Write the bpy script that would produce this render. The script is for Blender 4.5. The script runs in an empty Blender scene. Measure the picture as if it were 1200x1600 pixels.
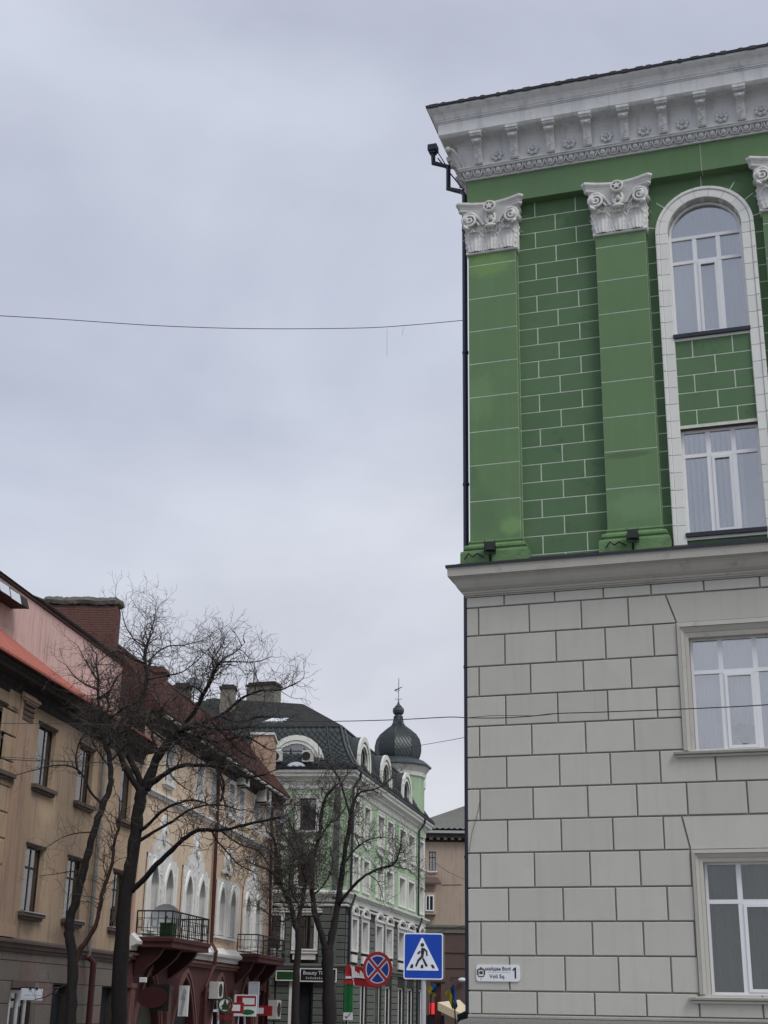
import bpy, math, random
from mathutils import Vector, Matrix
R = math.radians
sin, cos, pi, sqrt = math.sin, math.cos, math.pi, math.sqrt
scene = bpy.context.scene
col = scene.collection

# ------------------------------------------------------------------ camera
F, PITCH, ROLL = 2133.0, R(20.074), R(0.992)
CAM = Vector((0, 0, 1.6))
fwd = Vector((0, cos(PITCH), sin(PITCH)))
_u0 = Vector((0, -sin(PITCH), cos(PITCH)))
rgt = cos(ROLL) * Vector((1, 0, 0)) + sin(ROLL) * _u0
upv = -sin(ROLL) * Vector((1, 0, 0)) + cos(ROLL) * _u0
cd = bpy.data.cameras.new('camera')
cd.sensor_fit = 'VERTICAL'; cd.sensor_height = 36.0; cd.sensor_width = 27.0
cd.lens = F / 1600 * 36.0
cd.clip_start = 0.1; cd.clip_end = 3000
cam = bpy.data.objects.new('camera', cd)
col.objects.link(cam)
cam.matrix_world = Matrix((
    (rgt.x, upv.x, -fwd.x, CAM.x), (rgt.y, upv.y, -fwd.y, CAM.y),
    (rgt.z, upv.z, -fwd.z, CAM.z), (0, 0, 0, 1)))
scene.camera = cam

# ------------------------------------------------------------------ light
SUN_EL, SUN_AZ = R(53), R(141)            # azimuth clockwise from +Y (the way the camera looks)
world = bpy.data.worlds.new('World'); scene.world = world
world.use_nodes = True
nt = world.node_tree; nt.nodes.clear()
N = nt.nodes.new; LK = nt.links.new
out = N('ShaderNodeOutputWorld')
sky = N('ShaderNodeTexSky'); sky.sky_type = 'NISHITA'; sky.sun_disc = False
sky.sun_elevation = SUN_EL; sky.sun_rotation = SUN_AZ
bg1 = N('ShaderNodeBackground'); bg1.inputs[1].default_value = 0.07
LK(sky.outputs[0], bg1.inputs[0])
tc = N('ShaderNodeTexCoord')
mp = N('ShaderNodeMapping'); mp.inputs['Scale'].default_value = (1.0, 1.0, 1.9)
mp.inputs['Location'].default_value = (0.35, 0.1, 0.2)
n1 = N('ShaderNodeTexNoise'); n1.inputs['Scale'].default_value = 2.1; n1.inputs['Detail'].default_value = 5
n1.inputs['Roughness'].default_value = 0.5; n1.inputs['Distortion'].default_value = 0.35
n2 = N('ShaderNodeTexNoise'); n2.inputs['Scale'].default_value = 5.5; n2.inputs['Detail'].default_value = 4
LK(tc.outputs['Generated'], mp.inputs[0]); LK(mp.outputs[0], n1.inputs[0]); LK(mp.outputs[0], n2.inputs[0])
mx = N('ShaderNodeMath'); mx.operation = 'MULTIPLY_ADD'; mx.inputs[1].default_value = 0.28
LK(n2.outputs[0], mx.inputs[0]); LK(n1.outputs[0], mx.inputs[2])
rp = N('ShaderNodeValToRGB')
rp.color_ramp.elements[0].position = 0.40; rp.color_ramp.elements[0].color = (0.50, 0.505, 0.565, 1)
rp.color_ramp.elements[1].position = 0.86; rp.color_ramp.elements[1].color = (0.80, 0.80, 0.835, 1)
LK(mx.outputs[0], rp.inputs[0])
sp = N('ShaderNodeSeparateXYZ'); LK(tc.outputs['Generated'], sp.inputs[0])
el = N('ShaderNodeMapRange'); el.inputs[1].default_value = 0.0; el.inputs[2].default_value = 0.6; el.interpolation_type = 'SMOOTHSTEP'; LK(sp.outputs[2], el.inputs[0])
n3 = N('ShaderNodeTexNoise'); n3.inputs['Scale'].default_value = 1.7; n3.inputs['Detail'].default_value = 3; LK(mp.outputs[0], n3.inputs[0])
ad = N('ShaderNodeMath'); ad.operation = 'MULTIPLY_ADD'; ad.inputs[1].default_value = 0.9; ad.inputs[2].default_value = -0.25; LK(n3.outputs[0], ad.inputs[0])
a2 = N('ShaderNodeMath'); a2.operation = 'ADD'; a2.use_clamp = False; LK(ad.outputs[0], a2.inputs[0]); LK(el.outputs[0], a2.inputs[1])
tint = N('ShaderNodeMix'); tint.data_type = 'RGBA'; tint.blend_type = 'MULTIPLY'; tint.inputs[0].default_value = 1.0
tr = N('ShaderNodeValToRGB'); tr.color_ramp.elements[0].color = (1.0, 0.985, 0.955, 1); tr.color_ramp.elements[1].color = (0.70, 0.745, 0.825, 1)
a3 = N('ShaderNodeMath'); a3.operation = 'MULTIPLY_ADD'; a3.inputs[1].default_value = -0.55; a3.use_clamp = True; LK(sp.outputs[0], a3.inputs[0]); LK(a2.outputs[0], a3.inputs[2])
LK(a3.outputs[0], tr.inputs[0]); LK(rp.outputs[0], tint.inputs[6]); LK(tr.outputs[0], tint.inputs[7])
bg2 = N('ShaderNodeBackground'); bg2.inputs[1].default_value = 1.0
LK(tint.outputs[2], bg2.inputs[0])
ms = N('ShaderNodeMixShader'); ms.inputs[0].default_value = 0.92
LK(bg1.outputs[0], ms.inputs[1]); LK(bg2.outputs[0], ms.inputs[2]); LK(ms.outputs[0], out.inputs[0])

sd = bpy.data.lights.new('sun', 'SUN'); sd.energy = 1.5; sd.angle = R(26); sd.color = (1, 0.97, 0.93)
so = bpy.data.objects.new('sun', sd); col.objects.link(so)
sdir = Vector((sin(SUN_AZ) * cos(SUN_EL), cos(SUN_AZ) * cos(SUN_EL), sin(SUN_EL)))
so.rotation_euler = sdir.to_track_quat('Z', 'Y').to_euler()
so.location = (0, 0, 60)
vs = scene.view_settings
vs.view_transform = 'Standard'; vs.look = 'None'; vs.gamma = 1.0; vs.exposure = 0.32; vs.use_curve_mapping = False

# ------------------------------------------------------------------ measuring
def ray(x, y): return fwd + rgt * ((x - 600) / F) - upv * ((y - 800) / F)
def at(x, y, Y):
    d = ray(x, y); return CAM + d * (Y / d.y)
def pl(x, y, p0, az, off=0.0):
    """a picture point laid on the vertical wall through p0 running along azimuth az: (s, z)"""
    a = R(az); e = Vector((sin(a), cos(a), 0)); n = Vector((cos(a), -sin(a), 0))
    p0 = Vector(p0) + n * off
    d = ray(x, y); t = ((p0 - CAM).dot(n)) / d.dot(n); p = CAM + d * t
    return (p - p0).dot(e), p.z

# ------------------------------------------------------------------ materials
def mat(name, c, rough=0.85, c2=None, scale=3.0, amt=0.5, bump=0.15, bscale=60, metal=0.0, streak=None,
        dirt=None, dirt_scale=1.5, spots=(), spec=0.3, emit=None, stretch=(1, 1, 1)):
    m = bpy.data.materials.new(name); m.use_nodes = True
    t = m.node_tree; b = t.nodes['Principled BSDF']
    b.inputs['Roughness'].default_value = rough; b.inputs['Metallic'].default_value = metal
    b.inputs['Specular IOR Level'].default_value = spec
    n = t.nodes.new; l = t.links.new
    tc = n('ShaderNodeTexCoord')
    if c2 is None: c2 = tuple(v * 0.84 for v in c)
    mpn = n('ShaderNodeMapping'); mpn.inputs['Scale'].default_value = stretch; l(tc.outputs['Object'], mpn.inputs[0])
    oi = n('ShaderNodeObjectInfo')
    va = n('ShaderNodeVectorMath'); va.operation = 'ADD'
    cx = n('ShaderNodeCombineXYZ'); mm = n('ShaderNodeMath'); mm.operation = 'MULTIPLY'; mm.inputs[1].default_value = 37.0
    l(oi.outputs['Random'], mm.inputs[0]); l(mm.outputs[0], cx.inputs[0]); l(mm.outputs[0], cx.inputs[2])
    l(mpn.outputs[0], va.inputs[0]); l(cx.outputs[0], va.inputs[1])
    nz = n('ShaderNodeTexNoise'); nz.inputs['Scale'].default_value = scale; nz.inputs['Detail'].default_value = 6
    nz.inputs['Roughness'].default_value = 0.65
    l(va.outputs[0], nz.inputs[0])
    r = n('ShaderNodeValToRGB'); r.color_ramp.elements[0].position = 0.5 - amt * 0.35; r.color_ramp.elements[1].position = 0.5 + amt * 0.35
    r.color_ramp.elements[0].color = (*c2, 1); r.color_ramp.elements[1].color = (*c, 1)
    l(nz.outputs[0], r.inputs[0]); last = r.outputs[0]
    def mixin(fac_out, colr, strength):
        nonlocal last
        mxx = n('ShaderNodeMix'); mxx.data_type = 'RGBA'
        ml = n('ShaderNodeMath'); ml.operation = 'MULTIPLY'; ml.inputs[1].default_value = strength
        l(fac_out, ml.inputs[0]); l(ml.outputs[0], mxx.inputs[0]); l(last, mxx.inputs[6]); mxx.inputs[7].default_value = (*colr, 1)
        last = mxx.outputs[2]
    if streak:
        m2 = n('ShaderNodeMapping'); m2.inputs['Scale'].default_value = (5, 5, 0.35); l(tc.outputs['Object'], m2.inputs[0])
        z2 = n('ShaderNodeTexNoise'); z2.inputs['Scale'].default_value = 1.3; z2.inputs['Detail'].default_value = 5; l(m2.outputs[0], z2.inputs[0])
        r2 = n('ShaderNodeValToRGB'); r2.color_ramp.elements[0].position = 0.52; r2.color_ramp.elements[1].position = 0.72
        l(z2.outputs[0], r2.inputs[0]); mixin(r2.outputs[0], streak, 0.55)
    if dirt:
        z3 = n('ShaderNodeTexNoise'); z3.inputs['Scale'].default_value = dirt_scale; z3.inputs['Detail'].default_value = 9
        z3.inputs['Roughness'].default_value = 0.75; l(tc.outputs['Object'], z3.inputs[0])
        r3 = n('ShaderNodeValToRGB'); r3.color_ramp.elements[0].position = 0.56; r3.color_ramp.elements[1].position = 0.70
        l(z3.outputs[0], r3.inputs[0]); mixin(r3.outputs[0], dirt, 0.6)
    for (sx, sz, rx, rz_, colr, st) in spots:      # a stain of its own shape at one place on the wall
        m4 = n('ShaderNodeMapping'); m4.vector_type = 'TEXTURE'; m4.inputs['Location'].default_value = (sx, 0, sz); m4.inputs['Scale'].default_value = (rx, 50, rz_)
        l(tc.outputs['Object'], m4.inputs[0]); g4 = n('ShaderNodeTexGradient'); g4.gradient_type = 'SPHERICAL'; l(m4.outputs[0], g4.inputs[0])
        z4 = n('ShaderNodeTexNoise'); z4.inputs['Scale'].default_value = 7; z4.inputs['Detail'].default_value = 8; z4.inputs['Roughness'].default_value = .8; l(tc.outputs['Object'], z4.inputs[0])
        a4 = n('ShaderNodeMath'); a4.operation = 'ADD'; l(g4.outputs[1], a4.inputs[0]); l(z4.outputs[0], a4.inputs[1])
        r4 = n('ShaderNodeMapRange'); r4.inputs[1].default_value = .78; r4.inputs[2].default_value = 1.12; l(a4.outputs[0], r4.inputs[0]); mixin(r4.outputs[0], colr, st)
    # a small tone difference from piece to piece
    hs = n('ShaderNodeHueSaturation'); rr = n('ShaderNodeMapRange'); rr.inputs[3].default_value = 0.955; rr.inputs[4].default_value = 1.045
    l(oi.outputs['Random'], rr.inputs[0]); l(rr.outputs[0], hs.inputs['Value']); l(last, hs.inputs['Color'])
    l(hs.outputs[0], b.inputs['Base Color'])
    if bump:
        bz = n('ShaderNodeTexNoise'); bz.inputs['Scale'].default_value = bscale; bz.inputs['Detail'].default_value = 4
        l(tc.outputs['Object'], bz.inputs[0])
        bp = n('ShaderNodeBump'); bp.inputs['Strength'].default_value = bump; bp.inputs['Distance'].default_value = 0.02
        l(bz.outputs[0], bp.inputs['Height']); l(bp.outputs[0], b.inputs['Normal'])
    if emit:
        b.inputs['Emission Color'].default_value = (*c, 1); b.inputs['Emission Strength'].default_value = emit
    return m

def glass_mat(name, tint=(0.93, 0.96, 0.98), ior=1.55, boost=0.32):
    m = bpy.data.materials.new(name); m.use_nodes = True
    t = m.node_tree; t.nodes.clear(); n = t.nodes.new; l = t.links.new
    o = n('ShaderNodeOutputMaterial'); mxs = n('ShaderNodeMixShader')
    tr = n('ShaderNodeBsdfTransparent'); tr.inputs[0].default_value = (*tint, 1)
    gl = n('ShaderNodeBsdfGlossy'); gl.inputs['Roughness'].default_value = 0.015
    fr = n('ShaderNodeFresnel'); fr.inputs[0].default_value = ior
    ad = n('ShaderNodeMath'); ad.operation = 'ADD'; ad.inputs[1].default_value = boost; ad.use_clamp = True
    nz = n('ShaderNodeTexNoise'); nz.inputs['Scale'].default_value = 1.1; tcn = n('ShaderNodeTexCoord'); l(tcn.outputs['Object'], nz.inputs[0])
    bp = n('ShaderNodeBump'); bp.inputs['Strength'].default_value = 0.05; bp.inputs['Distance'].default_value = 0.05
    l(nz.outputs[0], bp.inputs['Height']); l(bp.outputs[0], gl.inputs['Normal'])
    l(fr.outputs[0], ad.inputs[0]); l(ad.outputs[0], mxs.inputs[0]); l(tr.outputs[0], mxs.inputs[1]); l(gl.outputs[0], mxs.inputs[2]); l(mxs.outputs[0], o.inputs[0])
    return m

M = {}
M['green_light'] = mat('light green wall paint', (0.152, 0.258, 0.126), 0.8, (0.128, 0.217, 0.106), 1.6, 0.9, 0.35, 90, streak=(0.15, 0.28, 0.13), dirt=(0.13, 0.235, 0.12), dirt_scale=1.1, spots=((.30, 10.75, .55, .9, (.095, .165, .08), .42), (.12, 11.5, .25, .45, (.09, .16, .08), .4), (3.15, 11.62, .75, .12, (.07, .12, .06), .5), (.5, 16.2, .8, .5, (.22, .36, .12), .6), (.9, 10.4, .4, .3, (.24, .42, .16), .5), (3.3, 10.6, .9, .5, (.22, .37, .19), .35), (1.5, 18.0, 1.6, .5, (.13, .22, .13), .4), (.3, 13.2, .5, .9, (.20, .33, .15), .4)))
M['green_dark'] = mat('green wall paint with recess shade', (0.115, 0.205, 0.105), 0.8, (0.098, 0.174, 0.089), 2.0, 0.8, 0.35, 90, dirt=(0.045, 0.10, 0.05))  # darker than the pilasters, partly recess shade put into the colour
M['green_base'] = mat('green pilaster base paint', (0.170, 0.300, 0.135), 0.75, (0.112, 0.198, 0.089), 5, 0.9, 0.5, 30, dirt=(0.05, 0.10, 0.045), dirt_scale=4)
M['joint_white'] = mat('white joint paint', (0.660, 0.720, 0.620), 0.9, (0.515, 0.562, 0.484), 6)
M['grey_block'] = mat('warm grey wall paint', (0.535, 0.528, 0.476), 0.8, (0.476, 0.470, 0.424), 1.3, 0.9, 0.3, 120, streak=(0.45, 0.435, 0.385), dirt=(0.46, 0.445, 0.39), dirt_scale=0.9)
M['grey_joint'] = mat('shaded grey wall paint', (0.400, 0.390, 0.355), 0.9, (0.340, 0.332, 0.302), 5)  # same paint as the blocks, with joint shade put into the colour
M['grey_trim'] = mat('warm grey trim paint', (0.500, 0.485, 0.435), 0.75, (0.430, 0.417, 0.374), 2.5, 0.9, 0.25, 70, dirt=(0.22, 0.21, 0.18), dirt_scale=2.2)
M['white_trim'] = mat('white stucco trim', (0.740, 0.750, 0.750), 0.75, (0.622, 0.630, 0.630), 3.0, 0.9, 0.3, 60, streak=(0.42, 0.43, 0.44), dirt=(0.36, 0.37, 0.38), dirt_scale=2.6)
M['white_capital'] = mat('white carved stucco', (0.780, 0.780, 0.755), 0.75, (0.686, 0.686, 0.664), 9, 0.9, 0.4, 35, dirt=(0.52, 0.52, 0.50), dirt_scale=5)
M['white_stone'] = mat('white painted stone', (0.790, 0.800, 0.760), 0.7, (0.711, 0.720, 0.684), 2.5, 0.9, 0.2, 80)
M['crack'] = mat('thin dark joint', (0.500, 0.500, 0.460), 0.9, (0.450, 0.450, 0.414))
M['pvc'] = mat('white window plastic', (0.800, 0.810, 0.830), 0.35, (0.752, 0.761, 0.780), 2, 0.6, 0, spec=0.5)
M['dark_metal'] = mat('black blue sheet metal', (0.018, 0.022, 0.034), 0.45, (0.010, 0.013, 0.02), 5, 0.8, 0.2, 30, spec=0.5)
M['navy_pipe'] = mat('dark navy pipe paint', (0.016, 0.026, 0.052), 0.4, (0.011, 0.018, 0.036), 4, 0.8, 0.1, 30, spec=0.5)
M['roof_metal'] = mat('dark grey roof sheet', (0.055, 0.055, 0.062), 0.6, (0.03, 0.03, 0.035), 4, 0.9, 0.4, 20)
M['curtain_blue'] = mat('pale blue net curtain', (0.860, 0.875, 0.900), 0.9, (0.705, 0.717, 0.738), 2.0, 0.8, 0, stretch=(1.5, 1.5, 0.06))  # stretched noise paints fold shading into the cloth colour
M['curtain_grey'] = mat('dim grey net curtain', (0.210, 0.225, 0.210), 0.9, (0.084, 0.090, 0.084), 2.0, 0.9, 0, stretch=(3.5, 3.5, 0.12))  # vertical streaks put the shade of the folds into the colour
M['blind'] = mat('off white vertical blind fabric', (0.780, 0.810, 0.800), 0.9, (0.702, 0.729, 0.720), 2.0, 0.8, 0)
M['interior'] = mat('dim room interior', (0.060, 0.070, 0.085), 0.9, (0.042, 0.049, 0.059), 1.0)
M['interior_dark'] = mat('dark room interior', (0.022, 0.024, 0.028), 0.9, (0.012, 0.013, 0.016), 1.0)  # near black: the darkness of unlit rooms is put into the colour
M['glass'] = glass_mat('window glass')
M['glass_low'] = glass_mat('lower window glass', (.9, .94, .94), 1.5, 0.05)
M['glass_far'] = glass_mat('far window glass', (0.82, 0.85, 0.88), 1.55, 0.14)
M['granite'] = mat('rough grey granite plinth', (0.230, 0.225, 0.215), 0.8, (0.115, 0.113, 0.107), 30, 0.9, 0.5, 40)
M['black'] = mat('black enamel', (0.012, 0.012, 0.014), 0.4, (0.008, 0.008, 0.010), 4, 0.5, 0, spec=0.5)
M['sign_white'] = mat('white sign enamel', (0.720, 0.770, 0.850), 0.4, (0.670, 0.716, 0.790), 3, 0.6, 0, spec=0.5)
M['sign_plain'] = mat('white painted plate', (0.760, 0.780, 0.800), 0.4, (0.699, 0.718, 0.736), 3, 0.6, 0, spec=0.5)
M['sign_blue'] = mat('blue sign sheet', (0.006, 0.060, 0.420), 0.45, (0.005, 0.051, 0.357), 3, 0.6, 0, spec=0.3)
M['sign_blue_dark'] = mat('deep blue sign sheet', (0.015, 0.050, 0.300), 0.45, (0.013, 0.043, 0.255), 3, 0.6, 0, spec=0.3)
M['sign_red'] = mat('red sign sheet', (0.460, 0.030, 0.035), 0.45, (0.368, 0.024, 0.028), 3, 0.6, 0, spec=0.3)
M['shop_red'] = mat('red shop panel', (0.300, 0.018, 0.026), 0.5, (0.240, 0.014, 0.021), 3)
M['shop_green'] = mat('green shop panel', (0.012, 0.16, 0.045), 0.5, (0.01, 0.12, 0.035), 3)
M['dim_green'] = mat('dark green fascia', (0.02, 0.085, 0.025), 0.6, (0.012, 0.05, 0.016), 3)
M['pole'] = mat('galvanised pole', (0.500, 0.520, 0.540), 0.5, (0.400, 0.416, 0.432), 6, 0.9, 0.1, metal=0.3)
M['pole_dull'] = mat('dull stained pole', (0.20, 0.19, 0.165), 0.7, (0.11, 0.10, 0.09), 8, 0.9, 0.2)
M['flag_blue'] = mat('blue flag cloth', (0.012, 0.09, 0.30), 0.85, (0.008, 0.06, 0.21), 8)
M['flag_yellow'] = mat('yellow flag cloth', (0.42, 0.33, 0.035), 0.85, (0.30, 0.23, 0.02), 8)
M['bark'] = mat('dark wet bark', (0.030, 0.026, 0.026), 0.9, (0.015, 0.013, 0.013), 9, 0.9, 0.9, 25, stretch=(1, 1, 0.3))
M['twig'] = mat('thin bare twig bark', (0.105, 0.092, 0.084), 0.9, (0.063, 0.055, 0.050), 9, 0.9, 0)
M['bark_brown'] = mat('brown bark', (0.085, 0.048, 0.036), 0.9, (0.043, 0.024, 0.018), 9, 0.9, 0.9, 25)
M['cable'] = mat('dark cable sheath', (0.05, 0.05, 0.055), 0.6, (0.035, 0.035, 0.04), 3, 0.5, 0)
M['cable_light'] = mat('grey cable sheath', (0.13, 0.13, 0.14), 0.6, (0.10, 0.10, 0.11), 3, 0.5, 0)
M['ochre_wall'] = mat('weathered ochre render', (0.500, 0.375, 0.260), 0.9, (0.370, 0.277, 0.192), 0.9, 0.9, 0.5, 30, streak=(0.16, 0.12, 0.085), dirt=(0.36, 0.20, 0.14), dirt_scale=0.55, spots=((-.6, 9.9, 3.5, .9, (.17, .13, .10), .6), (3.0, 9.9, 3, .8, (.15, .12, .10), .6), (0.3, 7.0, 1.2, .7, (.60, .44, .29), .5), (3.1, 3.5, 3.0, .6, (.20, .15, .12), .6), (-2.0, 3.6, 2.0, .5, (.20, .15, .12), .5), (-.3, 3.75, .8, .6, (.17, .13, .10), .5), (1.5, 5.2, 1.0, 1.2, (.50, .33, .24), .5)))
M['salmon_wall'] = mat('faded salmon render', (0.520, 0.360, 0.265), 0.9, (0.416, 0.288, 0.212), 1.2, 0.9, 0.5, 30, streak=(0.20, 0.13, 0.09))
M['pink_wall'] = mat('faded pink render', (0.720, 0.500, 0.455), 0.9, (0.626, 0.435, 0.396), 0.8, 0.9, 0.3, 20, streak=(0.30, 0.19, 0.175), dirt=(0.25, 0.165, 0.155), dirt_scale=1.2)
M['stone_brown'] = mat('grey brown stone slab', (0.220, 0.195, 0.170), 0.85, (0.158, 0.140, 0.122), 2.5, 0.9, 0.4, 40)
M['stone_pink'] = mat('pinkish stone slab', (0.250, 0.175, 0.160), 0.85, (0.188, 0.131, 0.120), 2.5, 0.9, 0.4, 40)
M['stone_joint'] = mat('dark slab joint', (0.06, 0.052, 0.047), 0.9)
M['brown_trim'] = mat('brown grey moulding', (0.150, 0.115, 0.100), 0.85, (0.102, 0.078, 0.068), 3, 0.9, 0.4, 30)
M['eave_dark'] = mat('dark stained eave boards', (0.048, 0.038, 0.036), 0.85, (0.024, 0.02, 0.022), 3, 0.9, 0.4, 20, streak=(0.10, 0.075, 0.06))
M['tile_red'] = mat('orange red roof tile', (0.440, 0.135, 0.095), 0.6, (0.334, 0.103, 0.072), 4, 0.9, 0.2, 20)
M['tile_brown'] = mat('maroon roof sheet', (0.095, 0.032, 0.028), 0.65, (0.06, 0.022, 0.02), 3, 0.9, 0.2, 20, streak=(0.13, 0.06, 0.05))
M['brick_red'] = mat('old red brick', (0.185, 0.092, 0.076), 0.9, (0.115, 0.057, 0.047), 6, 0.9, 0.5, 40)
M['brick_mortar'] = mat('dirty brick mortar', (0.13, 0.085, 0.07), 0.95)
M['concrete'] = mat('rough weathered concrete', (0.220, 0.200, 0.180), 0.95, (0.099, 0.090, 0.081), 6, 0.9, 0.9, 14)
M['maroon'] = mat('dark maroon render', (0.100, 0.036, 0.034), 0.85, (0.060, 0.022, 0.020), 1.5, 0.9, 0.4, 30, dirt=(0.035, 0.018, 0.018))
M['maroon_light'] = mat('dusty maroon moulding', (0.170, 0.085, 0.075), 0.85, (0.119, 0.059, 0.052), 2, 0.9, 0.4, 30)
M['yellow_wall'] = mat('pale orange render', (0.680, 0.540, 0.400), 0.9, (0.592, 0.470, 0.348), 1.0, 0.9, 0.3, 30, streak=(0.34, 0.22, 0.14), dirt=(0.33, 0.23, 0.17), dirt_scale=0.8)
M['gothic_white'] = mat('dirty white ornament', (0.760, 0.755, 0.735), 0.85, (0.593, 0.589, 0.573), 4, 0.9, 0.5, 20, dirt=(0.2, 0.19, 0.18), dirt_scale=3)
M['iron'] = mat('black wrought iron', (0.02, 0.018, 0.02), 0.6, (0.012, 0.011, 0.013), 8, 0.8, 0.1)
M['pipe_red'] = mat('dark red drainpipe paint', (0.085, 0.024, 0.022), 0.5, (0.055, 0.018, 0.018), 4, 0.8, 0.1)
M['pipe_grey'] = mat('pale worn drainpipe', (0.27, 0.26, 0.235), 0.6, (0.17, 0.16, 0.145), 6, 0.9, 0.2)
M['mint_wall'] = mat('mint green render', (0.370, 0.500, 0.340), 0.85, (0.326, 0.440, 0.299), 1.0, 0.9, 0.2, 20, streak=(0.17, 0.26, 0.17))
M['mint_trim'] = mat('pale mint white trim', (0.760, 0.780, 0.720), 0.8, (0.638, 0.655, 0.605), 2.5, 0.9, 0.3, 20, dirt=(0.28, 0.3, 0.26), dirt_scale=2)
M['slate_wall'] = mat('dark green grey rusticated render', (0.130, 0.142, 0.125), 0.85, (0.101, 0.111, 0.098), 2, 0.9, 0.3, 30)
M['slate_joint'] = mat('rusticated joint', (0.028, 0.03, 0.027), 0.9)
M['slate_roof'] = mat('green grey slate', (0.055, 0.068, 0.070), 0.6, (0.033, 0.041, 0.042), 4, 0.9, 0.2, 20)
M['slate_upper'] = mat('weathered grey shingle', (0.190, 0.195, 0.185), 0.75, (0.080, 0.082, 0.078), 3, 0.9, 0.3, 20)
M['dome_metal'] = mat('dark green dome metal', (0.046, 0.062, 0.064), 0.45, (0.030, 0.040, 0.042), 3, 0.9, 0.1, 20, spec=0.5)
M['plaster_old'] = mat('old chimney plaster', (0.240, 0.225, 0.190), 0.95, (0.132, 0.124, 0.105), 4, 0.9, 0.6, 20)
M['beige_wall'] = mat('beige grey render', (0.420, 0.335, 0.270), 0.9, (0.361, 0.288, 0.232), 1.0, 0.9, 0.2, 20, streak=(0.20, 0.155, 0.125))
M['brown_wall'] = mat('brown painted render', (0.125, 0.085, 0.076), 0.9, (0.100, 0.068, 0.061), 1.0, 0.9, 0.2, 20)
M['corrugated'] = mat('old corrugated roofing', (0.190, 0.190, 0.180), 0.85, (0.114, 0.114, 0.108), 4, 0.9, 0.3, 20)
M['wood_dark'] = mat('dark window wood', (0.03, 0.024, 0.022), 0.6, (0.018, 0.015, 0.014), 5, 0.8, 0.2)
M['appliance'] = mat('off white appliance casing', (0.55, 0.55, 0.51), 0.5, (0.46, 0.46, 0.43), 4, 0.8, 0)
M['dish'] = mat('grey dish metal', (0.30, 0.32, 0.34), 0.5, (0.22, 0.24, 0.26), 4, 0.8, 0)
M['asphalt'] = mat('worn asphalt', (0.05, 0.05, 0.052), 0.9, (0.035, 0.035, 0.037), 4, 0.9, 0.5, 60)
M['paving'] = mat('concrete paving', (0.320, 0.310, 0.300), 0.9, (0.256, 0.248, 0.240), 3, 0.9, 0.3, 40)
M['earth'] = mat('dull ground', (0.10, 0.095, 0.085), 0.95)
M['road_paint'] = mat('white road paint', (0.7, 0.7, 0.68), 0.8)
M['cream_cloth'] = mat('cream tent canvas', (0.660, 0.560, 0.380), 0.85, (0.541, 0.459, 0.312), 4, 0.9, 0.2, 20)
M['teal_dark'] = mat('dark teal canvas', (0.012, 0.028, 0.036), 0.7, (0.008, 0.018, 0.024), 4)
M['red_lit'] = mat('lit red sign face', (0.85, 0.045, 0.05), 0.5, (0.7, 0.03, 0.035), 5, 0.9, 0, emit=0.45)
M['dull_red'] = mat('dull oxblood board', (0.055, 0.014, 0.016), 0.6)
M['olive_panel'] = mat('olive grey panel', (0.06, 0.055, 0.04), 0.8)
M['leaf'] = mat('house plant leaf', (0.050, 0.065, 0.050), 0.6, (0.030, 0.039, 0.030))

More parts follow.
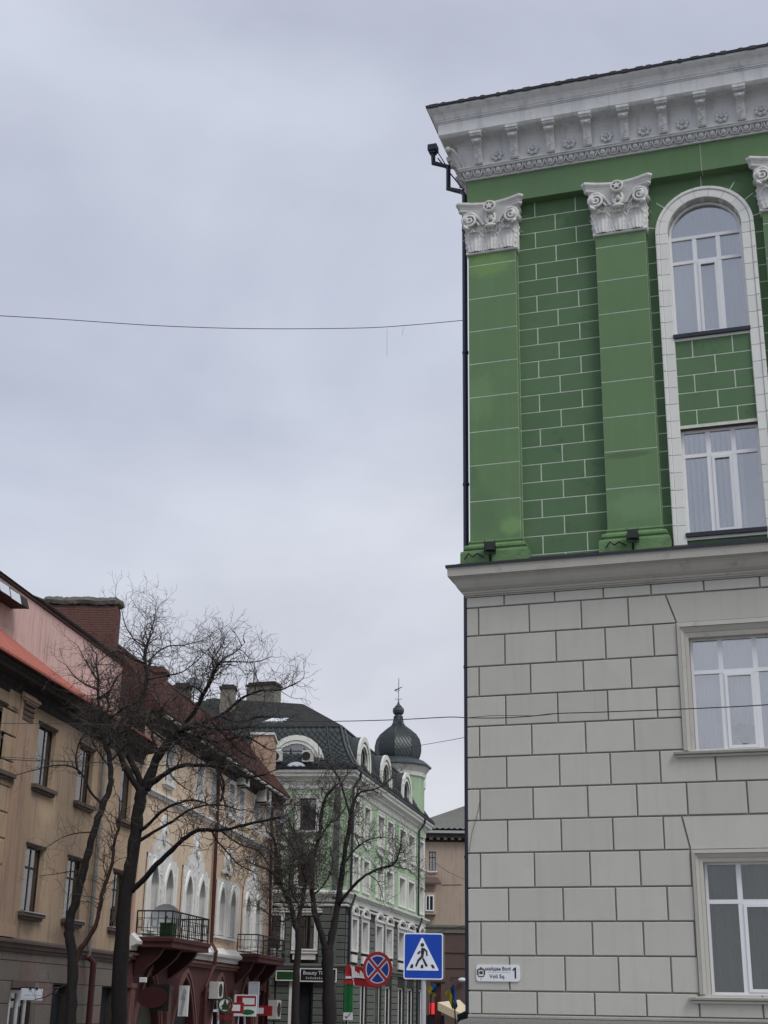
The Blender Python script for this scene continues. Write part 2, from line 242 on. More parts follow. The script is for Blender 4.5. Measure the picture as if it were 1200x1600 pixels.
# ------------------------------------------------------------------ mesh building
class MB:
    def __init__(s): s.v = []; s.f = []
    def add(s, vs, fs):
        o = len(s.v); s.v += [tuple(p) for p in vs]; s.f += [tuple(i + o for i in f) for f in fs]; return s
    def quad(s, a, b, c, d): return s.add([a, b, c, d], [(0, 1, 2, 3)])
    def box(s, x0, x1, y0, y1, z0, z1):
        return s.add([(x0, y0, z0), (x1, y0, z0), (x1, y1, z0), (x0, y1, z0), (x0, y0, z1), (x1, y0, z1), (x1, y1, z1), (x0, y1, z1)],
                     [(0, 3, 2, 1), (4, 5, 6, 7), (0, 1, 5, 4), (1, 2, 6, 5), (2, 3, 7, 6), (3, 0, 4, 7)])
    def pillow(s, x0, x1, y0, y1, z0, z1, b=0.008):
        """a block with its front (y0) edges eased"""
        P = [(x0, y1, z0), (x1, y1, z0), (x1, y1, z1), (x0, y1, z1), (x0, y0 + b, z0), (x1, y0 + b, z0), (x1, y0 + b, z1), (x0, y0 + b, z1),
             (x0 + b, y0, z0 + b), (x1 - b, y0, z0 + b), (x1 - b, y0, z1 - b), (x0 + b, y0, z1 - b)]
        return s.add(P, [(0, 1, 5, 4), (1, 2, 6, 5), (2, 3, 7, 6), (3, 0, 4, 7), (4, 5, 9, 8), (5, 6, 10, 9), (6, 7, 11, 10), (7, 4, 8, 11), (8, 9, 10, 11)])
    def prism(s, pts, y0, y1):
        """outline in x,z extruded along y"""
        n = len(pts)
        s.add([(x, y0, z) for x, z in pts] + [(x, y1, z) for x, z in pts],
              [tuple(range(n)), tuple(range(2 * n - 1, n - 1, -1))] + [(i, i + n, (i + 1) % n + n, (i + 1) % n) for i in range(n)])
        return s
    def ring(s, A, B, y0, y1, y0b=None):
        """ring between outline A (outer) and B (inner); y0 front, y1 back"""
        n = len(A); yb = y0 if y0b is None else y0b
        s.add([(x, y0, z) for x, z in A] + [(x, yb, z) for x, z in B] + [(x, y1, z) for x, z in A] + [(x, y1, z) for x, z in B],
              [(i, (i + 1) % n, (i + 1) % n + n, i + n) for i in range(n)] +
              [(i + 2 * n, (i + 1) % n + 2 * n, (i + 1) % n, i) for i in range(n)] +
              [(i + n, (i + 1) % n + n, (i + 1) % n + 3 * n, i + 3 * n) for i in range(n)])
        return s
    def sweep(s, path, prof, closed=False, cap=True):
        """profile (off, z) swept along plan path; off grows to the right-hand outward side"""
        n = len(path); cols = []
        for i, p in enumerate(path):
            p = Vector((p[0], p[1])); dirs = []
            if i > 0 or closed: dirs.append((p - Vector(path[i - 1][:2])).normalized())
            if i < n - 1 or closed: dirs.append((Vector(path[(i + 1) % n][:2]) - p).normalized())
            ns = [Vector((d.y, -d.x)) for d in dirs]
            nn = ns[0] if len(ns) == 1 else (ns[0] + ns[1]) / (1 + ns[0].dot(ns[1]))
            cols.append([(p.x + nn.x * o, p.y + nn.y * o, z) for o, z in prof])
        m = len(prof); vs = [v for c in cols for v in c]; fs = []
        for i in range(n if closed else n - 1):
            j = (i + 1) % n
            for k in range(m - 1): fs.append((i * m + k, j * m + k, j * m + k + 1, i * m + k + 1))
        if cap and not closed:
            fs.append(tuple(range(m))); fs.append(tuple((n - 1) * m + k for k in range(m - 1, -1, -1)))
        return s.add(vs, fs)
    def tube(s, pts, r, n=6, cap=True):
        pts = [Vector(p) for p in pts]; k = len(pts)
        rs = r if isinstance(r, (list, tuple)) else [r] * k
        t0 = (pts[1] - pts[0]).normalized()
        a = t0.orthogonal().normalized(); vs = []; fs = []
        for i, p in enumerate(pts):
            t = (pts[min(i + 1, k - 1)] - pts[max(i - 1, 0)])
            t = t.normalized() if t.length > 1e-9 else t0
            a = (a - t * a.dot(t)); a = a.normalized() if a.length > 1e-6 else t.orthogonal().normalized()
            b = t.cross(a)
            for j in range(n):
                w = 2 * pi * j / n; q = p + (a * cos(w) + b * sin(w)) * rs[i]; vs.append(tuple(q))
        for i in range(k - 1):
            for j in range(n):
                fs.append((i * n + j, i * n + (j + 1) % n, (i + 1) * n + (j + 1) % n, (i + 1) * n + j))
        if cap: fs.append(tuple(range(n - 1, -1, -1))); fs.append(tuple((k - 1) * n + j for j in range(n)))
        return s.add(vs, fs)
    def lathe(s, prof, n=16, c=(0, 0, 0), a0=0):
        vs = []; fs = []
        for r, z in prof:
            for j in range(n):
                w = 2 * pi * j / n + a0; vs.append((c[0] + r * cos(w), c[1] + r * sin(w), c[2] + z))
        for i in range(len(prof) - 1):
            for j in range(n): fs.append((i * n + j, i * n + (j + 1) % n, (i + 1) * n + (j + 1) % n, (i + 1) * n + j))
        return s.add(vs, fs)
    def ball(s, c, rx, ry, rz, n=8, m=5):
        vs = []; fs = []
        for i in range(m + 1):
            th = pi * i / m
            for j in range(n):
                w = 2 * pi * j / n; vs.append((c[0] + rx * sin(th) * cos(w), c[1] + ry * sin(th) * sin(w), c[2] + rz * cos(th)))
        for i in range(m):
            for j in range(n): fs.append((i * n + j, (i + 1) * n + j, (i + 1) * n + (j + 1) % n, i * n + (j + 1) % n))
        return s.add(vs, fs)
    def xf(s, mtx): s.v = [tuple(mtx @ Vector(p)) for p in s.v]; return s
    def mesh(s, name, m, smooth=False):
        me = bpy.data.meshes.new(name); me.from_pydata(s.v, [], s.f); me.validate()
        if m: me.materials.append(M[m] if isinstance(m, str) else m)
        if smooth: me.polygons.foreach_set('use_smooth', [True] * len(me.polygons))
        me.update(); return me

def place(name, me, parent=None, loc=(0, 0, 0), rz=0, rot=None, sc=None):
    o = bpy.data.objects.new(name, me); col.objects.link(o)
    if parent: o.parent = parent
    o.location = loc; o.rotation_euler = rot if rot else (0, 0, rz)
    if sc: o.scale = sc
    return o
def part(name, mb, m, parent=None, smooth=False, **k):
    return place(name, mb.mesh(name, m, smooth), parent, **k)
def tag(o, label=None, cat=None, group=None, kind=None):
    if label: o['label'] = label
    if cat: o['category'] = cat
    if group: o['group'] = group
    if kind: o['kind'] = kind
    return o
def thing(name, label, cat, loc=(0, 0, 0), rz=0, group=None):
    o = bpy.data.objects.new(name, None); col.objects.link(o)
    o.location = loc; o.rotation_euler = (0, 0, rz); o.empty_display_size = 0.5
    return tag(o, label, cat, group)
def copy_tree(o, parent=None):
    c = o.copy(); col.objects.link(c)
    if parent:
        c.parent = parent
    for ch in list(o.children): copy_tree(ch, c)
    return c
def text_mesh(txt, size, m, parent, loc, rot, name='lettering', depth=0.003, align='CENTER', sx=1.0):
    cu = bpy.data.curves.new('tmp', 'FONT'); cu.body = txt; cu.size = size; cu.extrude = depth; cu.align_x = align; cu.align_y = 'CENTER'
    cu.resolution_u = 2
    to = bpy.data.objects.new('tmp', cu); col.objects.link(to)
    dg = bpy.context.evaluated_depsgraph_get(); me = bpy.data.meshes.new_from_object(to.evaluated_get(dg))
    bpy.data.objects.remove(to); bpy.data.curves.remove(cu)
    me.name = name; me.materials.clear(); me.materials.append(M[m])
    return place(name, me, parent, loc=loc, rot=rot, sc=(sx, 1, 1))

def wob(path, step=1.15, amp=.0035, seed=1):
    """long runs of plaster are never dead straight"""
    r = random.Random(seed); out = [tuple(path[0])]
    for (x0, y0), (x1, y1) in zip(path, path[1:]):
        L_ = math.hypot(x1 - x0, y1 - y0); k = max(1, int(L_ / step)); nx, ny = (y1 - y0) / L_, -(x1 - x0) / L_
        for i in range(1, k): w = r.uniform(-amp, amp); out.append((x0 + (x1 - x0) * i / k + nx * w, y0 + (y1 - y0) * i / k + ny * w))
        out.append((x1, y1))
    return out

# outlines of window shapes (x,z), counter-clockwise from bottom-left
def outline(x0, x1, z0, z1, arch=None, i=0.0, n=12):
    x0 += i; x1 -= i; z0 += i
    if not arch: return [(x0, z0), (x1, z0), (x1, z1 - i), (x0, z1 - i)]
    c = (x0 + x1) / 2; hw = (x1 - x0) / 2
    if arch == 'round': zs = z1 - i - hw; f = lambda t: sqrt(max(0, 1 - t * t)) * hw
    elif arch == 'flat': 
        h = hw * 0.45; zs = z1 - i - h; f = lambda t: sqrt(max(0, 1 - t * t)) * h
    else:
        h = hw * 1.45; zs = z1 - i - h; f = lambda t: h * (1 - abs(t) ** 1.6) ** 0.85
    pts = [(x0, z0), (x1, z0)]
    for k in range(n + 1):
        t = cos(pi * k / n); pts.append((c + hw * t, zs + f(t)))
    return pts
def arch_rise(x0, x1, arch):
    hw = (x1 - x0) / 2
    return {None: 0, 'round': hw, 'flat': hw * .45, 'gothic': hw * 1.45}[arch]
def wall(x0, x1, z0, z1, holes, depth=0.2, y=0.0):
    """wall face with real openings (x0,x1,z0,z1,arch) and their reveals"""
    mb = MB(); xs = sorted({x0, x1, *[h[0] for h in holes], *[h[1] for h in holes]}); zs = sorted({z0, z1, *[h[2] for h in holes], *[h[3] for h in holes]})
    xs = [x for x in xs if x0 <= x <= x1]; zs = [z for z in zs if z0 <= z <= z1]
    for a, b in zip(xs, xs[1:]):
        for c, d in zip(zs, zs[1:]):
            mx_, mz = (a + b) / 2, (c + d) / 2
            if not any(h[0] < mx_ < h[1] and h[2] < mz < h[3] for h in holes):
                mb.quad((a, y, c), (b, y, c), (b, y, d), (a, y, d))
    for h in holes:
        ar = h[4] if len(h) > 4 else None
        O = outline(h[0], h[1], h[2], h[3], ar); n = len(O)
        for i in range(n):
            p, q = O[i], O[(i + 1) % n]; mb.quad((q[0], y, q[1]), (p[0], y, p[1]), (p[0], y + depth, p[1]), (q[0], y + depth, q[1]))
        if ar:
            A = O[2:]
            for p, q in zip(A, A[1:]):
                if abs(p[1] - h[3]) + abs(q[1] - h[3]) > 1e-6 and abs(p[0] - q[0]) > 1e-6:
                    mb.quad((q[0], y, q[1]), (p[0], y, p[1]), (p[0], y, h[3]), (q[0], y, h[3]))
    return mb
# ================================================================== GROUND
def sheet(name, pts, z, m, kind='structure'):
    mb = MB(); mb.add([(x, y, z) for x, y in pts], [tuple(range(len(pts)))]); return tag(part(name, mb, m), kind=kind)
sheet('ground', [(-500, -300), (500, -300), (500, 900), (-500, 900)], -0.14, 'earth')
sheet('road', [(-5.2, -40), (6.5, -40), (9.5, 20), (3.0, 24), (11.0, 70), (24.5, 140), (13.5, 140), (2.6, 74), (-6.5, 74), (-4.2, 38), (-14, -40)], -0.12, 'asphalt')
def slab(name, pts, z0, z1, m):
    n = len(pts); mb = MB()
    mb.add([(x, y, z0) for x, y in pts] + [(x, y, z1) for x, y in pts], [tuple(range(n, 2 * n))] + [(i, (i + 1) % n, (i + 1) % n + n, i + n) for i in range(n)])
    return tag(part(name, mb, m), kind='structure')
slab('pavement', [(-22, 10), (-11.5, 10), (-6.1, 40), (-1.6, 68), (-6, 73), (-14, 72), (-12, 40)], -0.13, 0.0, 'paving')
slab('pavement', [(-2.5, 14), (8, 14), (14, 20), (14, 25), (3.5, 26.2), (1.2, 25.5), (-2.5, 20)], -0.13, 0.0, 'paving')
for k in range(7):
    sheet('crossing_stripe', [(-9 + k * 1.0, 27), (-8.5 + k * 1.0, 27), (-8.3 + k * 1.0, 31), (-8.8 + k * 1.0, 31)], -0.116, 'road_paint')

# ================================================================== CORNER BUILDING
YAW = R(-18.04)
CO = Vector((1.606, 25.0, 0))
bld = thing('corner_building', 'big corner building, grey blocks below and green pilastered storeys with white capitals above', 'building', CO, YAW)
DEP = 15.0; LEN = 13.0
LW = (4.10, 5.74, 1.94, 4.14); UW = (4.09, 5.74, 5.95, 8.03)          # openings in the grey wall
LW2 = (8.9, 10.54, 1.94, 4.14); UW2 = (8.9, 10.54, 5.95, 8.03)
mb = wall(0.02, LEN, 1.5, 9.2, [LW, UW, LW2, UW2], 0.30, 0.045)
mb.quad((0.02, DEP, 0), (0.02, 0.045, 0), (0.02, 0.045, 9.6), (0.02, DEP, 9.6))
mb.quad((LEN, 0.028, 0), (LEN, DEP, 0), (LEN, DEP, 19.4), (LEN, 0.25, 19.4))
mb.quad((LEN, DEP, 0), (0.02, DEP, 0), (0.02, DEP, 19.4), (LEN, DEP, 19.4))
part('wall', mb, 'grey_joint', bld)
# --- blocks of the grey wall
A_J = [0.0, 0.225, 1.198, 2.178, 3.042, 3.90, 4.91, 5.92, 6.90, 7.88, 8.70, 9.70, 10.74, 11.7, 12.99]
B_J = [0.0, 0.725, 1.690, 2.600, 3.472, 4.42, 5.40, 6.40, 7.38, 8.30, 9.2, 10.2, 11.2, 12.2, 12.99]
ROWS = [(1.573, 1.952, 0), (1.952, 2.53, 1), (2.53, 3.095, 0), (3.095, 3.665, 1), (3.665, 4.268, 0), (4.268, 4.84, 1), (4.84, 5.402, 0),
        (5.402, 5.975, 1), (5.975, 6.543, 0), (6.543, 7.10, 1), (7.10, 7.668, 0), (7.668, 8.262, 1), (8.262, 8.812, 0), (8.812, 9.028, 1)]
rnd = random.Random(5)
def blk(x0, x1, z0, z1):
    g = 0.0135
    mb = MB().pillow(x0 + (g if x0 > 0.01 else -0.0), x1 - g, -0.004 * rnd.random(), 0.055, z0 + g, z1 - g, 0.009)
    part('block', mb, 'grey_block', bld)
KX = {0: 3.915, 1: 3.895}
for z0, z1, ty in ROWS:
    J = (A_J, B_J)[ty]
    gaps = []
    if z0 < 4.2 and z1 > 1.96: gaps = [(3.925, 5.915), (8.725, 10.715)]
    if 5.99 > z0 > 5.9 or (6.0 < z0 < 8.2): gaps = [(3.90, 5.93), (8.70, 10.73)]
    if 4.2 < z0 < 4.3: gaps = [(3.81, 6.02), (8.62, 10.82)]
    if 8.2 < z0 < 8.3: gaps = [(3.80, 6.03), (8.61, 10.83)]
    segs = []
    for a, b in zip(J, J[1:]):
        parts_ = [(a, b)]
        for g0, g1 in gaps:
            nx = []
            for p, q in parts_:
                if q <= g0 or p >= g1: nx.append((p, q)); continue
                if p < g0: nx.append((p, g0))
                if q > g1: nx.append((g1, q))
            parts_ = nx
        segs += [s for s in parts_ if s[1] - s[0] > 0.09]
    for a, b in segs:
        sl = None
        if gaps and z0 > 8.2 and z0 < 8.3: sl = (3.895, 3.73, 5.935, 6.10)
        if gaps and 4.2 < z0 < 4.3: sl = (3.905, 3.795, 5.925, 6.035)
        if sl and (abs(b - gaps[0][0]) < .01 or abs(a - gaps[0][1]) < .01):
            g = .017
            if abs(b - gaps[0][0]) < .01: Pq = [(a + g, z0 + g), (sl[0] - g, z0 + g), (sl[1] - g, z1 - g), (a + g, z1 - g)]
            else: Pq = [(sl[2] + g, z0 + g), (b - g, z0 + g), (b - g, z1 - g), (sl[3] + g, z1 - g)]
            part('block', MB().prism(Pq, -.001, .05), 'grey_block', bld); continue
        blk(a, b, z0, z1)
for cx in (4.915, 9.72):      # the splayed lintel stones above both windows
    for z0, z1, w0, w1 in ((4.268, 4.84, 1.01, 1.12), (8.262, 8.812, 1.02, 1.185)):
        g = 0.017; t = 0.0
        P = [(cx - w0 + g, z0 + g * .5), (cx + w0 - g, z0 + g * .5), (cx + w1 - g, z1 - g), (cx - w1 + g, z1 - g)]
        part('lintel_block', MB().prism(P, -0.001, 0.055), 'grey_block', bld)
# side wall blocks
for z0, z1, ty in ROWS:
    for k in range(15):
        y0 = 0.03 + k * 0.98 + (0.5 if ty and k else 0); y1 = 0.03 + (k + 1) * 0.98 + (0.5 if ty else 0)
        if y1 > DEP: continue
        mbb = MB().pillow(0, 0.93, 0, 0.05, 0, z1 - z0 - 0.034, 0.01)
        if k < 3: part('block', mbb, 'grey_block', bld, loc=(0.0, y1 - 0.02, z0 + 0.017), rz=R(-90))
# --- plinth of rough granite
mb = MB().sweep([(0, DEP), (0, 0), (LEN, 0)], [(0, 0), (0.16, 0), (0.16, 1.40), (0.12, 1.47), (0.02, 1.50), (0.0, 1.52)])
part('plinth', mb, 'granite', bld)
part('plinth_moulding', MB().sweep([(0, 6), (0, 0), (LEN, 0)], [(0.0, 1.522), (.012, 1.522), (.012, 1.552), (.004, 1.57), (0.0, 1.572)]), 'grey_joint', bld)

# --- windows
def curtain(x0, x1, z0, z1, y, m, folds=15, amp=0.05, parent=None, name='curtain', seed=0):
    r = random.Random(seed); n = folds * 4; vs = []; fs = []; ph = 0
    for i in range(n + 1):
        t = i / n; ph += (0.8 + 0.8 * r.random()) * 2 * pi * folds / n
        yy = y + amp * sin(ph); x = x0 + (x1 - x0) * t
        vs += [(x, yy, z0), (x + 0.006 * sin(ph * .5), y + amp * .8 * sin(ph + .3), (z0 + z1) / 2), (x, y + amp * .55 * sin(ph + .5), z1)]
    for i in range(n):
        for k in range(2): a = i * 3 + k; fs.append((a, a + 3, a + 4, a + 1))
    return part(name, MB().add(vs, fs), m, parent, smooth=True)
def big_window(x0, x1, z0, z1, zt, mull, yg, gl='glass', arch=None, curt='curtain_blue', blinds=False, inner='interior', seed=0, ztop2=None, sash=True):
    """white plastic window: outer frame, two mullions, a transom, an opening sash in the middle"""
    fr = part('window', MB().ring(outline(x0, x1, z0, z1, arch, 0.002), outline(x0, x1, z0, z1, arch, 0.05), yg - 0.03, yg + 0.04), 'pvc', bld)
    mb = MB()
    mb.box(x0 + .045, x1 - .045, yg - 0.025, yg + 0.03, zt - 0.035, zt + 0.035)
    top = ztop2 if ztop2 else z1 - 0.04
    if ztop2: mb.box(x0 + .045, x1 - .045, yg - 0.027, yg + 0.03, ztop2 - 0.035, ztop2 + 0.035)
    part('transom', mb, 'pvc', fr)
    for m_ in mull:
        part('mullion', MB().box(m_ - 0.042, m_ + 0.042, yg - 0.022, yg + 0.028, z0 + .045, top), 'pvc', fr)
    a, b = mull
    if sash:
        part('sash', MB().ring(outline(a + .044, b - .044, z0 + .052, zt - .037), outline(a + .044, b - .044, z0 + .052, zt - .037, None, .052), yg - 0.04, yg + 0.0), 'pvc', fr)
    rp_ = random.Random(seed * 7 + 1)
    xs_ = [x0 + .03, mull[0], mull[1], x1 - .03]
    def pane(P):
        c_ = Vector((sum(p[0] for p in P) / len(P), yg + .007, sum(p[1] for p in P) / len(P)))
        place('pane', MB().prism([(p[0] - c_.x, p[1] - c_.z) for p in P], -.003, .003).mesh('pane', gl), fr, tuple(c_), rot=(R(rp_.uniform(-.7, .7)), 0, R(rp_.uniform(-.9, .9))))
    ztt = ztop2 if ztop2 else z1 - .03
    for q in range(3):
        pane([(xs_[q] + .01, z0 + .04), (xs_[q + 1] - .01, z0 + .04), (xs_[q + 1] - .01, zt - .01), (xs_[q] + .01, zt - .01)])
        pane([(xs_[q] + .01, zt + .01), (xs_[q + 1] - .01, zt + .01), (xs_[q + 1] - .01, ztt - .01), (xs_[q] + .01, ztt - .01)])
    if ztop2: pane([(x0 + .03, ztop2 + .01), (x1 - .03, ztop2 + .01)] + [p for p in outline(x0, x1, z0, z1, arch, .03)[2:] if p[1] > ztop2 + .01])
    if blinds:
        xs = x0 + 0.05; k = 0; mbb = MB()
        while xs < x1 - 0.36:
            mbb.add([(xs, yg + .05, z0 + .02), (xs + .062, yg + .08, z0 + .02), (xs + .062, yg + .08, z1 - .02), (xs, yg + .05, z1 - .02)], [(0, 1, 2, 3)]); xs += 0.098
        part('vertical_blind', mbb, 'blind', bld)
    else:
        curtain(x0 + .02, x1 - .02, z0 + .01, z1 - .02, yg + (0.16 if seed == 6 else 0.075), curt, parent=bld, seed=seed)
    d = yg + 0.9
    mb = MB(); mb.add([(x0 - .4, yg + .05, z0 - .2), (x1 + .4, yg + .05, z0 - .2), (x1 + .4, d, z0 - .2), (x0 - .4, d, z0 - .2), (x0 - .4, yg + .05, z1 + .3), (x1 + .4, yg + .05, z1 + .3), (x1 + .4, d, z1 + .3), (x0 - .4, d, z1 + .3)],
                      [(0, 1, 2, 3), (4, 7, 6, 5), (1, 2, 6, 5), (2, 3, 7, 6), (3, 0, 4, 7)])
    part('room', mb, inner, bld)
    return fr
def surround(x0, x1, z0, z1, xo0, xo1, zo1, sill):
    O = [(xo0, z0), (xo0, zo1), (xo1, zo1), (xo1, z0)]; I = [(x0, z0), (x0, z1), (x1, z1), (x1, z0)]
    def band(t0, t1, y0, y1, name):
        L = lambda t: [(a[0] + (b[0] - a[0]) * t, a[1] + (b[1] - a[1]) * t) for a, b in zip(O, I)]
        A, B = L(t0), L(t1); mb = MB(); n = 4
        mb.add([(x, y0[0], z) for x, z in A] + [(x, y0[1], z) for x, z in B] + [(x, y1, z) for x, z in A] + [(x, y1, z) for x, z in B],
               [(i, i + 1, i + 1 + n, i + n) for i in range(3)] + [(i + 2 * n, i + 1 + 2 * n, i + 1, i) for i in range(3)] + [(i + n, i + 1 + n, i + 1 + 3 * n, i + 3 * n) for i in range(3)])
        part(name, mb, 'grey_trim', bld)
    band(0.0, 0.30, (-0.035, -0.045), 0.06, 'architrave')
    band(0.32, 0.66, (-0.028, 0.012), 0.06, 'architrave')
    band(0.68, 1.0, (0.012, 0.03), 0.26, 'architrave')
    mb = MB().sweep([(xo0 - .075, 0.05), (xo0 - .075, -0.0), (xo1 + .075, -0.0), (xo1 + .075, 0.05)], [(0.0, sill - 0.035), (.05, sill - .035), (.06, sill + 0.0), (.035, sill + .008), (.09, sill + .022), (.10, sill + .055), (0.0, sill + .075)])
    mb.box(xo0 - .075, xo1 + .075, 0.0, 0.2, sill + .03, sill + .074)
    part('sill', mb, 'grey_trim', bld)
for dx, sd_ in ((0, 1), (4.8, 2)):
    surround(4.10 + dx, 5.74 + dx, 1.94, 4.06, 3.92 + dx, 5.92 + dx, 4.262, 1.835)
    surround(4.09 + dx, 5.74 + dx, 5.95, 7.98, 3.895 + dx, 5.935 + dx, 8.255, 5.865)
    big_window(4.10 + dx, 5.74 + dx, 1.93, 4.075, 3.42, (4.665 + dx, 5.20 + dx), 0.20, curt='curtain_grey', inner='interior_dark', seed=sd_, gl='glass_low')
    big_window(4.09 + dx, 5.74 + dx, 5.945, 8.0, 7.37, (4.615 + dx, 5.21 + dx), 0.20, curt='curtain_blue', seed=sd_ + 5)
# house plant behind the middle sash
hp = thing('house_plant', 'small dark leafy plant behind the middle sash of the upper grey-wall window', 'plant', bld.matrix_world @ Vector((0, 0, 0)))
hp.location = CO + Vector((cos(YAW) * 4.93 - sin(YAW) * 0.27, sin(YAW) * 4.93 + cos(YAW) * 0.27, 5.96))
hp.rotation_euler = (0, 0, YAW)
part('pot', MB().lathe([(0, 0), (.06, 0), (.08, .12), (.07, .12), (0, .1)], 10), 'stone_brown', hp)
r = random.Random(3)
for k in range(11):
    a = r.uniform(0, 2 * pi); l = r.uniform(.18, .34); h = r.uniform(.14, .40); w = .06
    P = []
    for i in range(5):
        t = i / 4; rr = l * t * .62; zz = .1 + h * sin(t * 2.3); ww = w * sin(pi * (0.08 + t * .9))
        P += [(rr * cos(a) - ww * .7, .1 * rr * sin(a), zz - ww * .6), (rr * cos(a) + ww * .7, .1 * rr * sin(a), zz + ww * .6)]
    P = [(x if abs(x) > .0 else x, y, z) for x, y, z in P]
    part('leaf', MB().add(P, [(2 * i, 2 * i + 1, 2 * i + 3, 2 * i + 2) for i in range(4)]), 'leaf', hp)

# --- the ledge between grey and green
ring2 = wob([(0, DEP), (0, 0), (LEN, 0)], seed=3)
part('ledge', MB().sweep(ring2, [(0, 9.022), (.018, 9.022), (.018, 9.05), (.05, 9.052), (.05, 9.075), (.07, 9.085), (.075, 9.12), (.10, 9.135), (.145, 9.175), (.175, 9.23), (.20, 9.30), (.235, 9.345), (.27, 9.36), (.27, 9.378), (.30, 9.38), (.305, 9.575), (.0, 9.60)]), 'grey_trim', bld)
part('ledge_flashing', MB().sweep(ring2, [(.285, 9.572), (.335, 9.552), (.335, 9.60), (.24, 9.625), (-.02, 9.74), (-.3, 9.74)]), 'dark_metal', bld)

# --- green storeys
PY = 0.20          # wall face behind the pilasters
PIL = [(0.07, 1.075), (2.73, 3.735), (6.02, 7.03), (8.68, 9.69), (11.9, 12.9)]
HW = [(4.17, 5.60, 10.0, 12.10), (4.17, 5.60, 14.0, 17.045, 'round')]
PANEL = (4.17, 5.60, 12.13, 13.95)
mb = wall(0.08, LEN, 9.6, 18.3, [(3.925, 5.845, 9.62, 17.30, 'round')], 0.02, PY + 0.003)
mb.quad((0.08, DEP, 9.6), (0.08, PY + .012, 9.6), (0.08, PY + .012, 18.3), (0.08, DEP, 18.3))
part('green_wall', mb, 'joint_white', bld)
zj = [9.842 + .3717 * k for k in range(-1, 23)]
def panelbrick(x0, x1, z0, z1, y, m='green_dark', g=0.0115):
    if x1 - x0 < 0.03 or z1 - z0 < .03: return
    part('brick', MB().pillow(x0 + g, x1 - g, y - 0.004, y + 0.0025, z0 + g, z1 - g, 0.003), m, bld)
for bay in ((1.075, 2.73), (7.03, 8.68)):
    o = bay[0] - 1.075
    for k, (a, b) in enumerate(zip(zj, zj[1:])):
        if a > 17.7: break
        a = max(a, 9.66); ev = (k - 1) % 2 == 0
        xs = [bay[0]] + ([1.46 + o, 2.315 + o] if ev else [1.885 + o]) + [bay[1]]
        for p, q in zip(xs, xs[1:]): panelbrick(p, q, a, min(b, 17.75), PY)
for x0, x1 in ((3.735, 3.925), (5.845, 6.02)):
    for a, b in zip(zj, zj[1:]):
        if a > 16.3: break
        panelbrick(x0, x1, max(a, 9.66), min(b, 16.34), PY)
# spandrel round the arch, cut by spreading joints
cx, zs, ro = 4.885, 16.335, 0.965
def spand(a0, a1):
    g = 0.021; n = 5; pin = []
    A0, A1 = a0 + g / 1.1, a1 - g / 1.1
    for i in range(n + 1):
        w = A0 + (A1 - A0) * i / n; pin.append((cx + (ro + .004) * cos(w), zs + (ro + .004) * sin(w)))
    def outp(w):
        c, s_ = cos(w), sin(w); t = 9
        if c > 1e-6: t = min(t, (6.02 - cx) / c)
        if c < -1e-6: t = min(t, (3.735 - cx) / c)
        if s_ > 1e-6: t = min(t, (17.62 - zs) / s_)
        return (cx + t * c, zs + t * s_)
    po = [outp(A1)]
    for ca in ((6.02, 17.62), (3.735, 17.62)):
        w = math.atan2(ca[1] - zs, ca[0] - cx)
        if A0 < w < A1: po.append(ca)
    po.append(outp(A0))
    part('brick', MB().prism((pin + po)[::-1], PY - .003, PY + .0025), 'green_dark', bld)
spand(-.02, pi / 2 + .01); spand(pi / 2 - .01, pi + .02)
for dg_, ln in ((12, .20), (36, .26), (58, .26), (88, .09), (112, .10), (138, .26), (166, .24)):
    a = R(dg_); ca, sa = cos(a), sin(a); r0_, r1_ = ro + .002, min(ro + ln, (.85 if ca > 0 else 1.13) / max(abs(ca), .01) * 1.3 + .0)
    hwid = .010
    part('arch_joint', MB().prism([(cx + r0_ * ca + hwid * sa, zs + r0_ * sa - hwid * ca), (cx + r1_ * ca + hwid * sa, zs + r1_ * sa - hwid * ca), (cx + r1_ * ca - hwid * sa, zs + r1_ * sa + hwid * ca), (cx + r0_ * ca - hwid * sa, zs + r0_ * sa + hwid * ca)][::-1], PY - .008, PY - .001), 'joint_white', bld)
# other bays beyond the frame keep plain bricks
for k, (a, b) in enumerate(zip(zj, zj[1:])):
    if a > 17.7: break
    for p in range(3): panelbrick(9.69 + p * .735, 9.69 + (p + 1) * .735, max(a, 9.66), min(b, 17.75), PY)

# pilasters: bands with white lines between
bz = [10.14, 10.965, 11.72, 12.44, 13.195, 13.94, 14.68, 15.43, 16.20, 16.50]
for i, (x0, x1) in enumerate(PIL):
    core = part('pilaster', MB().box(x0 + .003, x1 - .003, 0.003, PY + .02, 9.62, 17.7), 'joint_white', bld)
    for a, b in zip(bz, bz[1:]):
        g = .0095; mb = MB(); z0, z1 = a + g, b - g
        P = [(x0, PY, z0), (x0, .008, z0), (x0 + .008, 0, z0), (x1 - .008, 0, z0), (x1, .008, z0), (x1, PY, z0)]
        n = 6; mb.add(P + [(x, y, z1) for x, y, _ in P], [(k, k + 1, k + 1 + n, k + n) for k in range(5)] + [tuple(range(n))[::-1], tuple(range(n, 2 * n))])
        part('band', mb, 'green_light', core)
    part('base', MB().sweep([(x0, PY + .01), (x0, 0), (x1, 0), (x1, PY + .01)], [(0, 10.15), (.022, 10.145), (.028, 10.11), (.012, 10.095), (.02, 10.06), (.075, 10.045), (.105, 10.01), (.105, 9.97), (.075, 9.94), (.09, 9.925), (.145, 9.90), (.155, 9.86), (.155, 9.66), (0, 9.66)]), 'green_base', core)

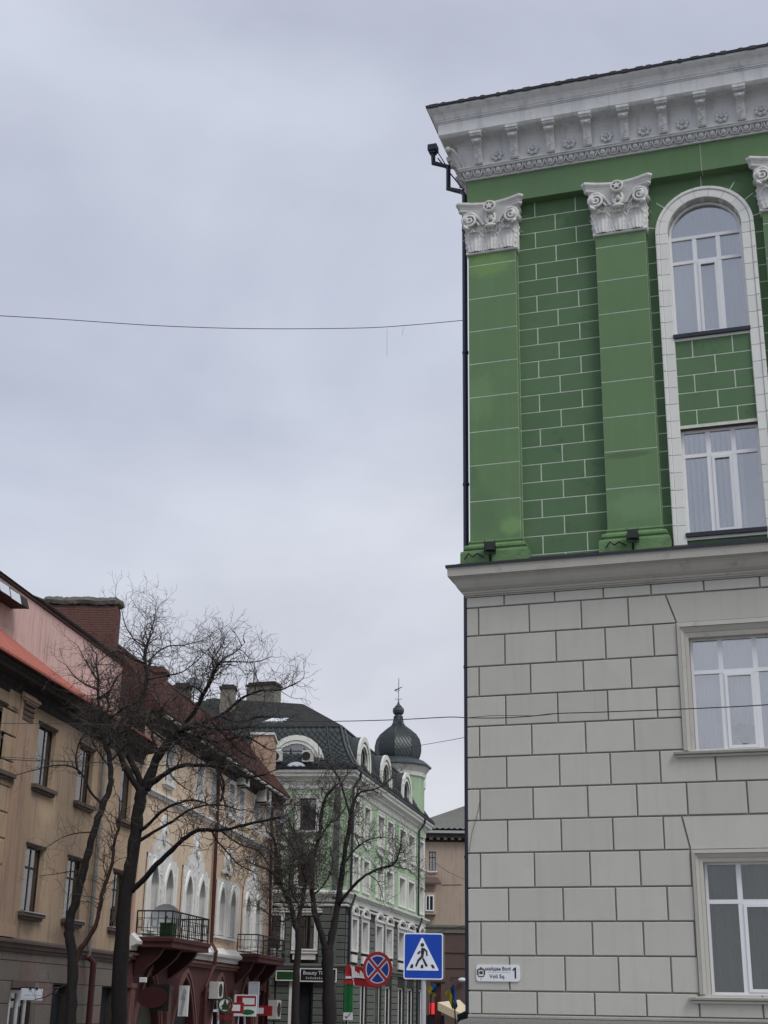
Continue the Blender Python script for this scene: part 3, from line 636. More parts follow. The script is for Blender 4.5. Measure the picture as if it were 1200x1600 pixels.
# capitals
def make_capital():
    w = .5025
    t = bpy.data.objects.new('capital', None)
    bell = MB(); S = [(.0, .008), (.06, .012), (.3, .012), (.55, .02), (.75, .045), (.9, .085), (.98, .11)]
    prof = [(-.01, 0)] + [(o, z) for z, o in S] + [(0, .98)]
    bell.sweep([(-w, .21), (-w, 0), (w, 0), (w, .21)], prof)
    B = bell.mesh('bell', 'white_capital')
    astr = MB().sweep([(-w, .21), (-w, 0), (w, 0), (w, .21)], [(0, -.03), (.03, -.025), (.045, 0), (.03, .025), (0, .03)]).mesh('astragal', 'white_capital')
    # abacus with hollow sides
    def ab_plan(e):
        P = []
        P.append((-w - .06 - e * .3, .22)); 
        for k in range(5):
            t_ = k / 4; P.append((-w - .06 - e * .3 - .13 * t_ ** 2 - e * .3 * t_, .22 - (.22 + .15 + e) * t_))
        P[-1] = (-w - .19 - e * .6, -.13 - e)
        P.append((-w - .13 - e * .3, -.19 - e))
        for k in range(1, 12):
            t_ = -1 + 2 * k / 12; P.append(((w + .12) * t_, -.045 - e - .15 * abs(t_) ** 2.0))
        P.append((w + .13 + e * .3, -.19 - e)); P.append((w + .19 + e * .6, -.13 - e))
        for k in range(3, -1, -1):
            t_ = k / 4; P.append((w + .06 + e * .3 + .13 * t_ ** 2 + e * .3 * t_, .22 - (.22 + .15 + e) * t_))
        P.append((w + .06 + e * .3, .22)); return P
    lev = [(.95, -.05), (.97, -.02), (1.02, -.015), (1.03, .0), (1.05, .005), (1.08, .04), (1.10, .055), (1.14, .055), (1.165, .02)]
    vs = []; fs = []
    for z, e in lev: vs += [(x, y, z) for x, y in ab_plan(e)]
    n = len(ab_plan(0))
    for i in range(len(lev) - 1):
        for k in range(n): fs.append((i * n + k, i * n + (k + 1) % n, (i + 1) * n + (k + 1) % n, (i + 1) * n + k))
    fs.append(tuple(range(n))[::-1]); fs.append(tuple(range((len(lev) - 1) * n, len(lev) * n)))
    AB = MB().add(vs, fs).mesh('abacus', 'white_capital')
    def volute(sx):
        mb = MB(); P = []; Rr = []
        for k in range(34):
            a = k / 33 * 2 * pi * 2.1; rad = .150 * (1 - k / 33) ** .8 + .018
            P.append((sx * (.44 - rad * cos(a + 1.2) * -1 * -1), -.125 - .035 * (k / 33), .735 + rad * sin(a + 1.2))); Rr.append(.034 * (1 - .45 * k / 33))
        st = Vector(P[0]); S2 = [Vector((sx * .10, -.05, .40)), Vector((sx * .14, -.07, .60)), Vector((sx * .24, -.09, .76)), Vector((sx * .34, -.11, .86))]
        mb.tube([*S2, *P], [.02, .028, .034, .036] + Rr, 7)
        mb.tube([S2[0] + Vector((sx * .05, .01, 0)), S2[1] + Vector((sx * .06, .0, -.05)), S2[2] + Vector((sx * .05, 0, -.08)), Vector((sx * .34, -.09, .72))], [.015, .025, .025, .02], 6)
        main = mb; mb = MB()
        mb.tube([(sx * .44, -.13, .735), (sx * .50, -.03, .735), (sx * .52, .12, .735)], [.135, .10, .12], 12)
        mb.tube([(sx * .46, -.10, .56), (sx * .53, -.17, .545), (sx * .55, -.18, .60)], [.03, .045, .02], 7)
        return main.mesh('volute', 'white_capital', True), mb.mesh('volute_roll', 'white_capital', True)
    def leaf(h, wd, out):
        vs = []; fs = []; nu, nv = 17, 16
        for j in range(nv + 1):
            v = j / nv
            for i in range(nu):
                u = i / (nu - 1) * 2 - 1
                lob = 1 + .11 * sin(v * 30) * min(1, v * 4)
                ww = wd * .5 * (0.80 + .35 * sin(v * 2.6)) * lob * (1 if v < .7 else 1 - (v - .7) * 2.5)
                y = -.030 - .035 * (1 - abs(u)) - .014 * cos(u * pi * 5) * (1 - .4 * v) - (out * max(0, v - .62) ** 1.5 * 4.0)
                z = h * v - (h * .9 * max(0, v - .82) ** 1.3 * 2)
                vs.append((u * ww, y, z))
        for j in range(nv):
            for i in range(nu - 1): a = j * nu + i; fs.append((a, a + 1, a + nu + 1, a + nu))
        return MB().add(vs, fs).mesh('leaf', 'white_capital', True)
    L1, L2 = leaf(.50, .36, .13), leaf(.74, .30, .17)
    star = MB(); n = 5; P = []
    for k in range(10):
        a = pi / 2 + k * pi / 5; rr = .092 if k % 2 == 0 else .038; P.append((rr * cos(a), .98 + rr * sin(a)))
    star.prism(P[::-1], -.225, -.17)
    RG = [(.115 * cos(2 * pi * k / 20), -.19, .98 + .115 * sin(2 * pi * k / 20)) for k in range(21)]
    star.tube(RG, .024, 7, False)
    star.prism([(.11 * cos(-2 * pi * k / 16), .98 + .11 * sin(-2 * pi * k / 16)) for k in range(16)], -.165, -.06)
    ST = star.mesh('star_medallion', 'white_capital', False)
    tong = MB().ball((0, -.12, .56), .13, .05, .045, 10, 6).tube([(-.07, -.08, .86), (-.10, -.09, .74), (-.09, -.10, .66), (0, -.13, .585), (.09, -.10, .66), (.10, -.09, .74), (.07, -.08, .86)], .026, 6).ball((0, -.09, .76), .06, .05, .07, 8, 5).ball((-.06, -.1, .70), .035, .03, .05).ball((.06, -.1, .70), .035, .03, .05)
    TG = tong.mesh('palmette', 'white_capital', True)
    (va, vb), (vc, vd) = volute(-1), volute(1)
    return B, astr, AB, (va, vb), (vc, vd), L1, L2, ST, TG
CAPM = make_capital()
for i, (x0, x1) in enumerate(PIL[:4]):
    cxx = (x0 + x1) / 2
    B, astr, AB, VL, VR, L1, L2, ST, TG = CAPM
    c = place('capital', B, bld, (cxx, 0, 16.49))
    for me, nm in ((astr, 'astragal'), (AB, 'abacus'), (VL[0], 'volute'), (VR[0], 'volute'), (VL[1], 'volute_roll'), (VR[1], 'volute_roll'), (ST, 'star_medallion'), (TG, 'palmette')): place(nm, me, c)
    for x, k_ in ((-.34, 1.0), (0, .92), (.34, 1.0)): place('leaf', L1, c, (x, -.012, .02), sc=(1, 1, k_))
    for x, k_ in ((-.18, 1.0), (.18, 1.0)): place('leaf', L2, c, (x, -.0, .02), sc=(.9, .8, .95 * k_))
    for x, rz in ((-.455, -.35), (.455, .35)): place('leaf', L2, c, (x, .03, .02), rz=rz, sc=(.75, 1, .95))
    for sx in (-1, 1):
        for yy in (.10,):
            place('leaf', L1, c, (sx * .5, yy + .02, .02), rz=sx * pi / 2, sc=(.7, .8, 1))

# the tall white window surround, stone by stone
def stone(mb): part('stone', mb, 'white_stone', bld)
SZ = [9.63] + [9.77 + .352 * k for k in range(1, 19)] + [16.335]
for x0, x1, sgn in ((3.925, 4.17, 1), (5.60, 5.845, -1)):
    for a, b in zip(SZ, SZ[1:]):
        if b - a < .05: continue
        g = .0035
        xa, xb = (x0, x0 + .075) if sgn > 0 else (x1 - .075, x1)
        xc, xd = (x0 + .079, x1) if sgn > 0 else (x0, x1 - .079)
        stone(MB().pillow(xa, xb, .035, .40, a + g, b - g, .012))
        stone(MB().pillow(xc, xd, .052, .46, a + g, b - g, .006))
    part('stone_backing', MB().box(x0 + .01, x1 - .01, .065, .44, 9.63, 16.33), 'crack', bld)
def arc_stone(r0, r1, y0, y1, a0, a1, b=.006):
    n = 6; vs = []; fs = []
    S = [(r1, y1), (r1, y0 + b), (r1 - b, y0), (r0 + b, y0), (r0, y0 + b), (r0, y1)]
    for k in range(n + 1):
        w = a0 + (a1 - a0) * k / n
        vs += [(cx + r * cos(w), y, zs + r * sin(w)) for r, y in S]
    for k in range(n):
        for j in range(5): fs.append((k * 6 + j, (k + 1) * 6 + j, (k + 1) * 6 + j + 1, k * 6 + j + 1))
    fs.append(tuple(range(6))); fs.append(tuple(n * 6 + j for j in range(5, -1, -1)))
    return MB().add(vs, fs)
for k in range(9):
    a0, a1 = pi * k / 9 + .004, pi * (k + 1) / 9 - .004
    stone(arc_stone(.889, .96, .035, .40, a0, a1, .012)); stone(arc_stone(.72, .885, .052, .46, a0, a1)); 
part('stone_backing', arc_stone(.73, .95, .075, .45, 0, pi), 'crack', bld)
# wall inside the surround with the two openings, and its bricks
part('green_wall', wall(4.17, 5.60, 12.08, 13.98, [], .02, .106), 'joint_white', bld)
part('green_wall', wall(4.17, 5.60, 9.60, 9.90, [], .02, .13), 'green_dark', bld)
pr = [z for z in zj if 12.1 < z < 13.8]; pr = [12.14] + pr + [13.93]
for k, (a, b) in enumerate(zip(pr, pr[1:])):
    xs = [4.17] + ([4.50, 5.255] if k % 2 == 0 else [4.91]) + [5.60]
    for p, q in zip(xs, xs[1:]): panelbrick(p, q, a, b, .103)
for zb in (13.97, 9.885):
    part('sill', MB().box(4.165, 5.605, .085, .32, zb - .05, zb + .005), 'white_stone', bld)
    part('sill_flashing', MB().box(4.155, 5.615, .03, .33, zb + .006, zb + .082), 'dark_metal', bld)
part('head_strip', MB().box(4.172, 5.598, .13, .33, 12.075, 12.138), 'brown_trim', bld)
big_window(4.17, 5.60, 14.055, 17.04, 15.72, (4.665, 5.125), 0.26, arch='round', seed=11, ztop2=16.27)
big_window(4.17, 5.60, 9.97, 12.075, 11.56, (4.665, 5.125), 0.26, blinds=True, seed=12)
part('arch_soffit', arc_stone(.712, .722, .30, .46, 0, pi, .001), 'white_stone', bld)

# --- frieze (with one white joint) and cornice
g = .008
for xa, xb in ((0.0, 4.93 - g), (4.93 + g, 9.9), (9.9 + 2 * g, LEN)):
    mb = MB(); mb.box(xa + (.055 if xa == 0 else 0), xb, 0.0, .5, 17.63, 18.31)
    part('frieze', mb, 'green_light', bld)
part('frieze', MB().box(0.055, .5, .505, DEP, 17.63, 18.31), 'green_light', bld)
part('frieze_joint', MB().box(4.6, 5.2, .008, .4, 17.64, 18.30), 'joint_white', bld)
CP = wob([(0.055, DEP), (0.055, 0), (LEN, 0)], seed=4)
prof = [(0, 18.272), (.045, 18.272), (.05, 18.30), (.035, 18.315), (.045, 18.325), (.055, 18.40), (.085, 18.455), (.15, 18.462), (.155, 18.495), (.175, 18.50), (.175, 18.525), (.15, 18.54),
        (.152, 18.62), (.155, 18.80), (.160, 18.96), (.175, 19.04), (.215, 19.10), (.28, 19.135), (.45, 19.145), (.455, 19.165)]
part('cornice', MB().sweep(CP, prof + [(0, 19.16)]), 'white_trim', bld)
prof2 = [(.3, 19.162), (.47, 19.162), (.50, 19.20), (.505, 19.20), (.51, 19.47), (.525, 19.475), (.525, 19.50), (.545, 19.505), (.545, 19.53), (.56, 19.55), (.575, 19.60), (.605, 19.66), (.655, 19.71), (.69, 19.75), (.70, 19.80), (.70, 19.835), (.3, 19.84)]
part('cornice', MB().sweep(CP, prof2), 'white_trim', bld)
def wavy_edge():
    mb = MB(); r = random.Random(2); P = [(0.055 - .0, DEP), (0.055, 6)] + [(0.055, 0)] + [(x * .5 + .3, 0) for x in range(25)]
    return mb.sweep(wob([(0.055, DEP), (0.055, 0), (LEN, 0)], .6, .008, 9), [(.69, 19.80), (.725, 19.795), (.735, 19.845), (.71, 19.862), (.62, 19.875)]).sweep([(0.055, DEP), (0.055, 0), (LEN, 0)], [(.66, 19.868), (-.3, 20.02), (-6.5, 21.2)])
part('roof', wavy_edge(), 'roof_metal', bld)
mb = MB(); r = random.Random(8)
for k in range(46):
    x = -.55 + k * .29 + r.uniform(-.08, .08); w = r.uniform(.05, .2)
    mb.box(x, x + w, -.738 - r.uniform(0, .006), -.70, 19.80 - r.uniform(0, .02), 19.858)
tag(part('roof_edge_clip', mb, 'roof_metal', bld), kind='stuff')
# brackets, rosettes, egg moulding
bp_ = [(.15, 18.54), (.205, 18.535), (.225, 18.56), (.24, 18.62), (.26, 18.70), (.275, 18.78), (.30, 18.86), (.345, 18.91), (.41, 18.93), (.44, 18.965), (.445, 19.01), (.42, 19.045), (.485, 19.052), (.495, 19.09), (.50, 19.165), (.3, 19.165), (.15, 19.1)]
def bracket_mesh():
    mb = MB(); 
    m2 = MB(); n = len(bp_)
    m2.add([(-.082, -o, z) for o, z in bp_] + [(.082, -o, z) for o, z in bp_], [tuple(range(n)), tuple(range(2 * n - 1, n - 1, -1))] + [(i, i + n, (i + 1) % n + n, (i + 1) % n) for i in range(n)])
    cap = [(.40, 19.05), (.50, 19.055), (.51, 19.09), (.53, 19.10), (.53, 19.158), (.3, 19.158)]
    n = len(cap); m2.add([(-.125, -o, z) for o, z in cap] + [(.125, -o, z) for o, z in cap], [tuple(range(n)), tuple(range(2 * n - 1, n - 1, -1))] + [(i, i + n, (i + 1) % n + n, (i + 1) % n) for i in range(n)])
    m2.ball((0, -.445, 18.96), .055, .035, .038, 8, 5)
    m2.tube([(-.1, -.40, 19.0), (.1, -.40, 19.0)], .05, 9)
    r = random.Random(4)
    for k in range(14): m2.ball((r.uniform(-.05, .05), -(.235 + .0085 * k), 18.575 + .022 * k), .02, .016, .016, 5, 3)
    return m2.mesh('bracket', 'white_trim')
BM = bracket_mesh()
def rosette_mesh():
    mb = MB()
    for k in range(7): a = 2 * pi * k / 7; mb.ball((.085 * cos(a), -.012, .085 * sin(a)), .046, .024, .046, 7, 4)
    mb.ball((0, -.03, 0), .038, .028, .038, 8, 4)
    for k in range(5): a = 2 * pi * k / 5 + .3; mb.ball((.042 * cos(a), -.03, .042 * sin(a)), .02, .015, .02, 5, 3)
    return mb.mesh('rosette', 'white_trim', True)
RM = rosette_mesh()
for k in range(17):
    place('bracket', BM, bld, (.36 + .776 * k, 0, 0))
    place('rosette', RM, bld, (.745 + .776 * k, -.158, 18.70), rot=(R(-4), 0, 0), sc=(1.1, 1.2, 1.1))
for k in range(6):
    place('bracket', BM, bld, (0.055, .36 + .776 * k, 0), rz=R(-90)); place('rosette', RM, bld, (.055 - .158, .745 + .776 * k, 18.70), rot=(R(-4), 0, R(-90)))
egg = MB().ball((0, 0, 0), .062, .045, .066, 8, 5)
hoop = [(-.088, 0, .06), (-.09, -.02, 0), (-.06, -.025, -.06), (0, -.02, -.085), (.06, -.025, -.06), (.09, -.02, 0), (.088, 0, .06)]
egg.tube(hoop, .014, 5); EM = egg.mesh('egg', 'white_trim', True)
DM = MB().add([(-.018, 0, .07), (.018, 0, .07), (0, -.035, .06), (0, -.02, -.075)], [(0, 2, 1), (0, 3, 2), (1, 2, 3)]).mesh('dart', 'white_trim')
for k in range(57):
    x = .09 + .222 * k
    place('egg', EM, bld, (x, -.085, 18.40), rot=(R(22), 0, 0)); place('dart', DM, bld, (x + .111, -.085, 18.40), rot=(R(22), 0, 0))
for k in range(12):
    place('egg', EM, bld, (.055 - .085, .10 + .222 * k, 18.40), rot=(R(22), 0, R(-90)))
# acanthus at the cornice corner
mb = MB()
for dx, dy, sc_ in ((0, 0, 1), (.09, -.02, .85), (-.02, .09, .85)):
    P = []
    for i in range(7):
        t = i / 6; rr = .16 + .30 * t ** 1.3; ww = .075 * sin(pi * (.15 + .8 * t)) * sc_
        c_ = Vector((0.055 - rr * .707 + dx, -rr * .707 + dy, 18.52 + .48 * t * sc_)); P += [c_ + Vector((-ww * .7, ww * .7, 0)), c_ + Vector((-.03, -.03, 0)), c_ + Vector((ww * .7, -ww * .7, 0))]
    mb.add([tuple(p) for p in P], [(3 * i + j, 3 * i + j + 1, 3 * i + j + 4, 3 * i + j + 3) for i in range(6) for j in range(2)])
mb.ball((-.28, -.33, 18.93), .07, .07, .07)
part('acanthus', mb, 'white_trim', bld)

# --- drainpipe on the side wall
pp = [(-.80, .32, 19.42), (-.79, .32, 19.12), (-.45, .32, 18.96), (-.45, .32, 18.40), (-.135, .25, 18.22), (-.06, .2, 18.1), (-.055, .2, 1.6)]
dp = part('drainpipe', MB().tube(pp, .055, 8), 'navy_pipe', bld)
part('hopper', MB().box(-.90, -.70, .22, .42, 19.42, 19.56).box(-.87, -.73, .25, .39, 19.36, 19.42), 'navy_pipe', dp)
for z in (17.2, 14.3, 11.4, 7.7, 4.2, 2.5): part('clip', MB().lathe([(.06, z), (.068, z), (.068, z + .05), (.06, z + .05)], 10, (-.055, .2, 0)), 'navy_pipe', dp)
part('stay', MB().tube([(-.70, .35, 19.25), (-.12, .4, 18.35)], .015, 5).tube([(-.7, .32, 19.4), (-.45, .35, 18.9)], .012, 5), 'iron', dp)

def LW2W(x, y, z): return CO + Vector((cos(YAW) * x - sin(YAW) * y, sin(YAW) * x + cos(YAW) * y, z))
# ------------------------------------------------------------------ floodlights on the ledge
def floodlight(x, z, lab):
    t = thing('floodlight', lab, 'floodlight', LW2W(x, -.24, z), YAW, 'black floodlights on the grey ledge')
    mb = MB().box(-.085, .085, -.07, .05, .05, .21); part('housing', mb, 'black', t)
    part('fin', MB().box(-.105, -.09, -.08, .06, .03, .235).box(.09, .105, -.08, .06, .03, .235), 'black', t)
    part('yoke', MB().tube([(-.11, 0, .13), (-.11, 0, -.02), (.11, 0, -.02), (.11, 0, .13)], .010, 5).tube([(0, 0, -.02), (0, 0.1, -.14)], .02, 6), 'black', t)
    part('lens', MB().box(-.075, .075, .052, .056, .06, .20), 'glass_far', t)
    part('wire', MB().tube([(-.12, .05, -.06), (-.25, .06, .02), (-.34, .06, -.04), (-.42, .08, .03), (-.5, .08, -.08)], .018, 5), 'black', t)
    t.rotation_euler = (0, 0, YAW + R(8))
floodlight(.52, 9.80, 'black floodlight below the green base of the leftmost pilaster')
floodlight(3.22, 9.80, 'black floodlight below the second pilaster, just left of the tall white window')

# ------------------------------------------------------------------ street plaque
pq = thing('street_plaque', 'rounded white street name plaque reading Voli Sq. 1 on the lowest grey blocks', 'street sign', LW2W(.53, -.012, 2.245), YAW)
def rrect(w, h, r, n=5):
    P = []
    for sx, sz, a0 in ((1, -1, -90), (1, 1, 0), (-1, 1, 90), (-1, -1, 180)):
        for k in range(n + 1): a = R(a0 + 90 * k / n); P.append((sx * (w - r) + r * cos(a), sz * (h - r) + r * sin(a)))
    return P[::-1]
part('plate', MB().prism(rrect(.385, .137, .05), -.012, .006), 'sign_plain', pq)
FR = (R(90), 0, 0)
text_mesh('майдан Волі', .080, 'black', pq, (.0, -.0145, .068), FR, sx=.95)
text_mesh('Voli Sq.', .092, 'black', pq, (-.01, -.0145, -.055), FR)
part('numeral_one', MB().prism([(.292, -.085), (.318, -.085), (.318, .095), (.296, .095), (.258, .06), (.258, .035), (.292, .055)], -.0155, -.012), 'black', pq)
part('rule', MB().box(-.19, .21, -.0145, -.012, .012, .016), 'pole', pq)
em = MB(); em.ring(rrect(.058, .07, .02), rrect(.045, .055, .015), -.0155, -.012); 
em.v = [(x - .30, y, z + .005) for x, y, z in em.v]
em.box(-.33, -.27, -.0155, -.012, -.02, .03); em.box(-.335, -.265, -.0155, -.012, .05, .062); em.box(-.315, -.285, -.0155, -.012, .075, .095); em.box(-.303, -.297, -.0155, -.012, -.12, -.07)
em.box(-.372, -.36, -.0155, -.012, -.03, .055); em.box(-.24, -.228, -.0155, -.012, -.03, .055)
part('crest', em, 'olive_panel', pq)
# ================================================================== OCHRE BUILDING (left foreground)
AO = at(50, 1440, 40.0); AO.z = 0; AZ = 8.82
eA = Vector((sin(R(AZ)), cos(R(AZ)), 0)); nA = Vector((cos(R(AZ)), -sin(R(AZ)), 0))
RA = R(90 - AZ)
def aw(s, o, z): return AO + eA * s + nA * o + Vector((0, 0, z))
def fwin(root, x0, x1, z0, z1, arch=None, frame='wood_dark', reveal=.22, sur=None, sill=None, curt=None, cuts=(.5,), trans=(.68,), fw=.055, sw=.14, sp=.05, y=0.0, cpart=(0, 1), pl_kw=None, gl='glass_far', hood=None):
    kw = pl_kw or {}
    yg = y + reveal - .06
    w = part('window', MB().ring(outline(x0, x1, z0, z1, arch, .002), outline(x0, x1, z0, z1, arch, fw), yg - .012, yg + .04), frame, root, **kw)
    for c in cuts:
        xm = x0 + (x1 - x0) * c; part('mullion', MB().box(xm - fw * .55, xm + fw * .55, yg - .010, yg + .03, z0 + fw * .9, z1 - fw * .9 - (0.12 if arch else 0)), frame, w)
    for c in trans:
        zm = z0 + (z1 - z0) * c; part('transom', MB().box(x0 + fw * .9, x1 - fw * .9, yg - .011, yg + .032, zm - fw * .55, zm + fw * .55), frame, w)
    part('pane', MB().prism(outline(x0, x1, z0, z1, arch, fw * .5), yg + .004, yg + .01), gl, w)
    if curt:
        a, b = x0 + (x1 - x0) * cpart[0], x0 + (x1 - x0) * cpart[1]
        n = 10; P = []
        for k in range(n + 1):
            xx = a + (b - a) * k / n; P += [(xx, yg + .035 + .03 * (k % 2), z0), (xx, yg + .035 + .03 * (k % 2), z1)]
        part('curtain', MB().add(P, [(2 * k, 2 * k + 2, 2 * k + 3, 2 * k + 1) for k in range(n)]), curt, w)
    if sur:
        part('surround', MB().ring(outline(x0 - sw, x1 + sw, z0 - sw * .3, z1 + sw, arch), outline(x0, x1, z0, z1, arch, 0.006), y - sp, y + .02).ring(outline(x0 + .001, x1 - .001, z0 + .001, z1 - .001, arch), outline(x0, x1, z0, z1, arch, .006), y, y + reveal - .02), sur, w)
        part('surround_edge', MB().ring(outline(x0 - sw - .03, x1 + sw + .03, z0 - sw * .3 - .03, z1 + sw + .03, arch), outline(x0 - sw + .02, x1 + sw - .02, z0, z1 + sw - .02, arch), y - sp - .03, y), sur, w)
    if sill: part('sill', MB().box(x0 - .16, x1 + .16, y - .16, y + .1, z0 - .12, z0 - .01).box(x0 - .10, x1 + .10, y - .10, y + .05, z0 - .20, z0 - .122), sill, w)
    return w

ob = thing('ochre_building', 'weathered ochre building at the left edge with dark windows and orange red tiled eave', 'building', AO, RA)
S0, S1 = -9.0, 8.45
upw = [(-7.0, -5.7), (-3.92, -2.62), (-.90, .42), (2.42, 3.70), (6.40, 7.60)]
low = [(-7.0, -5.7), (-4.2, -2.9), (-.90, .40), (2.30, 3.60), (6.40, 7.60)]
holes = [(a, b, 7.50, 9.22) for a, b in upw] + [(a, b, 4.02, 5.80) for a, b in low]
part('wall', wall(S0, S1, 3.2, 10.1, holes, .26), 'ochre_wall', ob)
gh = [(-1.0, .53, .02, 2.20), (2.05, 3.30, .02, 2.17), (6.25, 7.45, .4, 2.17), (-5.2, -3.6, .4, 2.2)]
part('ground_wall', wall(S0, S1, -.1, 3.2, gh, .35, .03), 'stone_joint', ob)
part('room', MB().quad((S0, .9, 0), (S1, .9, 0), (S1, .9, 10), (S0, .9, 10)), 'interior_dark', ob)
part('end_wall', MB().quad((S0, 0, 0), (S0, 9, 0), (S0, 9, 12), (S0, 0, 10.1)), 'ochre_wall', ob)
rnd = random.Random(21)
zrows = [0.0, .52, 1.08, 1.62, 2.20, 2.72, 3.17]
for i, (a, b) in enumerate(zip(zrows, zrows[1:])):
    x = S0 + (0 if i % 2 else .45)
    while x < S1 - .3:
        x2 = min(x + .92 + .2 * rnd.random(), S1)
        segs = [(x, x2)]
        for h in gh:
            if a < h[3] - .02 and b > h[2]:
                ns = []
                for p, q in segs:
                    if q <= h[0] or p >= h[1]: ns.append((p, q)); continue
                    if p < h[0]: ns.append((p, h[0]))
                    if q > h[1]: ns.append((h[1], q))
                segs = ns
        for p, q in segs:
            if q - p > .12: part('stone_slab', MB().pillow(p + .008, q - .008, rnd.uniform(-.008, .004), .04, a + .008, b - .008, .008), 'stone_pink' if rnd.random() < .18 else 'stone_brown', ob)
        x = x2
for a, b in upw:
    wh = a < -1.5 
    fwin(ob, a, b, 7.50, 9.22, frame='pvc' if wh else 'wood_dark', sill='brown_trim', curt='curtain_blue' if wh else 'sign_white', cpart=(0.02, .98) if wh else (.0, .55), cuts=(.62,) if wh else (.6,), trans=() , fw=.06, reveal=.20, hood=None)  # white half curtain stands in for bright sky reflected in the pane
for k, (a, b) in enumerate(low):
    fwin(ob, a, b, 4.02, 5.80, sill='brown_trim', curt='curtain_grey', cpart=(.05, .95), cuts=(.5,), trans=(.68,), fw=.06, reveal=.20)
    part('sill_flashing', MB().box(a - .1, b + .12, -.19, .0, 4.0, 4.025), 'pole', ob)
for a, b in upw + low: pass
for (a, b), z in [((x0, x1), 9.22) for x0, x1 in upw] + [((x0, x1), 5.80) for x0, x1 in low]:
    part('window_head', MB().box(a - .08, b + .06, -.035, .10, z + .002, z + .075), 'eave_dark', ob)
# pilaster strip with its little capital, quoins left of it
p_ = part('pilaster', MB().box(-2.42, -1.40, -.07, .01, 3.62, 10.02), 'salmon_wall', ob)
for k in range(4): part('capital_flute', MB().box(-2.30 + k * .0, -1.55, -.15 + k * .02, -.06, 9.50 - k * .14, 9.58 - k * .14), 'brown_trim', p_)
part('capital_cap', MB().box(-2.5, -1.32, -.17, -.06, 9.66, 9.74).box(-2.46, -1.36, -.13, -.06, 9.60, 9.66), 'salmon_wall', p_)
part('pilaster_base', MB().box(-2.5, -1.32, -.12, .0, 3.30, 3.62), 'salmon_wall', p_)
for k in range(9):
    z = 3.75 + k * .68
    part('quoin', MB().pillow(-2.62 - (.85 if k % 2 else .6), -2.47, -.035, .01, z, z + .64, .02), 'ochre_wall', ob)
part('ledge', MB().sweep([(S0, 0), (S1, 0)], [(0, 2.93), (.05, 2.95), (.06, 3.02), (.12, 3.05), (.13, 3.13), (.19, 3.17), (.19, 3.235), (.0, 3.30)]), 'brown_trim', ob)
part('cornice', MB().sweep([(S0, 0), (S1 + .1, 0)], [(0, 9.62), (.03, 9.64), (.04, 9.80), (.10, 9.86), (.12, 9.98), (.42, 10.03), (.44, 10.12), (.50, 10.16), (.50, 10.30), (.0, 10.36)]), 'eave_dark', ob)
part('ground_door', MB().ring(outline(-.72, .46, .02, 1.98), outline(-.72, .46, .02, 1.98, None, .09), .12, .2).box(-.2, -.08, .12, .2, .1, 1.9), 'pvc', ob)
part('door_glass', MB().box(-.66, .40, .165, .175, .05, 1.95), 'glass_far', ob)
part('shutter_box', MB().box(-.98, .51, -.06, .3, 2.02, 2.22), 'brown_trim', ob)
part('opening_panel', MB().box(2.06, 3.29, .24, .28, .02, 2.16), 'interior_dark', ob)  # near-black panel set back in the opening
part('opening_panel', MB().box(6.26, 7.44, .24, .28, .4, 2.16), 'interior_dark', ob)
# tiled eave: wavy metal tiles rising to the pink wall
def pinkz(s): return 11.76 - .06 * (s + 2.08)
mb = MB(); vs = []; fs = []; n = 178; m_ = 9
for i in range(n + 1):
    s = S0 + (S1 - S0) * i / n
    for j in range(m_ + 1):
        t = j / m_; o = .60 - 1.62 * t; z = 10.34 + (pinkz(s) - 10.34) * t + .028 * cos(i * pi / 1.5) - .035 * ((j * 1.0) % 2)
        vs.append((s, -o, z))
for i in range(n):
    for j in range(m_): a = i * (m_ + 1) + j; fs.append((a, a + m_ + 1, a + m_ + 2, a + 1))
part('roof', MB().add(vs, fs), 'tile_red', ob)
part('eave_edge', MB().box(S0, S1, -.64, -.60, 10.27, 10.33).box(S0, S1, -.60, -.48, 10.30, 10.315), 'tile_red', ob)
# drainpipe: pale above the ledge, dark red below
dq = part('drainpipe', MB().tube([(4.2, -.42, 10.2), (4.22, -.35, 9.95), (4.3, -.14, 9.5), (4.35, -.14, 3.0)], .075, 8), 'pipe_grey', ob)
part('lower_length', MB().tube([(4.35, -.15, 3.02), (4.42, -.30, 2.85), (4.45, -.30, -.05)], .10, 8), 'pipe_red', dq)
for z in (8.6, 7.0, 5.4, 3.9): part('clip', MB().lathe([(.08, z), (.095, z), (.095, z + .06), (.08, z + .06)], 8, (4.34, -.14, 0)), 'pipe_grey', dq)
nb = thing('notice_board', 'white board with grey print over the shop door of the ochre building', 'sign', aw(-.9, .30, 1.78), RA)
part('board', MB().box(-.1, 1.35, -.04, .0, -.06, .24), 'sign_white', nb)
part('printed_stripe', MB().box(.02, .5, -.044, -.041, .05, .075).box(.62, 1.22, -.044, -.041, .06, .08).box(-.05, 1.3, -.044, -.041, -.03, -.02), 'pole', nb)
part('bracket', MB().box(.35, .38, -.1, .3, .2, .27).box(.8, .83, -.1, .3, .2, .27), 'iron', nb)

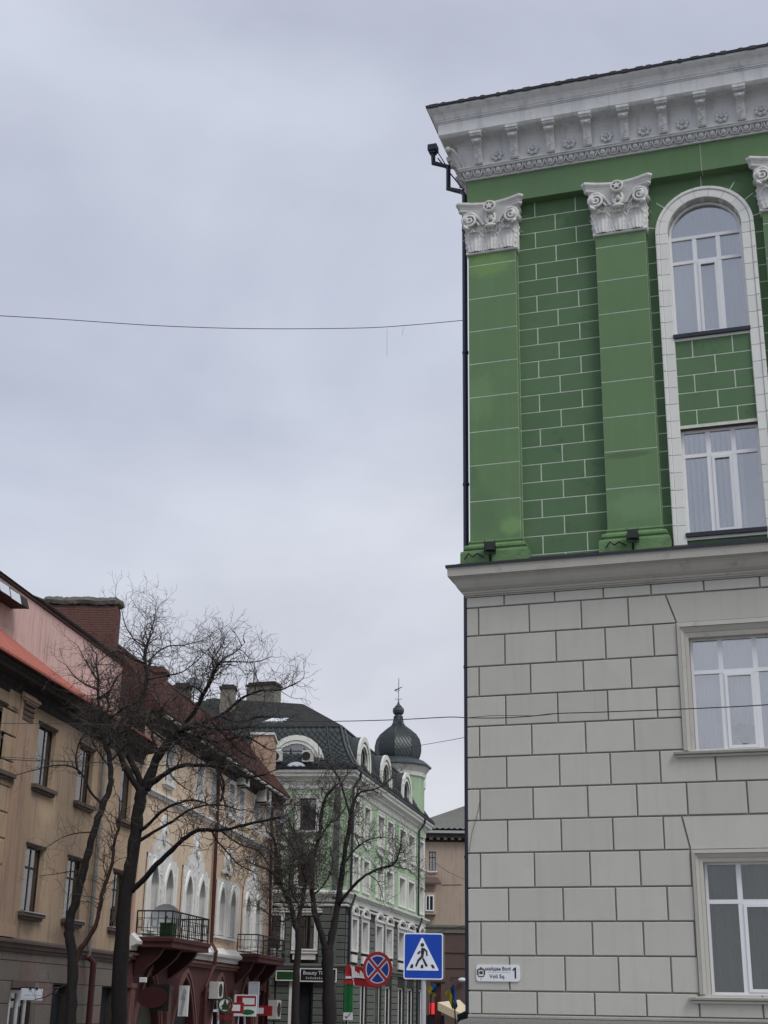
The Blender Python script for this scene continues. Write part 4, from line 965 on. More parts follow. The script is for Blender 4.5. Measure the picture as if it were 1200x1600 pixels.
# ================================================================== PINK BUILDING
pb = thing('pink_building', 'blank faded pink upper wall behind the orange red tiled roof, with slab brick chimney', 'building', aw(0, -1.0, 0), RA)
PZ = 13.17
mb = MB(); mb.quad((-9, 0, 9.8), (13.2, 0, 9.8), (13.2, 0, PZ), (-9, 0, PZ)); mb.quad((13.2, 0, 9.8), (13.2, 9, 9.8), (13.2, 9, PZ + .5), (13.2, 0, PZ)); mb.quad((-9, 9, 0), (-9, 0, 0), (-9, 0, PZ), (-9, 9, PZ)); mb.quad((13.2, 9, 0), (-9, 9, 0), (-9, 9, 13.7), (13.2, 9, 13.7))
part('wall', mb, 'pink_wall', pb)
part('coping', MB().sweep([(-9, 0), (13.25, 0)], [(0, PZ + .02), (.03, PZ + .03), (.05, PZ + .06), (.06, PZ + .10), (-.2, PZ + .12)]), 'brown_trim', pb)
part('roof', MB().quad((-9, -.12, PZ + .11), (13.25, -.12, PZ + .11), (13.25, 9, PZ + .55), (-9, 9, PZ + .55)), 'roof_metal', pb)
TM = MB().tube([(0, -.13, 0), (0, .22, .13)], .055, 6).mesh('tile_end', 'eave_dark')
for k in range(66): place('tile_end', TM, pb, (.4 + k * .19, 0, PZ + .14), sc=(1, 1, 1 + .25 * rnd.random()))
hd = part('roof_hatch', MB().add([(-4.4, .02, 12.42), (-1.45, .02, 12.52), (-1.45, -.55, 12.50), (-4.4, -.55, 12.40), (-4.4, .02, 12.82), (-1.45, .02, 12.86), (-1.45, -.45, 12.80), (-4.4, -.45, 12.76)], [(0, 1, 2, 3), (4, 7, 6, 5), (0, 3, 7, 4), (1, 5, 6, 2), (2, 6, 7, 3)]), 'eave_dark', pb)
for k in range(3): part('hatch_pane', MB().add([(-4.3 + k * .78, -.555, 12.45), (-3.60 + k * .78, -.555, 12.47), (-3.60 + k * .78, -.47, 12.76), (-4.3 + k * .78, -.47, 12.74)], [(0, 1, 2, 3)]), 'sign_white', hd)
# slab brick chimney, facing down the street
CY = 47.6
c0, c1 = at(62, 1040, CY), at(176, 1040, CY)
ctop = at(120, 946, CY).z
pbi = pb.matrix_basis.inverted() if False else None
def local_to(root, w):
    return Matrix.Rotation(-root.rotation_euler.z, 4, 'Z') @ (Vector(w) - root.location)
ch = place('chimney', None, pb); ch.location = local_to(pb, Vector((c0.x, CY, 13.0))); ch.rotation_euler = (0, 0, -RA)
CW = c1.x - c0.x; CH = ctop - 13.0
part('mortar_core', MB().box(0.012, CW - .012, .012, .70, 0, CH), 'brick_mortar', ch)
bw, bh = .262, .088; nrow = int(CH / bh)
rows = MB()
BMs = [MB().pillow(0, bw - .012, 0, .05, 0, bh - .012, .004).mesh('brick', 'brick_red')]
cnt = 0; stuffm = MB()
for r_ in range(nrow):
    x = 0 if r_ % 2 else -bw / 2
    while x < CW:
        a, b = max(x, 0), min(x + bw, CW)
        if b - a > .05:
            stuffm.pillow(a, b - .012, rnd.uniform(-.004, .004), .05, r_ * bh, r_ * bh + bh - .012, .004)
        x += bw
    for k in range(3): stuffm.box(CW - .01, CW + .004, .01 + k * .235, .225 + k * .235, r_ * bh, r_ * bh + bh - .012)
tag(part('brick_courses', stuffm, 'brick_red', ch), kind='stuff')
# rough concrete cap
vs = []; nX, nR = 26, 10; fs = []
for i in range(nX + 1):
    x = -.16 + (CW + .30) * i / nX
    for j in range(nR):
        a = 2 * pi * j / nR; sy, sz = cos(a), sin(a)
        k1 = .5 + .5 * min(1, min(i, nX - i) / 1.5)
        vs.append((x, .35 + (.47 * k1 + rnd.uniform(-.02, .02)) * math.copysign(abs(sy) ** .5, sy), CH + .17 + (.17 * k1 + rnd.uniform(-.035, .035)) * math.copysign(abs(sz) ** .6, sz) + .02 * sin(i * .6)))
for i in range(nX):
    for j in range(nR): fs.append((i * nR + j, i * nR + (j + 1) % nR, (i + 1) * nR + (j + 1) % nR, (i + 1) * nR + j))
fs += [tuple(range(nR)), tuple(nX * nR + j for j in range(nR))]
part('cap', MB().add(vs, fs), 'concrete', ch)

# ================================================================== GOTHIC HOUSE (pale orange over maroon)
sg = 8.5
gh_ = thing('gothic_house', 'pale orange house with white pointed arch windows, balconies and maroon arcaded ground floor', 'building', aw(sg, 0, 0), RA)
G = lambda s: s - sg
cent = [(10.55, 12.35), (14.95, 16.80), (19.95, 21.75), (24.45, 26.35)]
W2 = .46
hol = []
for i, (a, b) in enumerate(cent):
    zb = 4.12 if i in (0, 1, 3) else 4.45
    for c in (a, b): hol.append((G(c) - W2 - .02, G(c) + W2 + .02, zb - .02, 6.45, 'gothic'))
third = [11.5, 15.7, 17.9, 20.8, 22.6, 25.4, 27.6]
for c in third: hol.append((G(c) - .45, G(c) + .45, 9.45, 10.85))
part('wall', wall(0, 21.2, 3.9, 11.5, hol, .3), 'yellow_wall', gh_)
arcs = [(9.6, 12.8), (14.0, 17.4), (19.6, 21.95), (23.8, 26.7)]
gho = [(G(a), G(b), -.1, 2.72, 'gothic') for a, b in arcs] + [(G(27.6), G(28.9), -.1, 2.4)]
part('ground_wall', wall(0, 21.2, -.1, 3.9, gho, .45, .05), 'maroon', gh_)
part('end_wall', MB().quad((21.2, 0, 0), (21.2, 9, 0), (21.2, 9, 13.4), (21.2, 0, 11.5)).quad((0, 9, 0), (21.2, 9, 0), (21.2, 9, 13), (0, 9, 13)), 'yellow_wall', gh_)
part('room', MB().quad((0, 1.0, 0), (21.2, 1.0, 0), (21.2, 1.0, 11.4), (0, 1.0, 11.4)), 'interior_dark', gh_)
for i, (a, b) in enumerate(cent):
    zb = 4.12 if i in (0, 1, 3) else 4.45
    c = (a + b) / 2
    hs = [(G(k) - W2, G(k) + W2, zb, 6.42, 'gothic') for k in (a, b)]
    # ornate white field around the pair, stepping up to a gable
    top = [(G(c) - 1.75, 6.75), (G(c) - 1.2, 6.75), (G(c) - 1.2, 7.1), (G(c) - .78, 7.1), (G(c) - .78, 7.45), (G(c) - .45, 7.45)]
    top2 = [(2 * G(c) - x, z) for x, z in top[::-1]]
    crown = [(G(c) - .45 + .9 * k / 8, 7.85 + .42 * sin(pi * k / 8)) for k in range(9)]
    wmb = wall(G(c) - 1.75, G(c) + 1.75, zb - .02, 6.75, hs, .34, -.06)
    part('white_field', wmb, 'gothic_white', gh_)
    if i != 2: part('gable_field', MB().prism([top[0]] + top[1:] + crown + top2[:-1] + [top2[-1]], -.062, .0), 'gothic_white', gh_)
    else: part('niche', MB().ring(outline(G(c) - .62, G(c) + .62, 7.0, 8.1, 'round'), outline(G(c) - .45, G(c) + .45, 7.0, 7.93, 'round'), -.08, 0), 'gothic_white', gh_); part('niche_field', MB().prism(outline(G(c) - .45, G(c) + .45, 7.0, 7.93, 'round'), -.03, .0), 'white_stone', gh_)
    part('medallion', MB().ring([(G(c) + .26 * cos(2 * pi * k / 14), 7.5 + .3 * sin(2 * pi * k / 14)) for k in range(14)], [(G(c) + .16 * cos(2 * pi * k / 14), 7.5 + .2 * sin(2 * pi * k / 14)) for k in range(14)], -.13, -.03).ball((G(c), -.06, 7.5), .09, .05, .1), 'gothic_white', gh_)
    orn = MB(); r2 = random.Random(40 + i)
    for k in range(90):
        x, z = G(c) + r2.uniform(-1.68, 1.68), r2.uniform(zb + .1, 7.2)
        if any(h[0] - .06 < x < h[1] + .06 and z < 6.5 for h in hs) or (z > 6.7 and abs(x - G(c)) > 1.1): continue
        orn.ball((x, -.065, z), r2.uniform(.04, .10), .035, r2.uniform(.05, .13), 6, 4)
    tag(part('relief_ornament', orn, 'gothic_white', gh_), kind='stuff')
    for k in (a, b):
        fwin(gh_, G(k) - W2, G(k) + W2, zb, 6.42, 'gothic', frame='gothic_white', reveal=.24, cuts=(.36,), trans=(.66,), fw=.06, curt='curtain_blue', cpart=(.3, 1))
        part('arch_moulding', MB().ring(outline(G(k) - W2 - .14, G(k) + W2 + .14, zb, 6.62, 'gothic'), outline(G(k) - W2, G(k) + W2, zb, 6.42, 'gothic'), -.13, -.03), 'white_stone', gh_)
    for x in (G(c) - 1.72, G(c) + 1.72, G(c)):
        part('colonnette', MB().tube([(x, -.09, zb), (x, -.09, 6.55)], .07, 7), 'gothic_white', gh_)
    part('sill', MB().box(G(c) - 1.75, G(c) + 1.75, -.14, .02, zb - .12, zb - .03), 'white_stone', gh_)
for c in third:
    fwin(gh_, G(c) - .45, G(c) + .45, 9.45, 10.85, frame='pvc', reveal=.22, sur='gothic_white', sill='gothic_white', curt='curtain_blue', cpart=(0, .6), sw=.12)
for k in (0, 1): part('carved_square', MB().ring(outline(G(19.5 + k * 1.5), G(20.2 + k * 1.5), 3.98, 4.3), outline(G(19.5 + k * 1.5), G(20.2 + k * 1.5), 3.98, 4.3, None, .08), -.04, 0), 'yellow_wall', gh_)
part('string_course', MB().sweep([(0, 0), (21.2, 0)], [(0, 8.72), (.06, 8.74), (.08, 8.82), (.16, 8.86), (.16, 8.94), (0, 9.02)]), 'gothic_white', gh_)
part('canopy_ledge', MB().sweep([(0, 0), (21.2, 0)], [(0, 3.38), (.06, 3.40), (.08, 3.52), (.28, 3.60), (.30, 3.70), (.0, 3.98)]), 'gothic_white', gh_)
part('canopy_moulding', MB().sweep([(0, 0.0), (21.2, 0.0)], [(0, 3.10), (.06, 3.12), (.06, 3.2), (.14, 3.24), (.14, 3.32), (0, 3.34)]), 'maroon_light', gh_)
part('cornice', MB().sweep([(0, 0), (21.2, 0)], [(0, 11.05), (.05, 11.08), (.08, 11.2), (.45, 11.3), (.48, 11.42), (.62, 11.47), (.66, 11.56), (.4, 11.6)]), 'eave_dark', gh_)
cm = MB()
for k in range(17): cm.box(.3 + k * 1.24, 1.1 + k * 1.24 + rnd.uniform(-.2, .1), -.69, -.50, 11.40 + rnd.uniform(0, .03), 11.46)
tag(part('peeling_fascia', cm, 'gothic_white', gh_), kind='stuff')
# maroon mansard rising from the eave
z0, z1 = 11.58, 13.95
mb = MB(); n = 60
for i in range(n):
    a, b = 21.4 * i / n - .1, 21.4 * (i + 1) / n - .1
    mb.quad((a + .02, -.66, z0), (b - .02, -.66, z0), (b - .02, 1.3, z1), (a + .02, 1.3, z1)); mb.quad((b - .02, -.66, z0), (b, -.70, z0 + .03), (b, 1.26, z1 + .03), (b - .02, 1.3, z1)); mb.quad((b, -.70, z0 + .03), (b + .02, -.66, z0), (b + .02, 1.3, z1), (b, 1.26, z1 + .03))
mb.quad((-.1, 1.3, z1), (21.3, 1.3, z1), (21.3, 9, z1 + .4), (-.1, 9, z1 + .4)); mb.add([(-.1, -.66, z0), (-.1, 1.3, z1), (-.1, 9, z1 + .4), (-.1, 9, z0)], [(0, 1, 2, 3)]); mb.add([(21.3, -.66, z0), (21.3, 1.3, z1), (21.3, 9, z1 + .4), (21.3, 9, z0)], [(0, 1, 2, 3)])
part('roof', mb, 'tile_brown', gh_)
part('ridge_cap', MB().box(-.1, 21.3, 1.2, 1.45, z1 - .02, z1 + .06), 'tile_brown', gh_)
_a, _b = at(393, 1148, 68.5), at(427, 1148, 68.5)
at2 = place('attic', MB().box(0, _b.x - _a.x, 0, 2.5, 0, _a.z - 11.0).mesh('attic', 'salmon_wall'), gh_); at2.location = local_to(gh_, Vector((_a.x, 68.5, 11.0))); at2.rotation_euler = (0, 0, -RA)
part('attic_coping', MB().box(-.08, _b.x - _a.x + .08, -.08, 2.6, _a.z - 11.0, _a.z - 10.88), 'gothic_white', at2)
def chim(name, xw, yw, z0, z1, w, d, m, cap, root):
    c = place(name, MB().box(-w / 2, w / 2, -d / 2, d / 2, 0, z1 - z0).mesh(name, m), root); c.location = local_to(root, Vector((xw, yw, z0))); c.rotation_euler = (0, 0, -root.rotation_euler.z)
    part('cap', MB().box(-w / 2 - .08, w / 2 + .08, -d / 2 - .08, d / 2 + .08, z1 - z0, z1 - z0 + .12).box(-w / 2 + .05, w / 2 - .05, -d / 2 + .05, d / 2 - .05, z1 - z0 + .12, z1 - z0 + .26), cap, c); return c
p = at(240, 1054, 53); chim('chimney', p.x, 53, 12.6, p.z, 1.02, .8, 'brick_red', 'brick_red', gh_)
p = at(286, 1078, 60); chim('chimney', p.x, 60, 13.2, p.z, .72, .7, 'plaster_old', 'eave_dark', gh_)
# balconies
def balcony(s0, s1, d, zt, rail, m):
    b = part('balcony', MB().box(G(s0), G(s1), -d, .0, zt - .34, zt - .16), m, gh_)
    part('slab_edge', MB().sweep([(G(s0), 0), (G(s0), -d), (G(s1), -d), (G(s1), 0)], [(0, zt - .16), (.05, zt - .15), (.06, zt - .03), (0, zt)]).quad((G(s0), 0, zt), (G(s1), 0, zt), (G(s1), -d, zt), (G(s0), -d, zt)), m, b)
    rl = MB(); pth = [(G(s0) + .05, -.02), (G(s0) + .05, -d + .05), (G(s1) - .05, -d + .05), (G(s1) - .05, -.02)]
    for z, r_ in ((zt + rail, .028), (zt + rail * .72, .014), (zt + rail * .34, .014), (zt + .08, .018)):
        rl.tube([(x, y, z) for x, y in pth], r_, 5)
    part('handrail', rl, 'iron', b)
    bars = MB()
    for (xa, ya), (xb, yb) in zip(pth, pth[1:]):
        L_ = math.hypot(xb - xa, yb - ya); k = max(2, int(L_ / .24))
        for i in range(k + 1):
            x, y = xa + (xb - xa) * i / k, ya + (yb - ya) * i / k
            part('baluster', MB().tube([(x, y, zt), (x, y, zt + rail)], .014 if i % 4 else .028, 4, False), 'iron', b)
            if i < k and i % 2 == 0:
                xm, ym = xa + (xb - xa) * (i + .5) / k, ya + (yb - ya) * (i + .5) / k; ux, uy = (xb - xa) / L_ * .09, (yb - ya) / L_ * .09
                bars.tube([(xm - ux, ym - uy, zt + rail * .40), (xm + ux, ym + uy, zt + rail * .40), (xm + ux, ym + uy, zt + rail * .66), (xm - ux, ym - uy, zt + rail * .66), (xm - ux, ym - uy, zt + rail * .40)], .010, 4)
    tag(part('scroll_work', bars, 'iron', b), kind='stuff')
    for s in (s0 + .3, (s0 + s1) / 2, s1 - .3):
        n = 8; P = [(0, zt - .34)] + [(d * .95 * (1 - sin(pi / 2 * k / n)), zt - .36 - 1.0 * (1 - cos(pi / 2 * k / n))) for k in range(n + 1)]
        P = [(d * .72, zt - .34)] + [(d * .72 * (1 - k / n) ** 1.0, zt - .40 - .85 * (k / n) ** .7) for k in range(n + 1)] + [(0, zt - .34)]
        q = MB(); nn_ = len(P); q.add([(G(s) - .12, -o, z) for o, z in P] + [(G(s) + .12, -o, z) for o, z in P], [tuple(range(nn_)), tuple(range(2 * nn_ - 1, nn_ - 1, -1))] + [(i, i + nn_, (i + 1) % nn_ + nn_, (i + 1) % nn_) for i in range(nn_)])
        part('bracket', q, 'dull_red', b)  # darker maroon: shade under the balcony is put into the colour
    return b
balcony(9.1, 13.8, 1.33, 3.86, .85, 'maroon')
balcony(23.1, 28.3, 1.0, 3.86, .80, 'maroon')
# arcade mouldings, recessed doors
for i, (a, b) in enumerate(arcs):
    o0 = outline(G(a) - .28, G(b) + .28, -.1, 3.02, 'gothic'); o1 = outline(G(a), G(b), -.1, 2.72, 'gothic')
    part('arch_moulding', MB().ring(o0, outline(G(a) - .14, G(b) + .14, -.1, 2.87, 'gothic'), -.05, .05), 'maroon_light', gh_)
    part('arch_moulding', MB().ring(outline(G(a) - .12, G(b) + .12, -.1, 2.84, 'gothic'), o1, -.0, .05), 'maroon_light', gh_)
    if i == 0: part('arch_infill', MB().prism(outline(G(a), G(b), -.1, 2.72, 'gothic', .02), .30, .34), 'olive_panel', gh_)
    if i == 1: part('arch_infill', MB().prism(outline(G(a), G(b), -.1, 2.72, 'gothic', .02), .36, .40), 'interior_dark', gh_)
    if i >= 2:
        w = part('shop_window', MB().ring(outline(G(a), G(b), .3, 2.72, 'gothic', .02), outline(G(a), G(b), .3, 2.72, 'gothic', .12), .28, .36).box(G(a) + .1, G(b) - .1, .28, .35, 1.45, 1.55).box((G(a) + G(b)) / 2 - .05, (G(a) + G(b)) / 2 + .05, .285, .355, .4, 2.5), 'sign_white', gh_)
        part('pane', MB().prism(outline(G(a), G(b), .3, 2.72, 'gothic', .05), .32, .33), 'glass_far', w)
        part('poster', MB().prism(outline(G(a), G(b), 1.6, 2.72, 'gothic', .14), .37, .38), 'sign_white', w)
        for k in range(3): part('poster', MB().box(G(a) + .2 + k * .72, G(a) + .8 + k * .72, .37, .38, .5, 1.35), ('sign_white', 'cream_cloth', 'sign_white')[k], w)
for s in (9.1, 13.4, 18.3, 22.9, 27.2, 29.4): part('pier', MB().box(G(s) - .22, G(s) + .22, -.08, .06, -.1, 2.2).box(G(s) - .3, G(s) + .3, -.12, .06, 2.2, 2.34), 'maroon_light', gh_)
part('orange_strip', MB().box(-.02, .22, -.05, .02, 3.9, 9.0), 'salmon_wall', gh_)
for pts, nm in (([(G(17.7), -.55, 11.35), (G(17.8), -.2, 10.8), (G(18.2), -.14, 9.9), (G(18.45), -.14, 4.1), (G(18.3), -.4, 3.75), (G(18.3), -.35, 3.2), (G(17.9), -.18, 2.4), (G(17.9), -.18, 0)], 'drainpipe'),
                ([(G(29.9), -.72, 11.52), (G(29.85), -.68, 11.3), (G(28.2), -.16, 10.8), (G(28.15), -.14, 10.2), (G(28.9), -.14, 4.2), (G(28.9), -.14, 0)], 'drainpipe')):
    part(nm, MB().tube(pts, .075, 7), 'pipe_red', gh_)

# things on and around the gothic house
def ac_unit(root_pos, rz, lab, w=.8, h=.55, d=.3, group='air conditioner units on the facades'):
    t = thing('air_conditioner', lab, 'air conditioner', root_pos, rz, group)
    part('casing', MB().pillow(-w / 2, w / 2, -d, 0, 0, h, .02), 'appliance', t)
    part('fan_grille', MB().ring([(-w * .12 + h * .38 * cos(2 * pi * k / 14), h / 2 + h * .38 * sin(2 * pi * k / 14)) for k in range(14)], [(-w * .12 + h * .31 * cos(2 * pi * k / 14), h / 2 + h * .31 * sin(2 * pi * k / 14)) for k in range(14)], -d - .02, -d).prism([(-w * .12 + h * .31 * cos(2 * pi * k / 14), h / 2 + h * .31 * sin(2 * pi * k / 14)) for k in range(14)], -d - .006, -d - .001), 'wood_dark', t)
    part('bracket', MB().box(-w * .35, -w * .3, -d, .1, -.05, 0).box(w * .3, w * .35, -d, .1, -.05, 0), 'iron', t)
    return t
ac_unit(aw(21.9, .02, 10.95), RA, 'small white air conditioner under the maroon eave, left of the gutter corner one', 1.0, .6, .4)
ac_unit(aw(25.9, .02, 10.75), RA, 'white air conditioner with grille under the gutter corner, nearer the green building', 1.3, .7, .45)
ac_unit(aw(19.2, .05, 1.95), RA, 'white air conditioner in front of a maroon arch above the round shop sign', .75, .66, .4)
ac_unit(aw(28.6, .35, 1.15), RA, 'pale upright air conditioner on the last maroon pier by the dark shop', .8, .85, .45)
def dish(pos, r_, lab, face=(0.2, -1, .3), group='satellite dishes'):
    t = thing('satellite_dish', lab, 'satellite dish', pos, 0, group)
    q = Vector(face).normalized().to_track_quat('Z', 'Y').to_euler()
    d = place('reflector', MB().lathe([(.001, 0), (r_ * .5, r_ * .06), (r_ * .85, r_ * .19), (r_, r_ * .28)], 18).mesh('reflector', 'dish', True), t, (0, 0, r_), rot=q)
    place('arm', MB().tube([(0, -r_ * .9, r_ * .2), (0, -r_ * .1, r_ * .9)], .02, 4).box(-.05, .05, -r_ * .15, -r_ * .02, r_ * .85, r_ * .95).mesh('arm', 'iron'), t, (0, 0, r_), rot=q)
    part('mast', MB().tube([(0, .06, -.35), (0, .06, r_ * .9)], .03, 5), 'iron', t)
    return t
dish(at(302, 1088, 60), .42, 'grey satellite dish standing beside the small plaster chimney on the gothic house')
dish(aw(10.2, .7, 3.9), .55, 'large grey satellite dish standing on the first wrought iron balcony')
cr = thing('crate', 'dark green crate at the street corner of the first iron balcony', 'crate', aw(9.6, 1.0, 3.87), RA)
part('box', MB().pillow(-.3, .3, -.2, .2, 0, .42, .02), 'dim_green', cr); part('lid', MB().box(-.32, .32, -.22, .22, .42, .47), 'shop_green', cr)
def panel_sign(name, lab, s, o, z, w, h, m, edge=None, group=None, rz=RA, pos=None):
    t = thing(name, lab, 'sign', pos if pos is not None else aw(s, o, z), rz, group)
    part('panel', MB().pillow(-w / 2, w / 2, -.05, .05, -h / 2, h / 2, .01), m, t)
    if edge: part('rim', MB().ring(outline(-w / 2 - .03, w / 2 + .03, -h / 2 - .03, h / 2 + .03), outline(-w / 2 + .02, w / 2 - .02, -h / 2 + .02, h / 2 - .02), -.065, .04), edge, t)
    return t
# signs that stick out towards the viewer: their faces look down the street
RZ0 = R(-8)
t = panel_sign('vertical_sign', 'narrow white vertical sign board hanging beside the second maroon arch', 0, 0, 0, .36, 1.05, 'sign_plain', pos=aw(12.9, .75, 1.82), rz=RZ0)
part('motif', MB().prism([(-.12, -.45), (.0, -.5), (.10, .1), (.0, .2)], -.06, -.051).prism([(-.1, .1), (.02, -.05), (.12, .3), (.02, .45)], -.06, -.051), 'pole', t)
t = thing('oval_sign', 'dull oxblood oval sign on a black board beside the first maroon arch', 'sign', aw(8.9, .8, 1.9), RZ0)
part('board', MB().box(-.05, .62, -.02, .02, -.42, .42), 'black', t)
part('oval', MB().prism([(.05 + .52 * cos(2 * pi * k / 24), .34 * sin(2 * pi * k / 24)) for k in range(24)][::-1], -.07, -.02), 'dull_red', t)
panel_sign('small_plate', 'tiny white number plate on the maroon wall above the oval sign', 0, 0, 0, .24, .16, 'sign_plain', pos=aw(8.8, .5, 2.45), rz=RZ0)
# round shop sign with a fir tree and the shop name
t = thing('round_shop_sign', 'round white shop sign with dark green ring and fir tree above the red SPAR letters', 'sign', aw(18.1, .95, 1.72), RZ0)
C = lambda r_, n=24: [(r_ * cos(2 * pi * k / n), r_ * sin(2 * pi * k / n)) for k in range(n)]
part('disc', MB().prism(C(.30)[::-1], -.05, .05), 'sign_plain', t); part('ring', MB().ring(C(.30), C(.235), -.07, .06), 'dim_green', t)
part('fir_tree', MB().prism([(-.13, -.17), (.13, -.17), (.02, .20), (-.02, .20)][::-1], -.065, -.051).prism([(-.17, -.06), (.17, -.06), (0, .1)][::-1], -.066, -.0515), 'dim_green', t)
part('red_segment', MB().prism([(.12, -.18), (.19, -.13), (.22, .05), (.15, .15), (.10, .05)], -.064, -.051), 'shop_red', t)
text_mesh('SPAR', .26, 'shop_red', t, (0, -.06, -.48), (R(90), 0, 0), depth=.02)
t = panel_sign('shop_lightbox', 'white lightbox with a red printed top panel between the two small arched shop windows', 0, 0, 0, .96, .86, 'sign_plain', pos=aw(21.6, .9, 1.72), rz=RZ0)
part('red_field', MB().box(-.38, .46, -.058, -.051, -.02, .38), 'shop_red', t); part('print', MB().box(-.12, .40, -.062, -.0585, .04, .30), 'sign_plain', t); part('green_print', MB().ball((.12, -.055, -.26), .30, .01, .11, 12, 5), 'shop_green', t)
panel_sign('shop_sign', 'small red shop sign with a white label left of the white lightbox', 0, 0, 0, .60, .42, 'shop_red', pos=aw(19.9, .95, 1.62), rz=RZ0)
panel_sign('shop_sign', 'long red shop panel with a small white label right of the white lightbox', 0, 0, 0, 1.0, .42, 'shop_red', pos=aw(24.3, .95, 1.52), rz=RZ0)
for (s, w) in ((19.9, .34), (24.2, .24)):
    part('label_patch', MB().box(-w / 2, w / 2, -.062, -.052, -.12, .12), 'sign_plain', [o for o in bpy.data.objects if o.name.startswith('shop_sign')][0 if s < 20 else 1])
panel_sign('vertical_sign', 'slim pale blue upright sign in front of the last small arched shop window', 0, 0, 0, .40, 1.25, 'sign_white', 'sign_white', pos=aw(23.4, .8, 2.05), rz=RZ0)

# ================================================================== GREEN MANSARD BUILDING
GK = at(541, 1413, 74.0); GK.z = 0; GAZ = 12.5; RG = R(90 - GAZ); FD = R(96.5)
gb = thing('green_mansard_building', 'mint green corner house with dark slate mansard, dormers and a far onion dome', 'building', GK, RG)
GL, FL = 22.3, 13.5
FR_ = {'rz': R(-83.5)}
fl = (cos(FD) * FL, sin(FD) * FL)
cols = [(1.55, 3.0), (4.0, 5.45), (7.3, 8.9), (9.9, 11.5), (13.5, 15.3), (16.2, 18.0), (20.1, 21.5)]
cols = [(1.35, 2.45), (3.75, 5.05), (7.25, 8.75), (9.95, 11.55), (13.6, 15.4), (16.5, 18.4), (20.3, 21.6)]
h4 = [(a, b, 10.65, 12.35) for a, b in cols]; h3 = [(a, b, 7.75, 9.4) for a, b in cols]; h2 = [(a, b, 4.6, 6.15) for a, b in cols]
part('upper_wall', wall(0, GL, 7.0, 13.3, h4 + h3, .45), 'mint_wall', gb)
part('lower_wall', wall(0, GL, 3.8, 7.0, h2, .45, .02), 'slate_joint', gb)
shop = [(a - .2, b + .2, .02, 2.95) for a, b in cols[1:]]
part('shop_wall', wall(0, GL, -.1, 3.8, shop, .35, .02), 'slate_joint', gb)
part('far_wall', MB().quad((GL, 0, 0), (GL, 10, 0), (GL, 10, 13.9), (GL, 0, 13.9)), 'mint_wall', gb)
part('room', MB().quad((0.3, 1.2, 0), (GL, 1.2, 0), (GL, 1.2, 13), (0.3, 1.2, 13)), 'interior_dark', gb)
for (a, b) in cols:
    fwin(gb, a, b, 10.65, 12.35, sur='mint_trim', sw=.20, curt='sign_white', cpart=(.3, 1), trans=(.66,), fw=.07, sill='mint_trim', reveal=.42)
    part('apron', MB().prism([(a - .2, 10.5), (b + .2, 10.5), (b + .1, 10.2), ((a + b) / 2, 10.02), (a - .1, 10.2)], -.07, 0), 'mint_trim', gb)
    fwin(gb, a, b, 7.75, 9.4, sur='mint_trim', sw=.22, curt='sign_white', cpart=(.3, 1), trans=(.66,), fw=.07, reveal=.42)
    w = fwin(gb, a, b, 4.6, 6.15, sur='gothic_white', sw=.2, curt='sign_white', cpart=(.25, 1), trans=(.66,), fw=.07, reveal=.42, y=.0)
    c = (a + b) / 2; hw = (b - a) / 2 + .18
    part('entablature', MB().box(c - hw - .06, c + hw + .06, -.14, .02, 6.36, 6.46), 'gothic_white', gb)
    part('pediment', MB().ring([(c + hw * cos(pi * k / 10), 6.47 + .46 * sin(pi * k / 10)) for k in range(11)], [(c + (hw - .16) * cos(pi * k / 10), 6.49 + .30 * sin(pi * k / 10)) for k in range(11)], -.14, .02), 'gothic_white', gb)
    part('apron_panel', MB().box(a - .05, b + .05, -.08, .02, 3.98, 4.36), 'gothic_white', gb)
for k in range(9):                     # rusticated courses between the windows
    z = 3.82 + .35 * k
    edges = [0.0] + [v for a, b in cols for v in (a - .24, b + .24)] + [GL]
    for p, q in zip(edges[::2], edges[1::2]):
        if q - p > .25 and z + .33 < 6.5: part('rusticated_block', MB().pillow(p + .02, q - .02, -.03, .03, z + .015, z + .335, .02), 'slate_wall', gb)
for k in range(11):
    z = -.05 + .345 * k
    edges = [0.0] + [v for a, b, _, _ in shop for v in (a, b)] + [GL]
    for p, q in zip(edges[::2], edges[1::2]):
        if z + .33 < 3.8: part('rusticated_block', MB().pillow(p + .02, q - .02, -.04, .03, z + .015, z + .33, .02), 'slate_wall', gb)
for a, b, z0_, z1_ in shop:
    w = part('shop_window', MB().ring(outline(a, b, .02, z1_), outline(a, b, .02, z1_, None, .1), .12, .2).box((a + b) / 2 - .04, (a + b) / 2 + .04, .12, .2, .1, 2.85), 'gothic_white', gb)
    part('pane', MB().box(a + .08, b - .08, .15, .16, .1, 2.88), 'glass_far', w)
# front side, facing the viewer
fw4 = [(-2.62, -1.74), (-4.40, -3.5), (-7.0, -6.1), (-9.6, -8.7), (-12.2, -11.3)]
hf = [(a, b, 10.58, 12.28) for a, b in fw4] + [(a, b, 7.70, 9.32) for a, b in fw4]
part('front_upper_wall', wall(-FL, 0, 7.0, 13.3, hf, .25), 'mint_wall', gb, **FR_)
hf2 = [(a - .0, b + .1, 4.55, 6.22) for a, b in fw4]
part('front_lower_wall', wall(-FL, 0, 3.8, 7.0, hf2, .25, .02), 'slate_joint', gb, **FR_)
dr = [(-2.68, -1.68, -.1, 2.92)]
part('front_shop_wall', wall(-FL, 0, -.1, 3.8, dr, .35, .02), 'slate_joint', gb, **FR_)
part('front_room', MB().quad((-FL, 1.2, 0), (-.5, 1.2, 0), (-.5, 1.2, 13), (-FL, 1.2, 13)), 'interior_dark', gb, **FR_)
